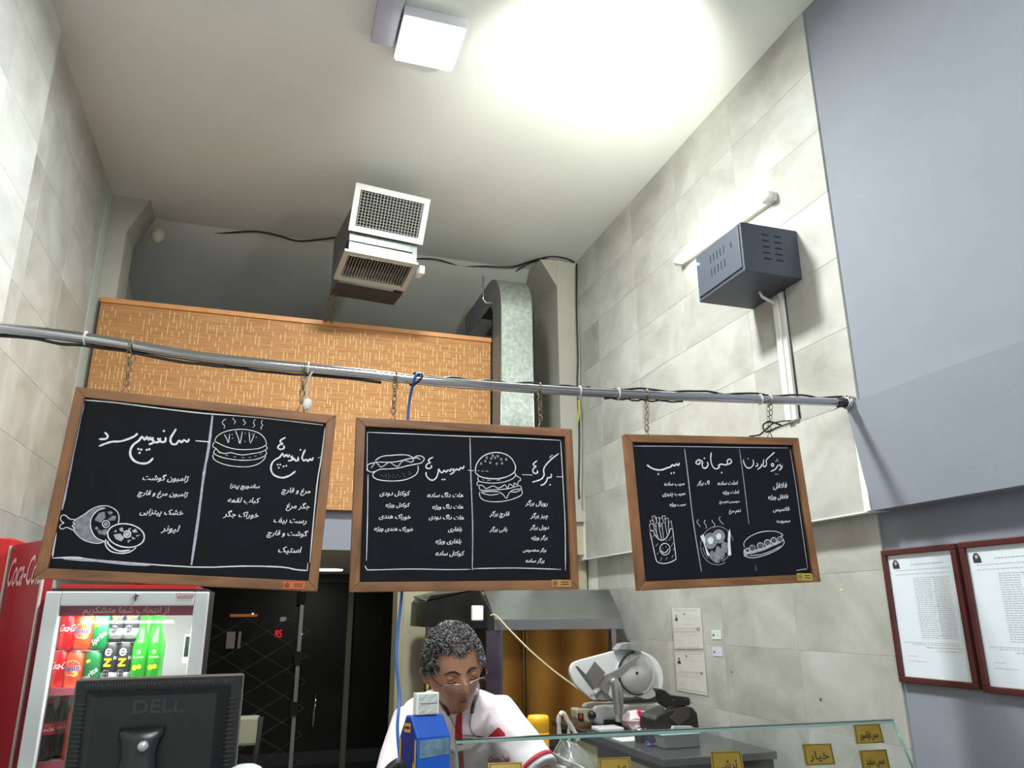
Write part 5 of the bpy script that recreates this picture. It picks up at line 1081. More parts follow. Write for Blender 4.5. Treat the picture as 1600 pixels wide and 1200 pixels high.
b = MB(); fnn = Vector((fwn.y, -fwn.x, 0)); b.add([base + fnn * .0015 + fwn * u + Vector((0, 0, z)) for u, z in ((.004, zf - .045), (Wd - .003, zf - .040), (Wd - .004, zf - .004), (.005, zf - .006))], [(0, 1, 2, 3)]); b.build('silver_sticker', mat('worn_silver', (120, 150, 170), .35, .5, noise_amt=.35, noise_scale=40), bd)
top = base + sdn * .033 + Vector((0, 0, zf + .047)); 
wp = thing('white_packet', tuple(top), 'white glossy packet standing on top of the blue dispenser', 'packet')
wl_ = at(650, 1122, 1, YD + .02); wr_ = at(686, 1117, 1, YD + .02); ww = (wr_ - wl_).length; wz = at(648, 1083, 1, YD + .02).z
pb = Vector((wl_.x, YD + .016, zf + .0475)); pf = Vector((math.cos(.1), math.sin(.1), 0)); pdp = Vector((-math.sin(.35), math.cos(.35), 0)); hP = wz - pb.z
def wq(u, v, h): return pb + pf * u + pdp * v + Vector((0, 0, h))
b = MB(); b.hexa([wq(0, 0, 0), wq(ww, 0, 0), wq(ww, .018, 0), wq(0, .018, 0)], [wq(0, 0, hP), wq(ww, 0, hP), wq(ww, .018, hP), wq(0, .018, hP)]); b.build('carton', WHITEP, wp, bevel=.002)
b = MB(); rr = random.Random(9); b.sheet([[wq(ww * (.08 + .84 * i / 6), -.001 - rr.uniform(0, .0015), hP * (.08 + .84 * j / 6)) for i in range(7)] for j in range(7)], False); b.build('crumpled_foil', mat('silver_white_foil', (206, 210, 206), .2, .3), wp)
b = MB(); b.hexa([wq(ww * .14, -.003, hP * .5), wq(ww * .9, -.003, hP * .5), wq(ww * .9, -.003, hP * .52), wq(ww * .14, -.003, hP * .52)], [wq(ww * .14, -.001, hP * .5), wq(ww * .9, -.001, hP * .5), wq(ww * .9, -.001, hP * .52), wq(ww * .14, -.001, hP * .52)]); b.build('slot', BLACK, wp)
bg = MB(); q = at(622, 1196, 1, YD - .03)
tag(MB().tube(smooth_poly([q + Vector((-.04, 0, -.16)), q + Vector((-.035, 0, -.04)), q + Vector((-.01, 0, 0)), q + Vector((.012, 0, -.012)), q + Vector((.015, .0, -.16))], 5), .011, 10).build('black_device', BLACK), 'small black rounded device at the foot of the blue cable', 'device')

# ------------------------------------------------------------------ glass display case
GT = 1.245; YG = 2.262
gc = thing('glass_display_case', (1.35, YG, 1.05), 'glass display case with gold name plates in front of the cook', 'display case')
gxl = at(714, 1158, 2, GT).x; gxr = 2.085; ygl = 2.285
EDGE = mat('glass_edge_light', (136, 166, 162), .25, alpha=1); EDGD = mat('glass_edge_dark', (22, 50, 44), .2)
GT_ = .009; pl, pr_ = (gxl, 2.350), (gxr, 2.262)
SG = glass_mat('case_glass', (.86, .93, .92, 1), .03, .03)
b = MB(); b.add([(pl[0], pl[1], GT - GT_), (pr_[0], pr_[1], GT - GT_), (pr_[0], pr_[1] - .075, 1.06), (pl[0], pl[1] - .075, 1.06)], [(0, 1, 2, 3)]); b.build('front_glass', SG, gc)
b = MB(); b.hexa([(pl[0], pl[1] - .002, GT - GT_), (pr_[0], pr_[1] - .002, GT - GT_), (pr_[0], pr_[1] + .004, GT - GT_), (pl[0], pl[1] + .004, GT - GT_)], [(pl[0], pl[1] - .002, GT - .001), (pr_[0], pr_[1] - .002, GT - .001), (pr_[0], pr_[1] + .004, GT - .001), (pl[0], pl[1] + .004, GT - .001)]); b.build('polished_edge', EDGE, gc)
b = MB(); b.hexa([(pl[0], pl[1] + .0, GT - .001), (pr_[0], pr_[1] + .0, GT - .001), (pr_[0], pr_[1] + .02, GT - .001), (pl[0], pl[1] + .02, GT - .001)], [(pl[0], pl[1] + .0, GT + .0015), (pr_[0], pr_[1] + .0, GT + .0015), (pr_[0], pr_[1] + .02, GT + .0015), (pl[0], pl[1] + .02, GT + .0015)]); b.build('green_arris', EDGD, gc)
b = MB(); b.add([(pl[0], pl[1], GT - GT_), (pl[0], pl[1] + .02, GT - GT_), (pl[0], pl[1] + .02, 1.06), (pl[0], pl[1] - .075, 1.06)], [(0, 1, 2, 3)]); b.build('side_glass', SG, gc)
b = MB(); b.tube([(pl[0], pl[1] - .001, GT - GT_), (pl[0], pl[1] - .076, 1.06)], .004, 5); b.build('side_edge', mat('glass_edge_green', (90, 130, 122), .2), gc)
b = MB(); b.tube([(pr_[0], pr_[1] - .001, GT - GT_), (pr_[0], pr_[1] - .076, 1.06)], .004, 5); b.build('side_edge', MATS['glass_edge_green'], gc)
b = MB(); b.add([(gxr - .10, pr_[1] - .006, GT - GT_), (gxr - .085, pr_[1] - .006, GT - GT_), (gxr - .085, pr_[1] - .08, 1.06), (gxr - .10, pr_[1] - .08, 1.06)], [(0, 1, 2, 3)]); 
# name plates lying on the sloped front glass
nG = Vector((pr_[0] - pl[0], pr_[1] - pl[1], 0)).normalized(); dG = Vector((0, -.075, -(GT - GT_ - 1.06))).normalized(); nrm_ = nG.cross(dG).normalized(); nrm_ = nrm_ if nrm_.y < 0 else -nrm_
def onglass(px, py, e=.002):
    d = cF + cR * ((px - 800) / FPX) - cU * ((py - 600) / FPX); o = Vector((pl[0], pl[1], GT - GT_)); t = (o - CAM).dot(nrm_) / d.dot(nrm_); return CAM + d * t + nrm_ * e
GOLD = mat('gold_foil', (142, 118, 46), .35, .45, noise_amt=.15, noise_scale=18); GB = mat('plate_black', (40, 30, 10), .5)
def plate_(tl, tr, br, bl, txt, label):
    c4 = [onglass(*p) for p in (tl, tr, br, bl)]; ce = sum(c4, Vector()) / 4
    t = thing('name_plate', tuple(ce), label, 'sign', 'gold name plates on the display case')
    b = MB(); b.hexa(c4, [p + nrm_ * .0015 for p in c4]); b.build('plate', GOLD, t)
    b = MB(); ins = lambda k: [ce + (p - ce) * k + nrm_ * .0022 for p in c4]; A_, B_ = ins(.92), ins(.87)
    b.add(A_ + B_, [(i, (i + 1) % 4, 4 + (i + 1) % 4, 4 + i) for i in range(4)]); b.build('border_line', GB, t)
    xd = (c4[1] - c4[0]); zd = (c4[0] - c4[3]); wd = xd.length; hd = zd.length
    o = c4[3] + xd * .17 + zd * .27 + nrm_ * .0022
    text(txt, o, xd, zd, wd * .66, hd * .5, bold=.0008, nrm=nrm_).build('plate_lettering', GB, t)
plate_((1252, 1163), (1298, 1162), (1305, 1195), (1258, 1197), 'خیار', 'gold plate reading cucumber, left of the two stacked plates')
plate_((1332, 1133), (1374, 1131), (1381, 1161), (1337, 1163), 'سس فرانسوی', 'gold plate reading French sauce, upper of the two at the right end')
plate_((1341, 1173), (1384, 1171), (1391, 1203), (1347, 1205), 'سس سفید', 'gold plate reading white sauce, lower of the two at the right end')
plate_((1109, 1175), (1156, 1173), (1164, 1212), (1113, 1214), 'ترشی', 'gold plate reading pickle, in front of the steel worktop')
plate_((934, 1185), (984, 1183), (988, 1222), (938, 1224), 'کاهو', 'gold plate reading lettuce, right of the white plastic bag')
plate_((762, 1193), (816, 1191), (818, 1232), (764, 1234), 'گوجه', 'gold plate in front of the cook, cut by the picture edge')

# ------------------------------------------------------------------ worktop behind with slicer
wk = thing('steel_workbench', (1.6, 3.25, 0), 'steel-topped workbench with dark fronts in the right corner', 'workbench')
ZW = 1.05
c1 = at(1035, 1186, 2, ZW); c2 = at(1160, 1172, 2, ZW); c3 = at(925, 1147, 2, ZW)
wx0, wy0 = c1.x, min(c1.y, c2.y); wx1 = 2.08; wy1 = 4.15
b = MB(); b.hexa([(wx0, wy0, ZW - .03), (wx1, wy0, ZW - .03), (wx1, wy1, ZW - .03), (wx0 - .0, wy1, ZW - .03)], [(wx0, wy0, ZW), (wx1, wy0, ZW), (wx1, wy1, ZW), (wx0 - .0, wy1, ZW)]); b.build('worktop', mat('worktop_steel', (120, 120, 116), .3, .8, noise_amt=.1), wk, bevel=.003)
box(wx0 + .03, wx1, wy0 + .03, wy1, .08, ZW - .03).build('body', mat('bench_brown', (70, 52, 40), .5), wk)
for i in range(3):
    y = wy0 + .05 + i * .32; dr = box(wx0 + .024, wx0 + .03, y, y + .3, .15, ZW - .06).build('door', mat('bench_door_maroon', (66, 30, 32), .4) if i % 2 else mat('bench_door_cream', (186, 176, 130), .5), wk)
    MB().tube([(wx0 + .018, y + .28, .7), (wx0 + .01, y + .28, .72), (wx0 + .01, y + .28, .82), (wx0 + .018, y + .28, .84)], .005, 6).build('handle', STEEL, dr)
for i in range(2):
    x = wx0 + .06 + i * .23; box(x, x + .21, wy0 + .024, wy0 + .03, .15, ZW - .06).build('door', mat('bench_front', (92, 70, 54), .45), wk)
YSL = 3.75
def yc(px, py): return at(px, py, 2, ZW + .002).y
sl = thing('meat_slicer', (1.75, YSL, ZW), 'white and steel meat slicer on the bench beside the right wall', 'slicer')
SB = mat('slicer_white', (216, 218, 220), .3); SA = mat('slicer_aluminium', (150, 150, 150), .33, .9); SGR = mat('slicer_grey', (146, 148, 146), .45, .3)
def P3(px, py, y=YSL): return at(px, py, 1, y)
def slab(pts, y, th, nm, m, par=sl, bevel=.003, dy=0):
    b = MB(); b.prism([P3(px, py, y) for px, py in pts], (0, th, 0)); return b.build(nm, m, par, bevel=bevel)
K = lambda pts: [(880 + x / 6.668, 990 + y / 6.668) for x, y in pts]   # zoomed-crop coordinates
guard = smooth_poly([(x, y, 0) for x, y in [(80, 370), (105, 315), (160, 285), (300, 245), (450, 205), (560, 178), (700, 165), (840, 190), (950, 255), (1020, 350), (1045, 470), (1030, 570), (980, 640), (900, 680), (830, 675), (770, 645), (720, 665), (600, 665), (350, 690), (300, 680), (200, 600), (120, 520), (85, 440)]], 3, True)
slab(K([(p.x, p.y) for p in guard]), YSL, .03, 'guard_plate', SB)
# blade disc with ring
bc = P3(*K([(760, 410)])[0], YSL - .012); br = abs(P3(*K([(962, 410)])[0]).x - P3(*K([(558, 410)])[0]).x) / 2
Rx = Matrix.Rotation(PI / 2, 3, 'X')
MB().lathe([(br * 1.0, -.012), (br * 1.0, .0), (br * .96, .004), (br * .86, .002), (br * .84, -.002)], bc, 40, Rx).build('blade_ring', mat('ring_white', (206, 208, 210), .3, .2), sl)
MB().lathe([(br * .86, .0), (br * .84, .006), (.001, .009)], bc, 40, Rx).build('blade', mat('blade_steel', (196, 198, 198), .4, .05), sl)
b = MB(); ra = br * .93; b.tube([(bc.x + ra * math.cos(t), bc.y - .008, bc.z + ra * math.sin(t)) for t in [math.radians(95 + 190 * i / 24) for i in range(25)]], .006, 6); b.build('blade_groove', mat('groove_dark', (70, 72, 76), .3, .5), sl)
MB().lathe([(.007, 0), (.007, .012), (.003, .013)], bc, 14, Rx).build('hub_knob', BLACK, sl)
slab(K([(555, 170), (610, 105), (700, 92), (790, 100), (822, 130), (815, 200), (780, 190), (700, 170), (620, 170)]), YSL - .05, .06, 'sharpener_housing', SGR)
MB().lathe([(.007, 0), (.008, .006), (.004, .010)], P3(*K([(676, 90)])[0], YSL - .02), 12).build('sharpener_knob', BLACK, sl)
slab(K([(675, 110), (705, 110), (700, 285), (680, 285)]), YSL - .06, .006, 'clear_shield', SG, bevel=0)
slab(K([(330, 290), (440, 410), (415, 450), (315, 590), (235, 430)]), YSL - .075, .004, 'food_pusher', mat('pusher_steel', (132, 128, 124), .4, .5), bevel=0)
slab(K([(128, 345), (150, 338), (240, 430), (330, 575), (310, 590), (225, 480)]), YSL - .085, .005, 'carriage_edge', mat('edge_steel', (110, 108, 108), .4, .5), bevel=0)
slab(K([(330, 575), (410, 450), (430, 440), (560, 380), (720, 270), (790, 225), (800, 245), (720, 330), (640, 420), (560, 480), (500, 520), (470, 640), (430, 620), (380, 560)]), YSL - .07, .012, 'carriage_tray', mat('tray_steel', (150, 144, 142), .4, .5), bevel=.001)
slab(K([(330, 640), (400, 590), (480, 640), (520, 690), (420, 700), (350, 680)]), YSL - .06, .02, 'thickness_plate', SGR)
b = MB(); b.tube([P3(*K([p])[0], YSL - .08) for p in ((300, 640), (350, 610), (400, 575))], .006, 8); b.ball(P3(*K([(300, 642)])[0], YSL - .085), .008); b.build('carriage_bolt', STEEL, sl)
b = MB(); pts = smooth_poly([P3(*K([p])[0], YSL - .08) for p in ((500, 480), (540, 520), (560, 580), (570, 680), (575, 780), (580, 880), (575, 920))], 4); b.tube(pts, [.018 + .010 * math.sin(PI * min(1, i / 20)) for i in range(len(pts))], 12); b.build('carriage_arm', mat('arm_aluminium', (178, 178, 178), .3, .85), sl)
slab(K([(315, 790), (330, 755), (430, 740), (520, 745), (1050, 720), (1100, 770), (1150, 790), (1150, 960), (440, 965), (380, 965), (320, 930)]), YSL + .0, .16, 'motor_base', mat('base_aluminium', (172, 174, 170), .4, .3), bevel=.01)
slab(K([(620, 700), (1020, 640), (1020, 730), (620, 745)]), YSL + .04, .1, 'blade_mount', mat('mount_dark', (96, 94, 88), .5, .3))
slab(K([(135, 800), (150, 785), (320, 780), (330, 930), (270, 930), (145, 890)]), YSL + .02, .08, 'switch_housing', mat('switch_cream', (158, 158, 132), .5), bevel=.005)
slab(K([(160, 830), (215, 830), (215, 925), (165, 915)]), YSL + .005, .016, 'switch_plate', BLACK)
slab(K([(175, 845), (200, 845), (200, 885), (175, 885)]), YSL - .002, .008, 'red_switch', RED, bevel=.001)
MB().lathe([(.019, 0), (.018, .02), (.014, .022), (.014, .032)], P3(*K([(290, 845)])[0], YSL + .015), 18, Rx).build('dial', mat('dial_black', (26, 26, 34), .4), sl)
slab(K([(440, 900), (560, 900), (720, 910), (720, 965), (440, 965)]), YSL - .02, .03, 'foot_recess', BLACKM)
z_ = ZW
for px in (350, 1080):
    q = P3(*K([(px, 960)])[0], YSL + .08); MB().lathe([(.018, ZW - q.z if q.z > ZW else -.001), (.02, .01)], (q.x, q.y, max(q.z, ZW + .001)), 12).build('foot', BLACK, sl)
def Q(x, y, yy=YSL): return P3(*K([(x, y)])[0], yy)
# tray in front of the slicer
yt = yc(957, 1144); q0, q1 = Q(385, 1005, yt), Q(640, 1005, yt)
tag(box(q0.x, q1.x, yt, yt + .11, ZW + .0005, Q(500, 985, yt).z).build('white_tray', mat('tray_white', (196, 200, 206), .4), bevel=.006), 'low white tray in front of the slicer foot', 'tray')
zt_ = q0.z - .012
# red white bread bag
bb = thing('bread_bag', tuple(Q(800, 1000, yt + .07)), 'crumpled white plastic bag with red print in front of the slicer', 'bag')
rr = random.Random(12)
def blobsheet(outline, y, depth, nm, m, par, seed=1):
    """rounded crumpled body filled from an outline"""
    P_ = [P3(*K([p])[0], y) for p in outline]; c0 = sum(P_, Vector()) / len(P_); rr = random.Random(seed); b = MB(); n = len(P_)
    rings = []
    for k, (s_, dy) in enumerate(((1.0, 0), (.88, -.55), (.6, -.85), (.25, -1.0))):
        rings.append([c0 + (p - c0) * s_ * (1 + (rr.uniform(-.06, .06) if k else 0)) + Vector((0, dy * depth + rr.uniform(-.15, .15) * depth * (k > 0), 0)) for p in P_])
    vs = [p for r_ in rings for p in r_] + [c0 + Vector((0, -depth, 0))] + [p + Vector((0, depth * .8, 0)) for p in rings[0]]
    fs = []
    for k in range(3):
        for i in range(n): fs.append((k * n + i, k * n + (i + 1) % n, (k + 1) * n + (i + 1) % n, (k + 1) * n + i))
    fs += [(3 * n + i, 3 * n + (i + 1) % n, 4 * n) for i in range(n)] + [(i, (i + 1) % n, 4 * n + 1 + (i + 1) % n, 4 * n + 1 + i) for i in range(n)] + [tuple(range(4 * n + 1, 5 * n + 1))]
    b.add(vs, fs, False); return b.build(nm, m, par)
blobsheet([(590, 905), (640, 860), (700, 810), (780, 798), (860, 810), (890, 840), (975, 850), (980, 890), (940, 930), (960, 1010), (860, 1015), (700, 1020), (640, 960), (620, 900)], yt + .09, .035, 'bag_film', mat('bag_white_pink', (232, 208, 212), .35), bb, 3)
blobsheet([(780, 800), (805, 800), (815, 860), (850, 880), (930, 910), (960, 960), (900, 975), (800, 960), (790, 890)], yt + .058, .014, 'red_print', mat('bag_red', (214, 30, 46), .4), bb, 4)
blobsheet([(815, 815), (838, 812), (842, 860), (820, 868)], yt + .048, .006, 'blue_print', mat('bag_blue', (70, 110, 190), .4), bb, 5)
# salt shaker with steel cap
YSS = yc(1000, 1159.5)
sq = Q(800, 1130, YSS); ssh = thing('salt_shaker', tuple(sq), 'small dark shaker with a steel dome cap behind the glass edge', 'shaker')
ss = abs(Q(850, 1000, YSS).x - Q(752, 1000, YSS).x) / 2; ztop = Q(800, 975, YSS).z; zb_ = max(sq.z, 1.05)
MB().lathe([(ss * .9, 0), (ss, .005), (ss, ztop - zb_ - ss * 1.1), (ss * .9, ztop - zb_ - ss)], (sq.x, YSS, zb_), 18).build('jar', mat('dark_jar', (34, 34, 38), .2), ssh)
MB().lathe([(ss * 1.02, ztop - zb_ - ss * 1.1), (ss * 1.02, ztop - zb_ - ss * .7), (ss * .7, ztop - zb_ - ss * .15), (.001, ztop - zb_)], (sq.x, YSS, zb_), 18).build('dome_cap', STEEL, ssh)
# markers
for i, (xa, xb_, yy, cm, lb) in enumerate((((880, 1145), (1000, 1140), yc(1020, 1162), (40, 80, 170), 'blue and red marker lying on the steel worktop'), ((870, 1160), (995, 1165), yc(1020, 1166), (60, 100, 190), 'second blue marker lying nearer on the worktop'))):
    p0, p1 = Q(*xa, yy), Q(*xb_, yy); p0.z = p1.z = ZW + .0075
    t = thing('marker_pen', tuple(p0), lb, 'pen'); MB().tube([p0, p0.lerp(p1, .6)], .006, 10).build('barrel', mat('pen_blue', cm, .4), t); MB().tube([p0.lerp(p1, .6), p1], .0065, 10).build('cap', mat('pen_red', (150, 50, 50), .4), t)
b = box(Q(640, 1120, YSS).x, Q(1000, 1120, YSS).x, YSS + .03, YSS + .14, ZW + .0005, ZW + .004); tag(b.build('paper_sheet', PAPER), 'white paper sheet lying on the worktop behind the glass', 'paper')
YPR = yc(1090, 1164); YTB = yc(1060, 1167) - .01
# black machine beside the slicer
bm_ = thing('black_press', tuple(Q(1190, 1000, YPR + .06)), 'black angular kitchen appliance with a raised handle by the wall', 'appliance')
BK = mat('appliance_black', (44, 42, 42), .35)
slab(K([(955, 1010), (950, 900), (985, 855), (1060, 820), (1130, 790), (1310, 760), (1350, 770), (1400, 830), (1422, 1010), (1422, 1150), (955, 1150)]), YPR + .03, .14, 'housing', BK, bm_, bevel=.006)
slab(K([(1110, 880), (1190, 800), (1320, 790), (1320, 870), (1200, 960)]), YPR + .023, .006, 'smoked_window', mat('smoke_brown', (72, 64, 62), .15), bm_, bevel=.001)
slab(K([(975, 580), (1010, 575), (1060, 590), (1120, 640), (1310, 665), (1325, 690), (1322, 745), (1290, 752), (1080, 765), (1040, 740), (1020, 700), (1012, 620)]), YPR + .05, .05, 'lever', mat('lever_black', (34, 32, 32), .4), bm_)
for x, y in ((1147, 695), (1272, 690)): MB().lathe([(.003, 0), (.002, .003)], Q(x, y, YPR + .05), 8, Rx).build('screw', STEEL, bm_)
MB().tube([Q(1322, 718, YPR + .06), Q(1350, 718, YPR + .06)], .003, 6).build('pivot_pin', STEEL, bm_)
MB().tube([Q(1060, 760, YPR + .07), Q(1080, 830, YPR + .07)], .008, 8).build('hinge', STEEL, bm_)
# plastic tub with lid
tb = thing('plastic_tub', tuple(Q(1240, 1100, YTB)), 'clear plastic tub with a pale lid in front of the black appliance', 'tub')
p0, p1 = Q(1010, 1150, YTB), Q(1400, 1150, YTB); zt_ = Q(1200, 1050, YTB).z
b = MB(); b.hexa([(p0.x + .01, YTB - .02, ZW + .002), (p1.x - .01, YTB - .02, ZW + .002), (p1.x - .01, YTB + .05, ZW + .002), (p0.x + .01, YTB + .05, ZW + .002)], [(p0.x, YTB - .025, zt_), (p1.x, YTB - .025, zt_), (p1.x, YTB + .055, zt_), (p0.x, YTB + .055, zt_)]); b.build('tub_body', mat('tub_plastic', (128, 134, 134), .3), tb, bevel=.004)
q0, q1 = Q(1150, 990, YTB), Q(1380, 990, YTB); box(p0.x - .002, p1.x + .002, YTB - .027, YTB + .057, zt_, zt_ + .006).build('lid', mat('lid_pale', (176, 184, 182), .3), tb, bevel=.002)
slab(K([(1150, 965), (1340, 965), (1375, 985), (1370, 1000), (1140, 1000)]), YTB + .03, .02, 'raised_lid', MATS['lid_pale'], tb, bevel=.002)

# ------------------------------------------------------------------ hood and grill cabinet
hd = thing('extractor_hood', (1.6, 4.3, 1.5), 'sloping stainless extractor hood above the brass-backed grill', 'hood')
YH = 4.2
hTL, hTR, hLL, hLR = at(752, 921, 1, 4.55), at(955, 925, 1, 4.55), at(774, 966, 1, YH), at(973, 966, 1, YH)
zlip1 = at(870, 967, 1, YH).z; zlip0 = at(870, 984, 1, YH).z; ztop = hTL.z
hx0, hx1 = at(774, 966, 1, YH).x, at(973, 975, 1, YH).x
b = MB(); b.hexa([(hx0, YH, zlip1), (hx1, YH, zlip1), (hx1, YH + .02, zlip1), (hx0, YH + .02, zlip1)], [(hTL.x, 4.50, ztop), (hx1 + .06, 4.50, ztop), (hx1 + .06, 4.52, ztop), (hTL.x, 4.52, ztop)]); b.build('sloped_front', BRUSH, hd)
box(hx0, hx1, YH - .005, YH + .02, zlip0, zlip1).build('lower_lip', mat('lip_steel', (150, 150, 154), .25, .9), hd, bevel=.002)
b = MB(); b.prism([(hx0 - .003, YH, zlip1), (hx0 - .003, YH, zlip0), (hx0 - .003, 4.95, zlip0), (hx0 - .003, 4.95, ztop), (hx0 - .003, 4.51, ztop)], (.003, 0, 0)); b.build('side_sheet', BRUSH, hd)
box(hTL.x, hx1 + .06, 4.52, 4.98, ztop - .004, ztop).build('top_sheet', BRUSH, hd)
q = at(746, 958, 1, 4.22); so_ = box(q.x - .035, q.x + .03, 4.2, 4.23, q.z - .04, q.z + .04).build('power_socket', WHITEP, None, bevel=.006); tag(so_, 'white surface socket at the left edge of the extractor hood', 'socket')
# smoke-blackened hood to the left
bh = thing('black_hood', (1.03, 4.6, 1.5), 'soot-black hood between the beige wall and the steel hood', 'hood')
YK = 4.35; k = [at(*p, 1, YK) for p in ((664, 980), (666, 940), (674, 930), (749, 921), (766, 983))]
SOOT = mat('soot_black', (26, 26, 24), .28, .3, noise_amt=.4, noise_scale=14, bump=.2, bump_scale=25)
b = MB(); b.prism(k, (0, .45, 0)); b.build('front', SOOT, bh)
b = MB(); b.hexa([(k[1].x, YK, k[1].z), (k[3].x, YK, k[3].z), (k[3].x, YK + .4, k[3].z + .03), (k[1].x, YK + .4, k[1].z + .03)], [(k[1].x, YK, k[1].z + .006), (k[3].x, YK, k[3].z + .006), (k[3].x, YK + .4, k[3].z + .036), (k[1].x, YK + .4, k[1].z + .036)]); b.build('top_sheet', mat('hood_green_grey', (92, 98, 86), .5, .3), bh)
# grill cabinet: steel posts, brass-coloured back, dark opening on the left
gk = thing('grill_cabinet', (1.5, 4.4, 0), 'steel grill cabinet with amber brass back panel under the hood', 'grill')
YB2 = 4.55
BR_ = bpy.data.materials.new('amber_brass'); BR_.use_nodes = True; nt = BR_.node_tree; bs = nt.nodes['Principled BSDF']; MATS['amber_brass'] = BR_
tc = nt.nodes.new('ShaderNodeTexCoord'); wv = nt.nodes.new('ShaderNodeTexWave'); wv.bands_direction = 'X'; wv.inputs['Scale'].default_value = 1.2; wv.inputs['Distortion'].default_value = 1.5; nt.links.new(tc.outputs['Object'], wv.inputs[0])
r = nt.nodes.new('ShaderNodeValToRGB'); r.color_ramp.elements[0].color = srgb((150, 98, 34)); r.color_ramp.elements[1].color = srgb((214, 152, 66)); nt.links.new(wv.outputs[1], r.inputs[0]); nt.links.new(r.outputs[0], bs.inputs['Base Color']); bs.inputs['Roughness'].default_value = .4; bs.inputs['Metallic'].default_value = .35
xa, xb2 = at(783, 1050, 1, YB2).x, 2.085
box(xa, xb2, YB2, YB2 + .01, .9, zlip0 - .001).build('back_panel', BR_, gk)
box(at(776, 1050, 1, YH).x, at(780, 1050, 1, YH).x + .03, YH + .032, YH + .05, 0, zlip0 - .001).build('post', mat('mirror_steel', (150, 140, 150), .15, .95), gk)
p0, p1 = at(760, 1050, 1, YH).x, at(782, 1050, 1, YH).x
box(p0, p1, YH + .006, YH + .03, 0, zlip0 - .001).build('post', mat('mirror_plum', (112, 100, 112), .2, .85, noise_amt=.3, noise_scale=8), gk)
for px in (817, 822): 
    xx = at(px, 1050, 1, YB2 - .02).x; box(xx, xx + .012, YB2 - .02, YB2 - .004, .9, zlip0 - .002).build('divider', mat('divider_bronze', (160, 132, 80), .3, .8), gk)
xx = at(958, 1050, 1, YH).x; box(xx, xx + .03, YH + .002, YH + .03, 0, zlip0 - .001).build('post', MATS['mirror_steel'], gk)
box(at(665, 1050, 1, YK).x, at(673, 1050, 1, YK).x, YK, YK + .03, 0, k[0].z - .002).build('post', MATS['mirror_plum'], gk)
box(at(673, 1050, 1, YB2).x, xa, YB2, YB2 + .01, .8, min(1.6, k[0].z - .01)).build('dark_back', mat('dark_bronze_back', (62, 48, 28), .35, .5, noise_amt=.3, noise_scale=6), gk)
box(at(665, 1050, 1, YK).x, xb2, YH + .05, YB2, .78, .9).build('grill_bed', BLACKM, gk)
box(at(665, 1050, 1, YK).x, xb2, YH + .06, YB2, .0, .78).build('base', BRUSH, gk)
lf = at(668, 1068, 1, YK - .01); tag(MB().tube([lf + Vector((0, 0, .02)), lf + Vector((0, 0, -.05))], .006, 6).build('gas_tap', mat('yellow_tap', (214, 190, 40), .5), gk), 'x', 'x')
o = bpy.data.objects['gas_tap']; del o['label']; del o['category']
# beige flex from hood to slicer
pts = smooth_poly([at(766, 962, 1, YH - .01), at(775, 962, 1, YH - .02), at(797, 985, 1, 4.1), at(830, 1018, 1, 4.0), at(865, 1048, 1, 3.92), at(895, 1070, 1, 3.85), at(910, 1082, 1, 3.8)], 5)
tag(MB().tube(pts, .005, 6).build('flex_cord', mat('beige_cord', (176, 162, 128), .5)), 'beige flex running from the hood down to the slicer', 'cable')
# yellow canister and plastic bag behind the glass
yc = thing('yellow_canister', tuple(at(842, 1200, 1, 3.0)), 'yellow cylindrical canister to the right of the cook', 'canister')
p0, p1 = at(825, 1150, 1, 3.0), at(857, 1150, 1, 3.0); rad = (p1.x - p0.x) / 2; zt_ = at(841, 1117, 1, 3.0).z
YCAN = mat('yellow_plastic', (232, 176, 20), .4)
MB().lathe([(rad, 1.0), (rad, zt_ - .05)], ((p0.x + p1.x) / 2, 3.0, 0), 24).build('canister_body', mat('canister_amber', (214, 148, 20), .4), yc)
MB().lathe([(rad * 1.02, zt_ - .06), (rad * 1.02, zt_ - .012), (rad * .9, zt_ - .002), (.001, zt_)], ((p0.x + p1.x) / 2, 3.0, 0), 24).build('screw_cap', YCAN, yc)
st_ = thing('side_table', (1.03, 3.0, 0), 'low stainless side table behind the glass case', 'table')
box(.99, 1.26, 2.62, 3.2, .96, .995).build('tabletop', BRUSH, st_)
for x in (1.01, 1.24):
    for y in (2.65, 3.17): MB().tube([(x, y, 0), (x, y, .96)], .015, 8).build('leg', BRUSH, st_)
BAGM = glass_mat('bag_plastic', (.80, .80, .76, 1), .22, .3)
pbag = thing('plastic_bag', tuple(at(895, 1200, 1, 2.75)), 'translucent white carrier bag standing behind the glass case', 'bag')
Z = lambda pts: [(840 + x / 5.714, 1100 + y / 5.714) for x, y in pts]
rr = random.Random(21); rows = []
for i, (xl, xr, yy) in enumerate(((205, 260, 320), (190, 340, 350), (160, 400, 400), (130, 450, 460), (110, 500, 520), (100, 540, 600), (110, 560, 760))):
    row = []
    for j in range(19):
        t = j / 18 * 2 * PI; c0 = (xl + xr) / 2; hw = (xr - xl) / 2; p = at(*Z([(c0 + hw * math.cos(t), yy)])[0], 1, 2.72); p.y += .06 * math.sin(t) * min(1, .4 + i * .15); p += Vector((rr.uniform(-.004, .004), rr.uniform(-.008, .008), rr.uniform(-.003, .003))) if j not in (0, 18) else Vector()
        row.append(p)
    row[18] = row[0]; rows.append(row)
MB().sheet(rows).build('bag_body', BAGM, pbag)
BAGH = mat('bag_handle_white', (196, 192, 182), .4)
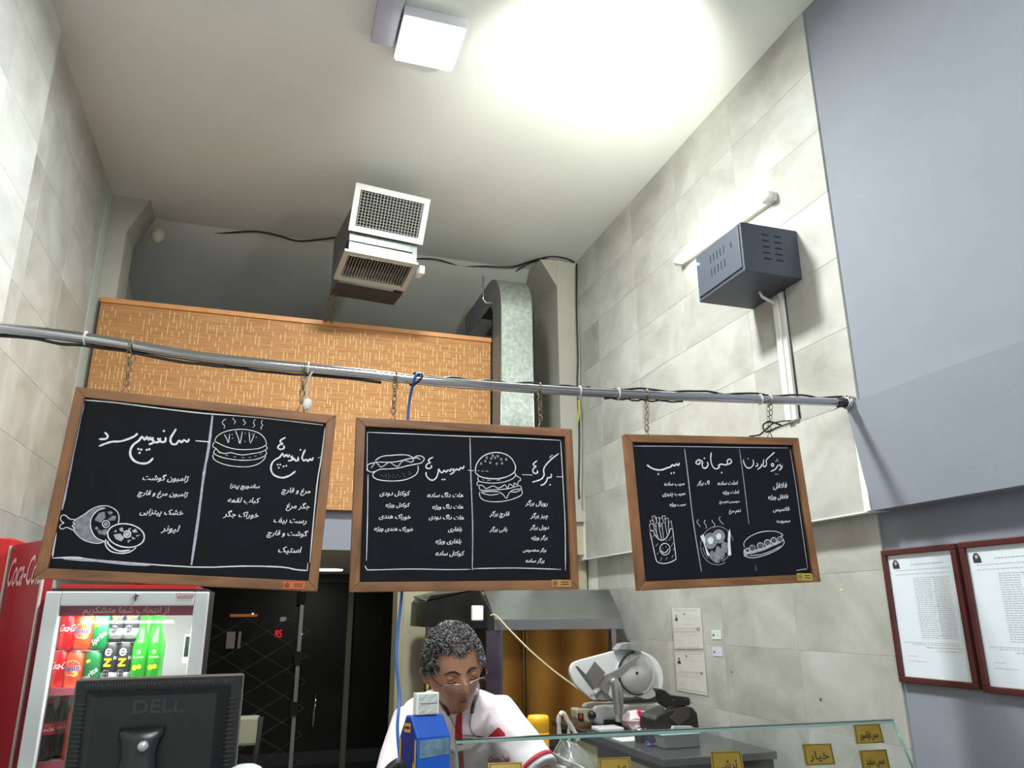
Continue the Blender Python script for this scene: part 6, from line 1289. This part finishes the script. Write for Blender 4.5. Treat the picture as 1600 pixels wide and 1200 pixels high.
def ribbon(pts, wd, nm, m, par, y):
    b = MB(); P_ = smooth_poly([at(*p, 1, y) for p in Z(pts)], 4); L = []; R = []
    for i, p in enumerate(P_):
        t = (P_[min(i + 1, len(P_) - 1)] - P_[max(i - 1, 0)]).normalized(); a = Vector((-t.z, .4 * math.sin(i), t.x)).normalized(); L.append(p + a * wd / 2); R.append(p - a * wd / 2)
    b.sheet([L, R]); return b.build(nm, m, par, solid=.0006)
ribbon([(195, 300), (190, 200), (188, 130), (205, 85), (235, 88), (265, 140), (300, 200), (345, 275), (365, 330)], .016, 'handle', BAGH, pbag, 2.70)
ribbon([(285, 200), (278, 260), (285, 330)], .012, 'handle', BAGH, pbag, 2.71)
ribbon([(90, 425), (160, 460), (260, 510), (360, 555), (430, 590)], .012, 'handle', BAGH, pbag, 2.64)
ribbon([(200, 460), (130, 480), (125, 520), (180, 560), (260, 580)], .016, 'bag_fold', BAGH, pbag, 2.65)
for s_ in ([(230, 350), (260, 420), (300, 500), (320, 600)], [(300, 340), (290, 420), (270, 520)], [(340, 350), (400, 450), (440, 560)]): ribbon(s_, .004, 'bag_crease', BAGH, pbag, 2.655)

# ------------------------------------------------------------------ the cook
from mathutils.bvhtree import BVHTree
def remeshed(b, voxel, smooth=6, name='m'):
    me = bpy.data.meshes.new(name); me.from_pydata(b.v, [], b.f)
    bm = bmesh.new(); bm.from_mesh(me); bmesh.ops.recalc_face_normals(bm, faces=bm.faces); bm.to_mesh(me); bm.free()
    o = bpy.data.objects.new(name, me); COL.objects.link(o)
    q = o.modifiers.new('r', 'REMESH'); q.mode = 'VOXEL'; q.voxel_size = voxel
    if smooth: q = o.modifiers.new('s', 'SMOOTH'); q.iterations = smooth; q.factor = .5
    dg = bpy.context.evaluated_depsgraph_get(); m2 = bpy.data.meshes.new_from_object(o.evaluated_get(dg)); bpy.data.objects.remove(o); bpy.data.meshes.remove(me); return m2
def mesh_obj(me, name, m, parent, disp=None):
    off = parent.location
    for v in me.vertices: v.co -= off
    me.materials.clear(); me.materials.append(m); me.polygons.foreach_set('use_smooth', [True] * len(me.polygons))
    o = bpy.data.objects.new(name, me); COL.objects.link(o); o.parent = parent; return o
man = thing('person', (.74, 2.95, 0), 'grey-haired man in a white polo with red placket, glasses, head bent down', 'person')
SKIN = mat('skin_tan', (160, 114, 88), .5, noise_amt=.06, noise_scale=30)
H = Vector((.594, 2.46, 1.437)); pit = math.radians(17); rol = math.radians(-9); yaw = math.radians(2)
RH = Matrix.Rotation(yaw, 3, 'Z') @ Matrix.Rotation(rol, 3, 'Y') @ Matrix.Rotation(pit, 3, 'X')   # local: x right in picture, -y face, z up
def hp(x, y, z): return H + RH @ (Vector((x, -y, z)) * 1.09)      # y given as forward
def G(d, s): return math.exp(-(d / s) ** 2)
def head_r(x, y, z):   # unit direction -> head surface (local, y forward)
    X, Y, Z = x * .077, y * .097, z * .120
    if z < 0:
        k = -z; X *= 1 - .30 * k ** 1.5; Y *= 1 - (.10 * k if y > 0 else .35 * k)
    if y > 0:
        f = y
        Y += .031 * G(x, .15) * (G(z + .22, .11) + .55 * G(z + .08, .10) + .25 * G(z - .03, .08)) * f      # nose
        Y -= .010 * (G(x - .36, .17) + G(x + .36, .17)) * G(z - .04, .11) * f                          # eye sockets
        Y += .006 * G(z - .17, .07) * G(abs(x) - .3, .3) * f                                        # brow ridge
        Y += .007 * G(x, .30) * G(z + .47, .06) * f + .006 * G(x, .28) * G(z + .57, .06) * f - .004 * G(x, .34) * G(z + .52, .025) * f  # lips
        Y += .012 * G(x, .35) * G(z + .82, .16) * f                                                 # chin
        Y += .005 * (G(x - .5, .16) + G(x + .5, .16)) * G(z + .25, .16) * f                         # cheeks
    return X, Y, Z
b = MB(); NU, NV = 96, 72
for i in range(NV + 1):
    ph = PI * i / NV
    for j in range(NU):
        t = 2 * PI * j / NU; d = (math.sin(ph) * math.cos(t), math.sin(ph) * math.sin(t), math.cos(ph)); X, Y, Z = head_r(*d); b.v.append(hp(X, Y, Z))
for i in range(NV):
    for j in range(NU): b.f.append([i * NU + j, i * NU + (j + 1) % NU, (i + 1) * NU + (j + 1) % NU, (i + 1) * NU + j]); b.sm.append(True)
b.f = [f for f in b.f]
for sx in (-1, 1):   # ears
    ear = [hp(sx * .074, -.004 - .006, .018), hp(sx * .085, -.012, .012), hp(sx * .086, -.010, -.006), hp(sx * .080, -.002, -.026), hp(sx * .073, .002, -.034)]
    b.tube(ear, [.008, .011, .010, .008, .005], 10)
# neck, torso, limbs
nb_, nt = Vector((.64, 2.595, 1.315)), hp(.0, -.028, -.055)
b.tube([nb_ + Vector((.005, .05, -.05)), nb_, nt, hp(0, -.02, -.02)], [.055, .056, .055, .05], 18)
def ring(c, rx, ry, tilt=.0, n=24, yawt=0):
    return [Vector(c) + Vector((rx * math.cos(t), ry * math.sin(t) * math.cos(tilt), ry * math.sin(t) * math.sin(tilt))) for t in [2 * PI * i / n for i in range(n)]]
def loft(mb, rings):
    n = len(rings[0]); mb.add([p for r_ in rings for p in r_], [(k * n + i, k * n + (i + 1) % n, (k + 1) * n + (i + 1) % n, (k + 1) * n + i) for k in range(len(rings) - 1) for i in range(n)] + [tuple(range(n - 1, -1, -1)), tuple((len(rings) - 1) * n + i for i in range(n))], True)
def torso(mb, e):
    loft(mb, [ring((.73, 2.96, .86), .155 + e, .11 + e), ring((.73, 2.95, .98), .16 + e, .115 + e, .15), ring((.71, 2.90, 1.08), .16 + e, .115 + e, .35), ring((.69, 2.81, 1.17), .175 + e, .12 + e, .5), ring((.675, 2.73, 1.24), .185 + e, .11 + e, .6), ring((.665, 2.68, 1.285), .17 + e, .085 + e, .65), ring((.655, 2.645, 1.315), .12 + e, .06 + e, .6), ring((.65, 2.62, 1.335), .07 + e * .6, .05 + e * .4, .5)])
torso(b, 0)
shL, shR = Vector((.505, 2.68, 1.245)), Vector((.80, 2.655, 1.268)); elL, elR = Vector((.425, 2.54, 1.05)), Vector((.895, 2.47, 1.10)); wrL, wrR = Vector((.55, 2.47, 1.07)), Vector((.73, 2.47, 1.075))
for sh_, el, wr in ((shL, elL, wrL), (shR, elR, wrR)):
    b.tube([sh_.lerp(Vector((.67, 2.7, 1.25)), .4), sh_, sh_.lerp(el, .5), el], [.055, .055, .046, .038], 14); b.ball(el, .039, 12)
    b.tube([el, el.lerp(wr, .35), wr], [.038, .038, .026], 14)
    d = (wr - el).normalized(); sd = Vector((0, 0, 1)).cross(d).normalized(); pc_ = wr + d * .045
    b.tube([wr - d * .01, wr + d * .03, pc_ + d * .035], [.025, .034, .032], 12)
    for i, (o_, L_) in enumerate(((-.026, .066), (-.009, .076), (.009, .072), (.026, .056))):
        s0 = pc_ + d * .025 + sd * o_; b.tube([s0, s0 + d * L_ * .45 + Vector((0, 0, -.004)), s0 + d * L_ * .78 + Vector((0, 0, -.016)), s0 + d * L_ * .9 + Vector((0, 0, -.03))], [.0095, .009, .008, .007], 8)
    th = -1 if sh_ is shL else 1; s0 = wr + d * .02 + sd * .025 * th; b.tube([s0 - sd * .02 * th, s0 + d * .015 + sd * .012 * th, s0 + d * .045 + sd * .018 * th, s0 + d * .065 + sd * .010 * th], [.012, .011, .0095, .008], 8)
for x in (.645, .815):
    b.tube([(x, 2.95, .92), (x, 2.93, .72), (x, 2.93, .50), (x, 2.96, .30), (x, 2.98, .09)], [.088, .08, .058, .055, .04], 14)
    b.tube([(x, 2.99, .045), (x, 2.90, .045), (x, 2.80, .03)], [.045, .045, .03], 12)
bodym = remeshed(b, .0042, 3, 'body'); body = mesh_obj(bodym, 'body', SKIN, man)
# shirt
b = MB(); torso(b, .022)
cuffR = shR.lerp(elR, .93); cuffL = shL.lerp(elL, .90)
for sh_, cf in ((shL, cuffL), (shR, cuffR)):
    b.tube([sh_.lerp(Vector((.67, 2.7, 1.25)), .55), sh_, sh_.lerp(cf, .5), cf], [.075, .074, .072, .068], 20)
b.tube([(.655, 2.66, 1.25), (.65, 2.62, 1.29), (.64, 2.60, 1.335), (.635, 2.59, 1.352)], [.11, .10, .078, .070], 20)
sm = remeshed(b, .006, 8, 'shirt')
for v in sm.vertices:
    n_ = noise.noise(Vector((v.co.x * 9, v.co.y * 9, v.co.z * 22))) * .007 + noise.noise(v.co * 30) * .0025; v.co += Vector((0, -1, .3)) * n_
SHW = mat('shirt_white', (216, 206, 210), .8)
bvh = BVHTree.FromPolygons([v.co.copy() for v in sm.vertices], [tuple(p.vertices) for p in sm.polygons])
shirt = mesh_obj(sm, 'shirt', SHW, man)
def onshirt(px, py, e=.0025):
    d = (cF + cR * ((px - 800) / FPX) - cU * ((py - 600) / FPX)).normalized(); h = bvh.ray_cast(CAM, d)
    return (h[0] - d * e) if h[0] is not None else None
SRED = mat('shirt_red', (176, 22, 44), .7)
def decal(name, Lx, Rx_, m, n=10, parent=None, k=4):
    """strip between two pixel polylines laid on the cloth"""
    rows = []
    for i in range(n + 1):
        t = i / n; f = lambda P_: (lambda a, q, u: (a[0] + (q[0] - a[0]) * u, a[1] + (q[1] - a[1]) * u))(P_[min(int(t * (len(P_) - 1)), len(P_) - 2)], P_[min(int(t * (len(P_) - 1)), len(P_) - 2) + 1], t * (len(P_) - 1) - min(int(t * (len(P_) - 1)), len(P_) - 2))
        a, c_ = f(Lx), f(Rx_); row = [onshirt(a[0] + (c_[0] - a[0]) * j / k, a[1] + (c_[1] - a[1]) * j / k) for j in range(k + 1)]
        if all(p is not None for p in row): rows.append(row)
    if len(rows) > 1: return MB().sheet(rows).build(name, m, man)
decal('placket', [(713, 1118), (711, 1140), (711, 1165), (715, 1230)], [(722, 1112), (722, 1140), (723, 1165), (727, 1230)], SRED, 14)
decal('chest_patch', [(762, 1151), (768, 1146), (777, 1137)], [(790, 1153), (789, 1146), (780, 1137)], SRED, 10, k=6)
a = onshirt(762, 1190); d = onshirt(795, 1188)
if a and d:
    def bendS(x_, z_, i):
        px_ = 762 + x_; q_ = onshirt(px_, 1191 - z_, .004 + i * .0002); return q_ if q_ is not None else a
    text('Coca-Cola', (0, 0, 0), (1, 0, 0), (0, 0, 1), 33, 9, shear=.3, arabic=False, bold=.5, bend=bendS).build('chest_lettering', SRED, man)
for cf, sh_ in ((cuffR, shR), (cuffL, shL)):
    d = (cf - sh_).normalized(); b = MB(); b.lathe([(.0705, -.030), (.0715, -.016)], (0, 0, 0), 28); b.f = b.f[:-2]; b.sm = b.sm[:-2]; b.xf(Matrix.Translation(cf) @ d.to_track_quat('Z', 'Y').to_matrix().to_4x4()); b.build('cuff_stripe', SRED, man, solid=.001)
# collar
b = MB(); nC = nb_ + Vector((-.008, -.01, .045)); ax = (nt - nb_).normalized(); rotq = ax.to_track_quat('Z', 'Y').to_matrix()
rows = []
for (r_, h) in ((.070, -.012), (.066, .012), (.064, .026), (.070, .020), (.080, -.004)):
    rows.append([nC + rotq @ Vector((r_ * math.cos(t), r_ * math.sin(t), h)) for t in [2 * PI * i / 36 for i in range(37)]])
b.sheet(rows).build('collar', SHW, man, solid=.002)
# neckband earphones
EB = mat('neckband_maroon', (46, 22, 28), .4)
def neckpt(px, py, y): return at(px, py, 1, y)
nbnd = smooth_poly([neckpt(702, 1118, 2.475), neckpt(696, 1108, 2.485), neckpt(689, 1096, 2.51), neckpt(686, 1080, 2.56), neckpt(700, 1072, 2.66), neckpt(725, 1070, 2.68), neckpt(742, 1076, 2.62), neckpt(744, 1088, 2.54), neckpt(740, 1100, 2.50), neckpt(737, 1114, 2.485)], 4)
tag(MB().tube(nbnd, .0058, 8).build('neckband_earphones', EB), 'dark neckband earphones around the neck of the cook', 'earphones')
for P_ in ([(702, 1118), (708, 1130), (713, 1138), (722, 1148)], [(737, 1114), (735, 1126), (735, 1138), (740, 1147), (748, 1152), (757, 1152)], [(723, 1149), (735, 1150), (745, 1150), (757, 1152)]):
    pts = [onshirt(*p, e=.006) for p in P_]
    if all(p is not None for p in pts): MB().tube(smooth_poly(pts, 4), .0011, 5).build('earphone_wire', BLACK, bpy.data.objects['neckband_earphones'])
# face parts
BROW = mat('brow_dark', (40, 32, 30), .9); LIP = mat('lip', (140, 82, 74), .5)
def surf(x, z, e=.001):  # local lateral / height fractions -> on face
    y = math.sqrt(max(0, 1 - x * x - z * z)); X, Y, Z = head_r(x, y, z); return hp(X, Y + e, Z)
for sx in (-1, 1):
    MB().tube(smooth_poly([surf(sx * .13, .17, .0015), surf(sx * .3, .23, .002), surf(sx * .48, .21, .001), surf(sx * .62, .14, 0)], 4), [.0018, .0024, .003, .0032, .0032, .0032, .003, .0028, .0024, .002, .0018, .0014, .001][:13], 6).build('eyebrow', BROW, man)
    MB().ball(hp(sx * .031, .0775, .006), .0118, 16, (1.15, 1, .8)).build('eyelid', SKIN, man)
    MB().tube(smooth_poly([hp(sx * .018, .0880, -.001), hp(sx * .031, .0908, -.005), hp(sx * .045, .0858, -.001)], 4), .0017, 5).build('lashes', BROW, man)
MB().tube(smooth_poly([surf(-.22, -.50), surf(-.1, -.485), surf(0, -.495), surf(.1, -.485), surf(.22, -.50)], 3), [.001, .0022, .003, .0034, .0036, .0034, .0034, .0036, .0034, .003, .0026, .002, .001][:13], 6).build('upper_lip', LIP, man)
MB().tube(smooth_poly([surf(-.18, -.54), surf(0, -.565), surf(.18, -.54)], 4), [.001, .0025, .0034, .004, .0042, .004, .0034, .0025, .001], 6).build('lower_lip', LIP, man)
# glasses
GM = mat('gold_rim', (200, 180, 140), .25, .8); GZ = .016
def hq_(x, y, z): return hp(x, y, z + GZ)
gl = tag(MB().tube([hq_(-.008, .122, -.018), hq_(0, .126, -.015), hq_(.008, .122, -.018)], .0014, 6).build('glasses', GM), 'thin gold-rimmed glasses low on the nose of the cook', 'glasses')
for sx in (-1, 1):
    oval = [(.009, -.017), (.020, -.014), (.040, -.013), (.058, -.016), (.060, -.026), (.054, -.038), (.036, -.044), (.018, -.040), (.010, -.030)]
    yy = lambda x: .121 - (x / .06) ** 2 * .018
    P_ = smooth_poly([hq_(sx * x, yy(x), z) for x, z in oval], 3, True)
    b = MB(); ce = sum(P_, Vector()) / len(P_); b.add([ce] + P_, [(0, 1 + i, 1 + (i + 1) % len(P_)) for i in range(len(P_))]); b.build('lens', glass_mat('lens_glass', (.9, .88, .95, 1), .06) if 'lens_glass' not in MATS else MATS['lens_glass'], gl)
    MB().tube(smooth_poly([hq_(sx * x, yy(x), z) for x, z in oval[:5]], 3), .0013, 5).build('rim', GM, gl)
    MB().tube([hq_(sx * .060, .103, -.018), hq_(sx * .073, .085, -.012), hq_(sx * .079, .03, -.006), hq_(sx * .081, -.005, .0)], .0014, 6).build('temple_arm', EB, gl)
# hair: short curls, grey and dark
HM = [mat('hair_black', (34, 30, 30), .6), mat('hair_grey', (108, 108, 108), .55), mat('hair_silver', (158, 160, 160), .5)]
hb_ = [MB(), MB(), MB()]; rr = random.Random(31)
def hairline(x, y, z):
    if y > .1: lim = .60 - .10 * G(x, .25) + .0 * x
    else: lim = -.02 - .33 * min(1, max(0, -y))
    if y > .1 and abs(x) > .72: lim = .12 + (.9 - abs(x)) * .5
    return z > lim
cnt = 0
for i in range(17000):
    u = rr.uniform(-1, 1); t = rr.uniform(0, 2 * PI); q = math.sqrt(1 - u * u); d = Vector((q * math.cos(t), q * math.sin(t), u))
    if not hairline(*d): continue
    thin = d.y > .0 and abs(d.x - .05) < .30 and d.z > .5
    if thin and rr.random() < .35: continue
    X, Y, Z = head_r(*d); n_ = Vector((d.x / .077, d.y / .097, d.z / .12)).normalized()
    tg = n_.cross(Vector((rr.uniform(-1, 1), rr.uniform(-1, 1), rr.uniform(-1, 1)))).normalized(); base_ = Vector((X, Y, Z)) - n_ * .002
    L_ = rr.uniform(.009, .017) * (1.2 if abs(d.x) > .5 else 1) if not thin else rr.uniform(.007, .013)
    p1 = base_ + n_ * L_ * .7; p2 = p1 + tg * L_ * .5 + n_ * L_ * .25; p3 = p2 + tg * L_ * .35 - n_ * L_ * .4
    pr_s = (.42, .40, .18) if d.x > -.3 else (.62, .30, .08)
    if d.x > .55: pr_s = (.2, .45, .35)
    k = rr.choices((0, 1, 2), pr_s)[0]
    hb_[k].tube([hp(*base_), hp(*p1), hp(*p2), hp(*p3)], [.0012, .0012, .0010, .0005], 3, False); cnt += 1
# scalp under the curls
b = MB(); NU, NV = 60, 30
idx = {}
for i in range(NV + 1):
    for j in range(NU):
        ph = PI * .62 * i / NV; t = 2 * PI * j / NU; d = (math.sin(ph) * math.cos(t), math.sin(ph) * math.sin(t), math.cos(ph)); X, Y, Z = head_r(*d)
        idx[i, j] = (len(b.v), hairline(d[0], d[1], d[2] - .04) and not (d[1] > .0 and abs(d[0] - .05) < .30 and d[2] > .5)); b.v.append(hp(X * 1.03, Y * 1.03, Z * 1.03))
for i in range(NV):
    for j in range(NU):
        c4 = [idx[i, j], idx[i, (j + 1) % NU], idx[i + 1, (j + 1) % NU], idx[i + 1, j]]
        if all(c_[1] for c_ in c4): b.f.append([c_[0] for c_ in c4]); b.sm.append(True)
b.build('scalp_hair', mat('hair_base', (44, 42, 42), .8), man)
for k, nm in enumerate(('dark_curls', 'grey_curls', 'silver_curls')):
    o = hb_[k].build(nm, HM[k], man); o['kind'] = 'stuff'
# stubble is in the beard tint: trousers and shoes finish the figure
b = MB()
for x in (.645, .815): b.tube([(x, 2.95, .93), (x, 2.93, .72), (x, 2.93, .50), (x, 2.96, .30), (x, 2.98, .10)], [.11, .098, .078, .072, .062], 16)
loft(b, [ring((.73, 2.96, .83), .165, .125), ring((.73, 2.96, .92), .185, .15), ring((.73, 2.955, .99), .175, .14, .1)])
mesh_obj(remeshed(b, .01, 4, 'trousers'), 'trousers', mat('trousers_dark', (36, 38, 46), .8), man)
for x in (.645, .815): MB().tube([(x, 3.03, .05), (x, 2.98, .06), (x, 2.88, .055), (x, 2.77, .035)], [.05, .056, .052, .034], 14).build('shoe', BLACK, man)
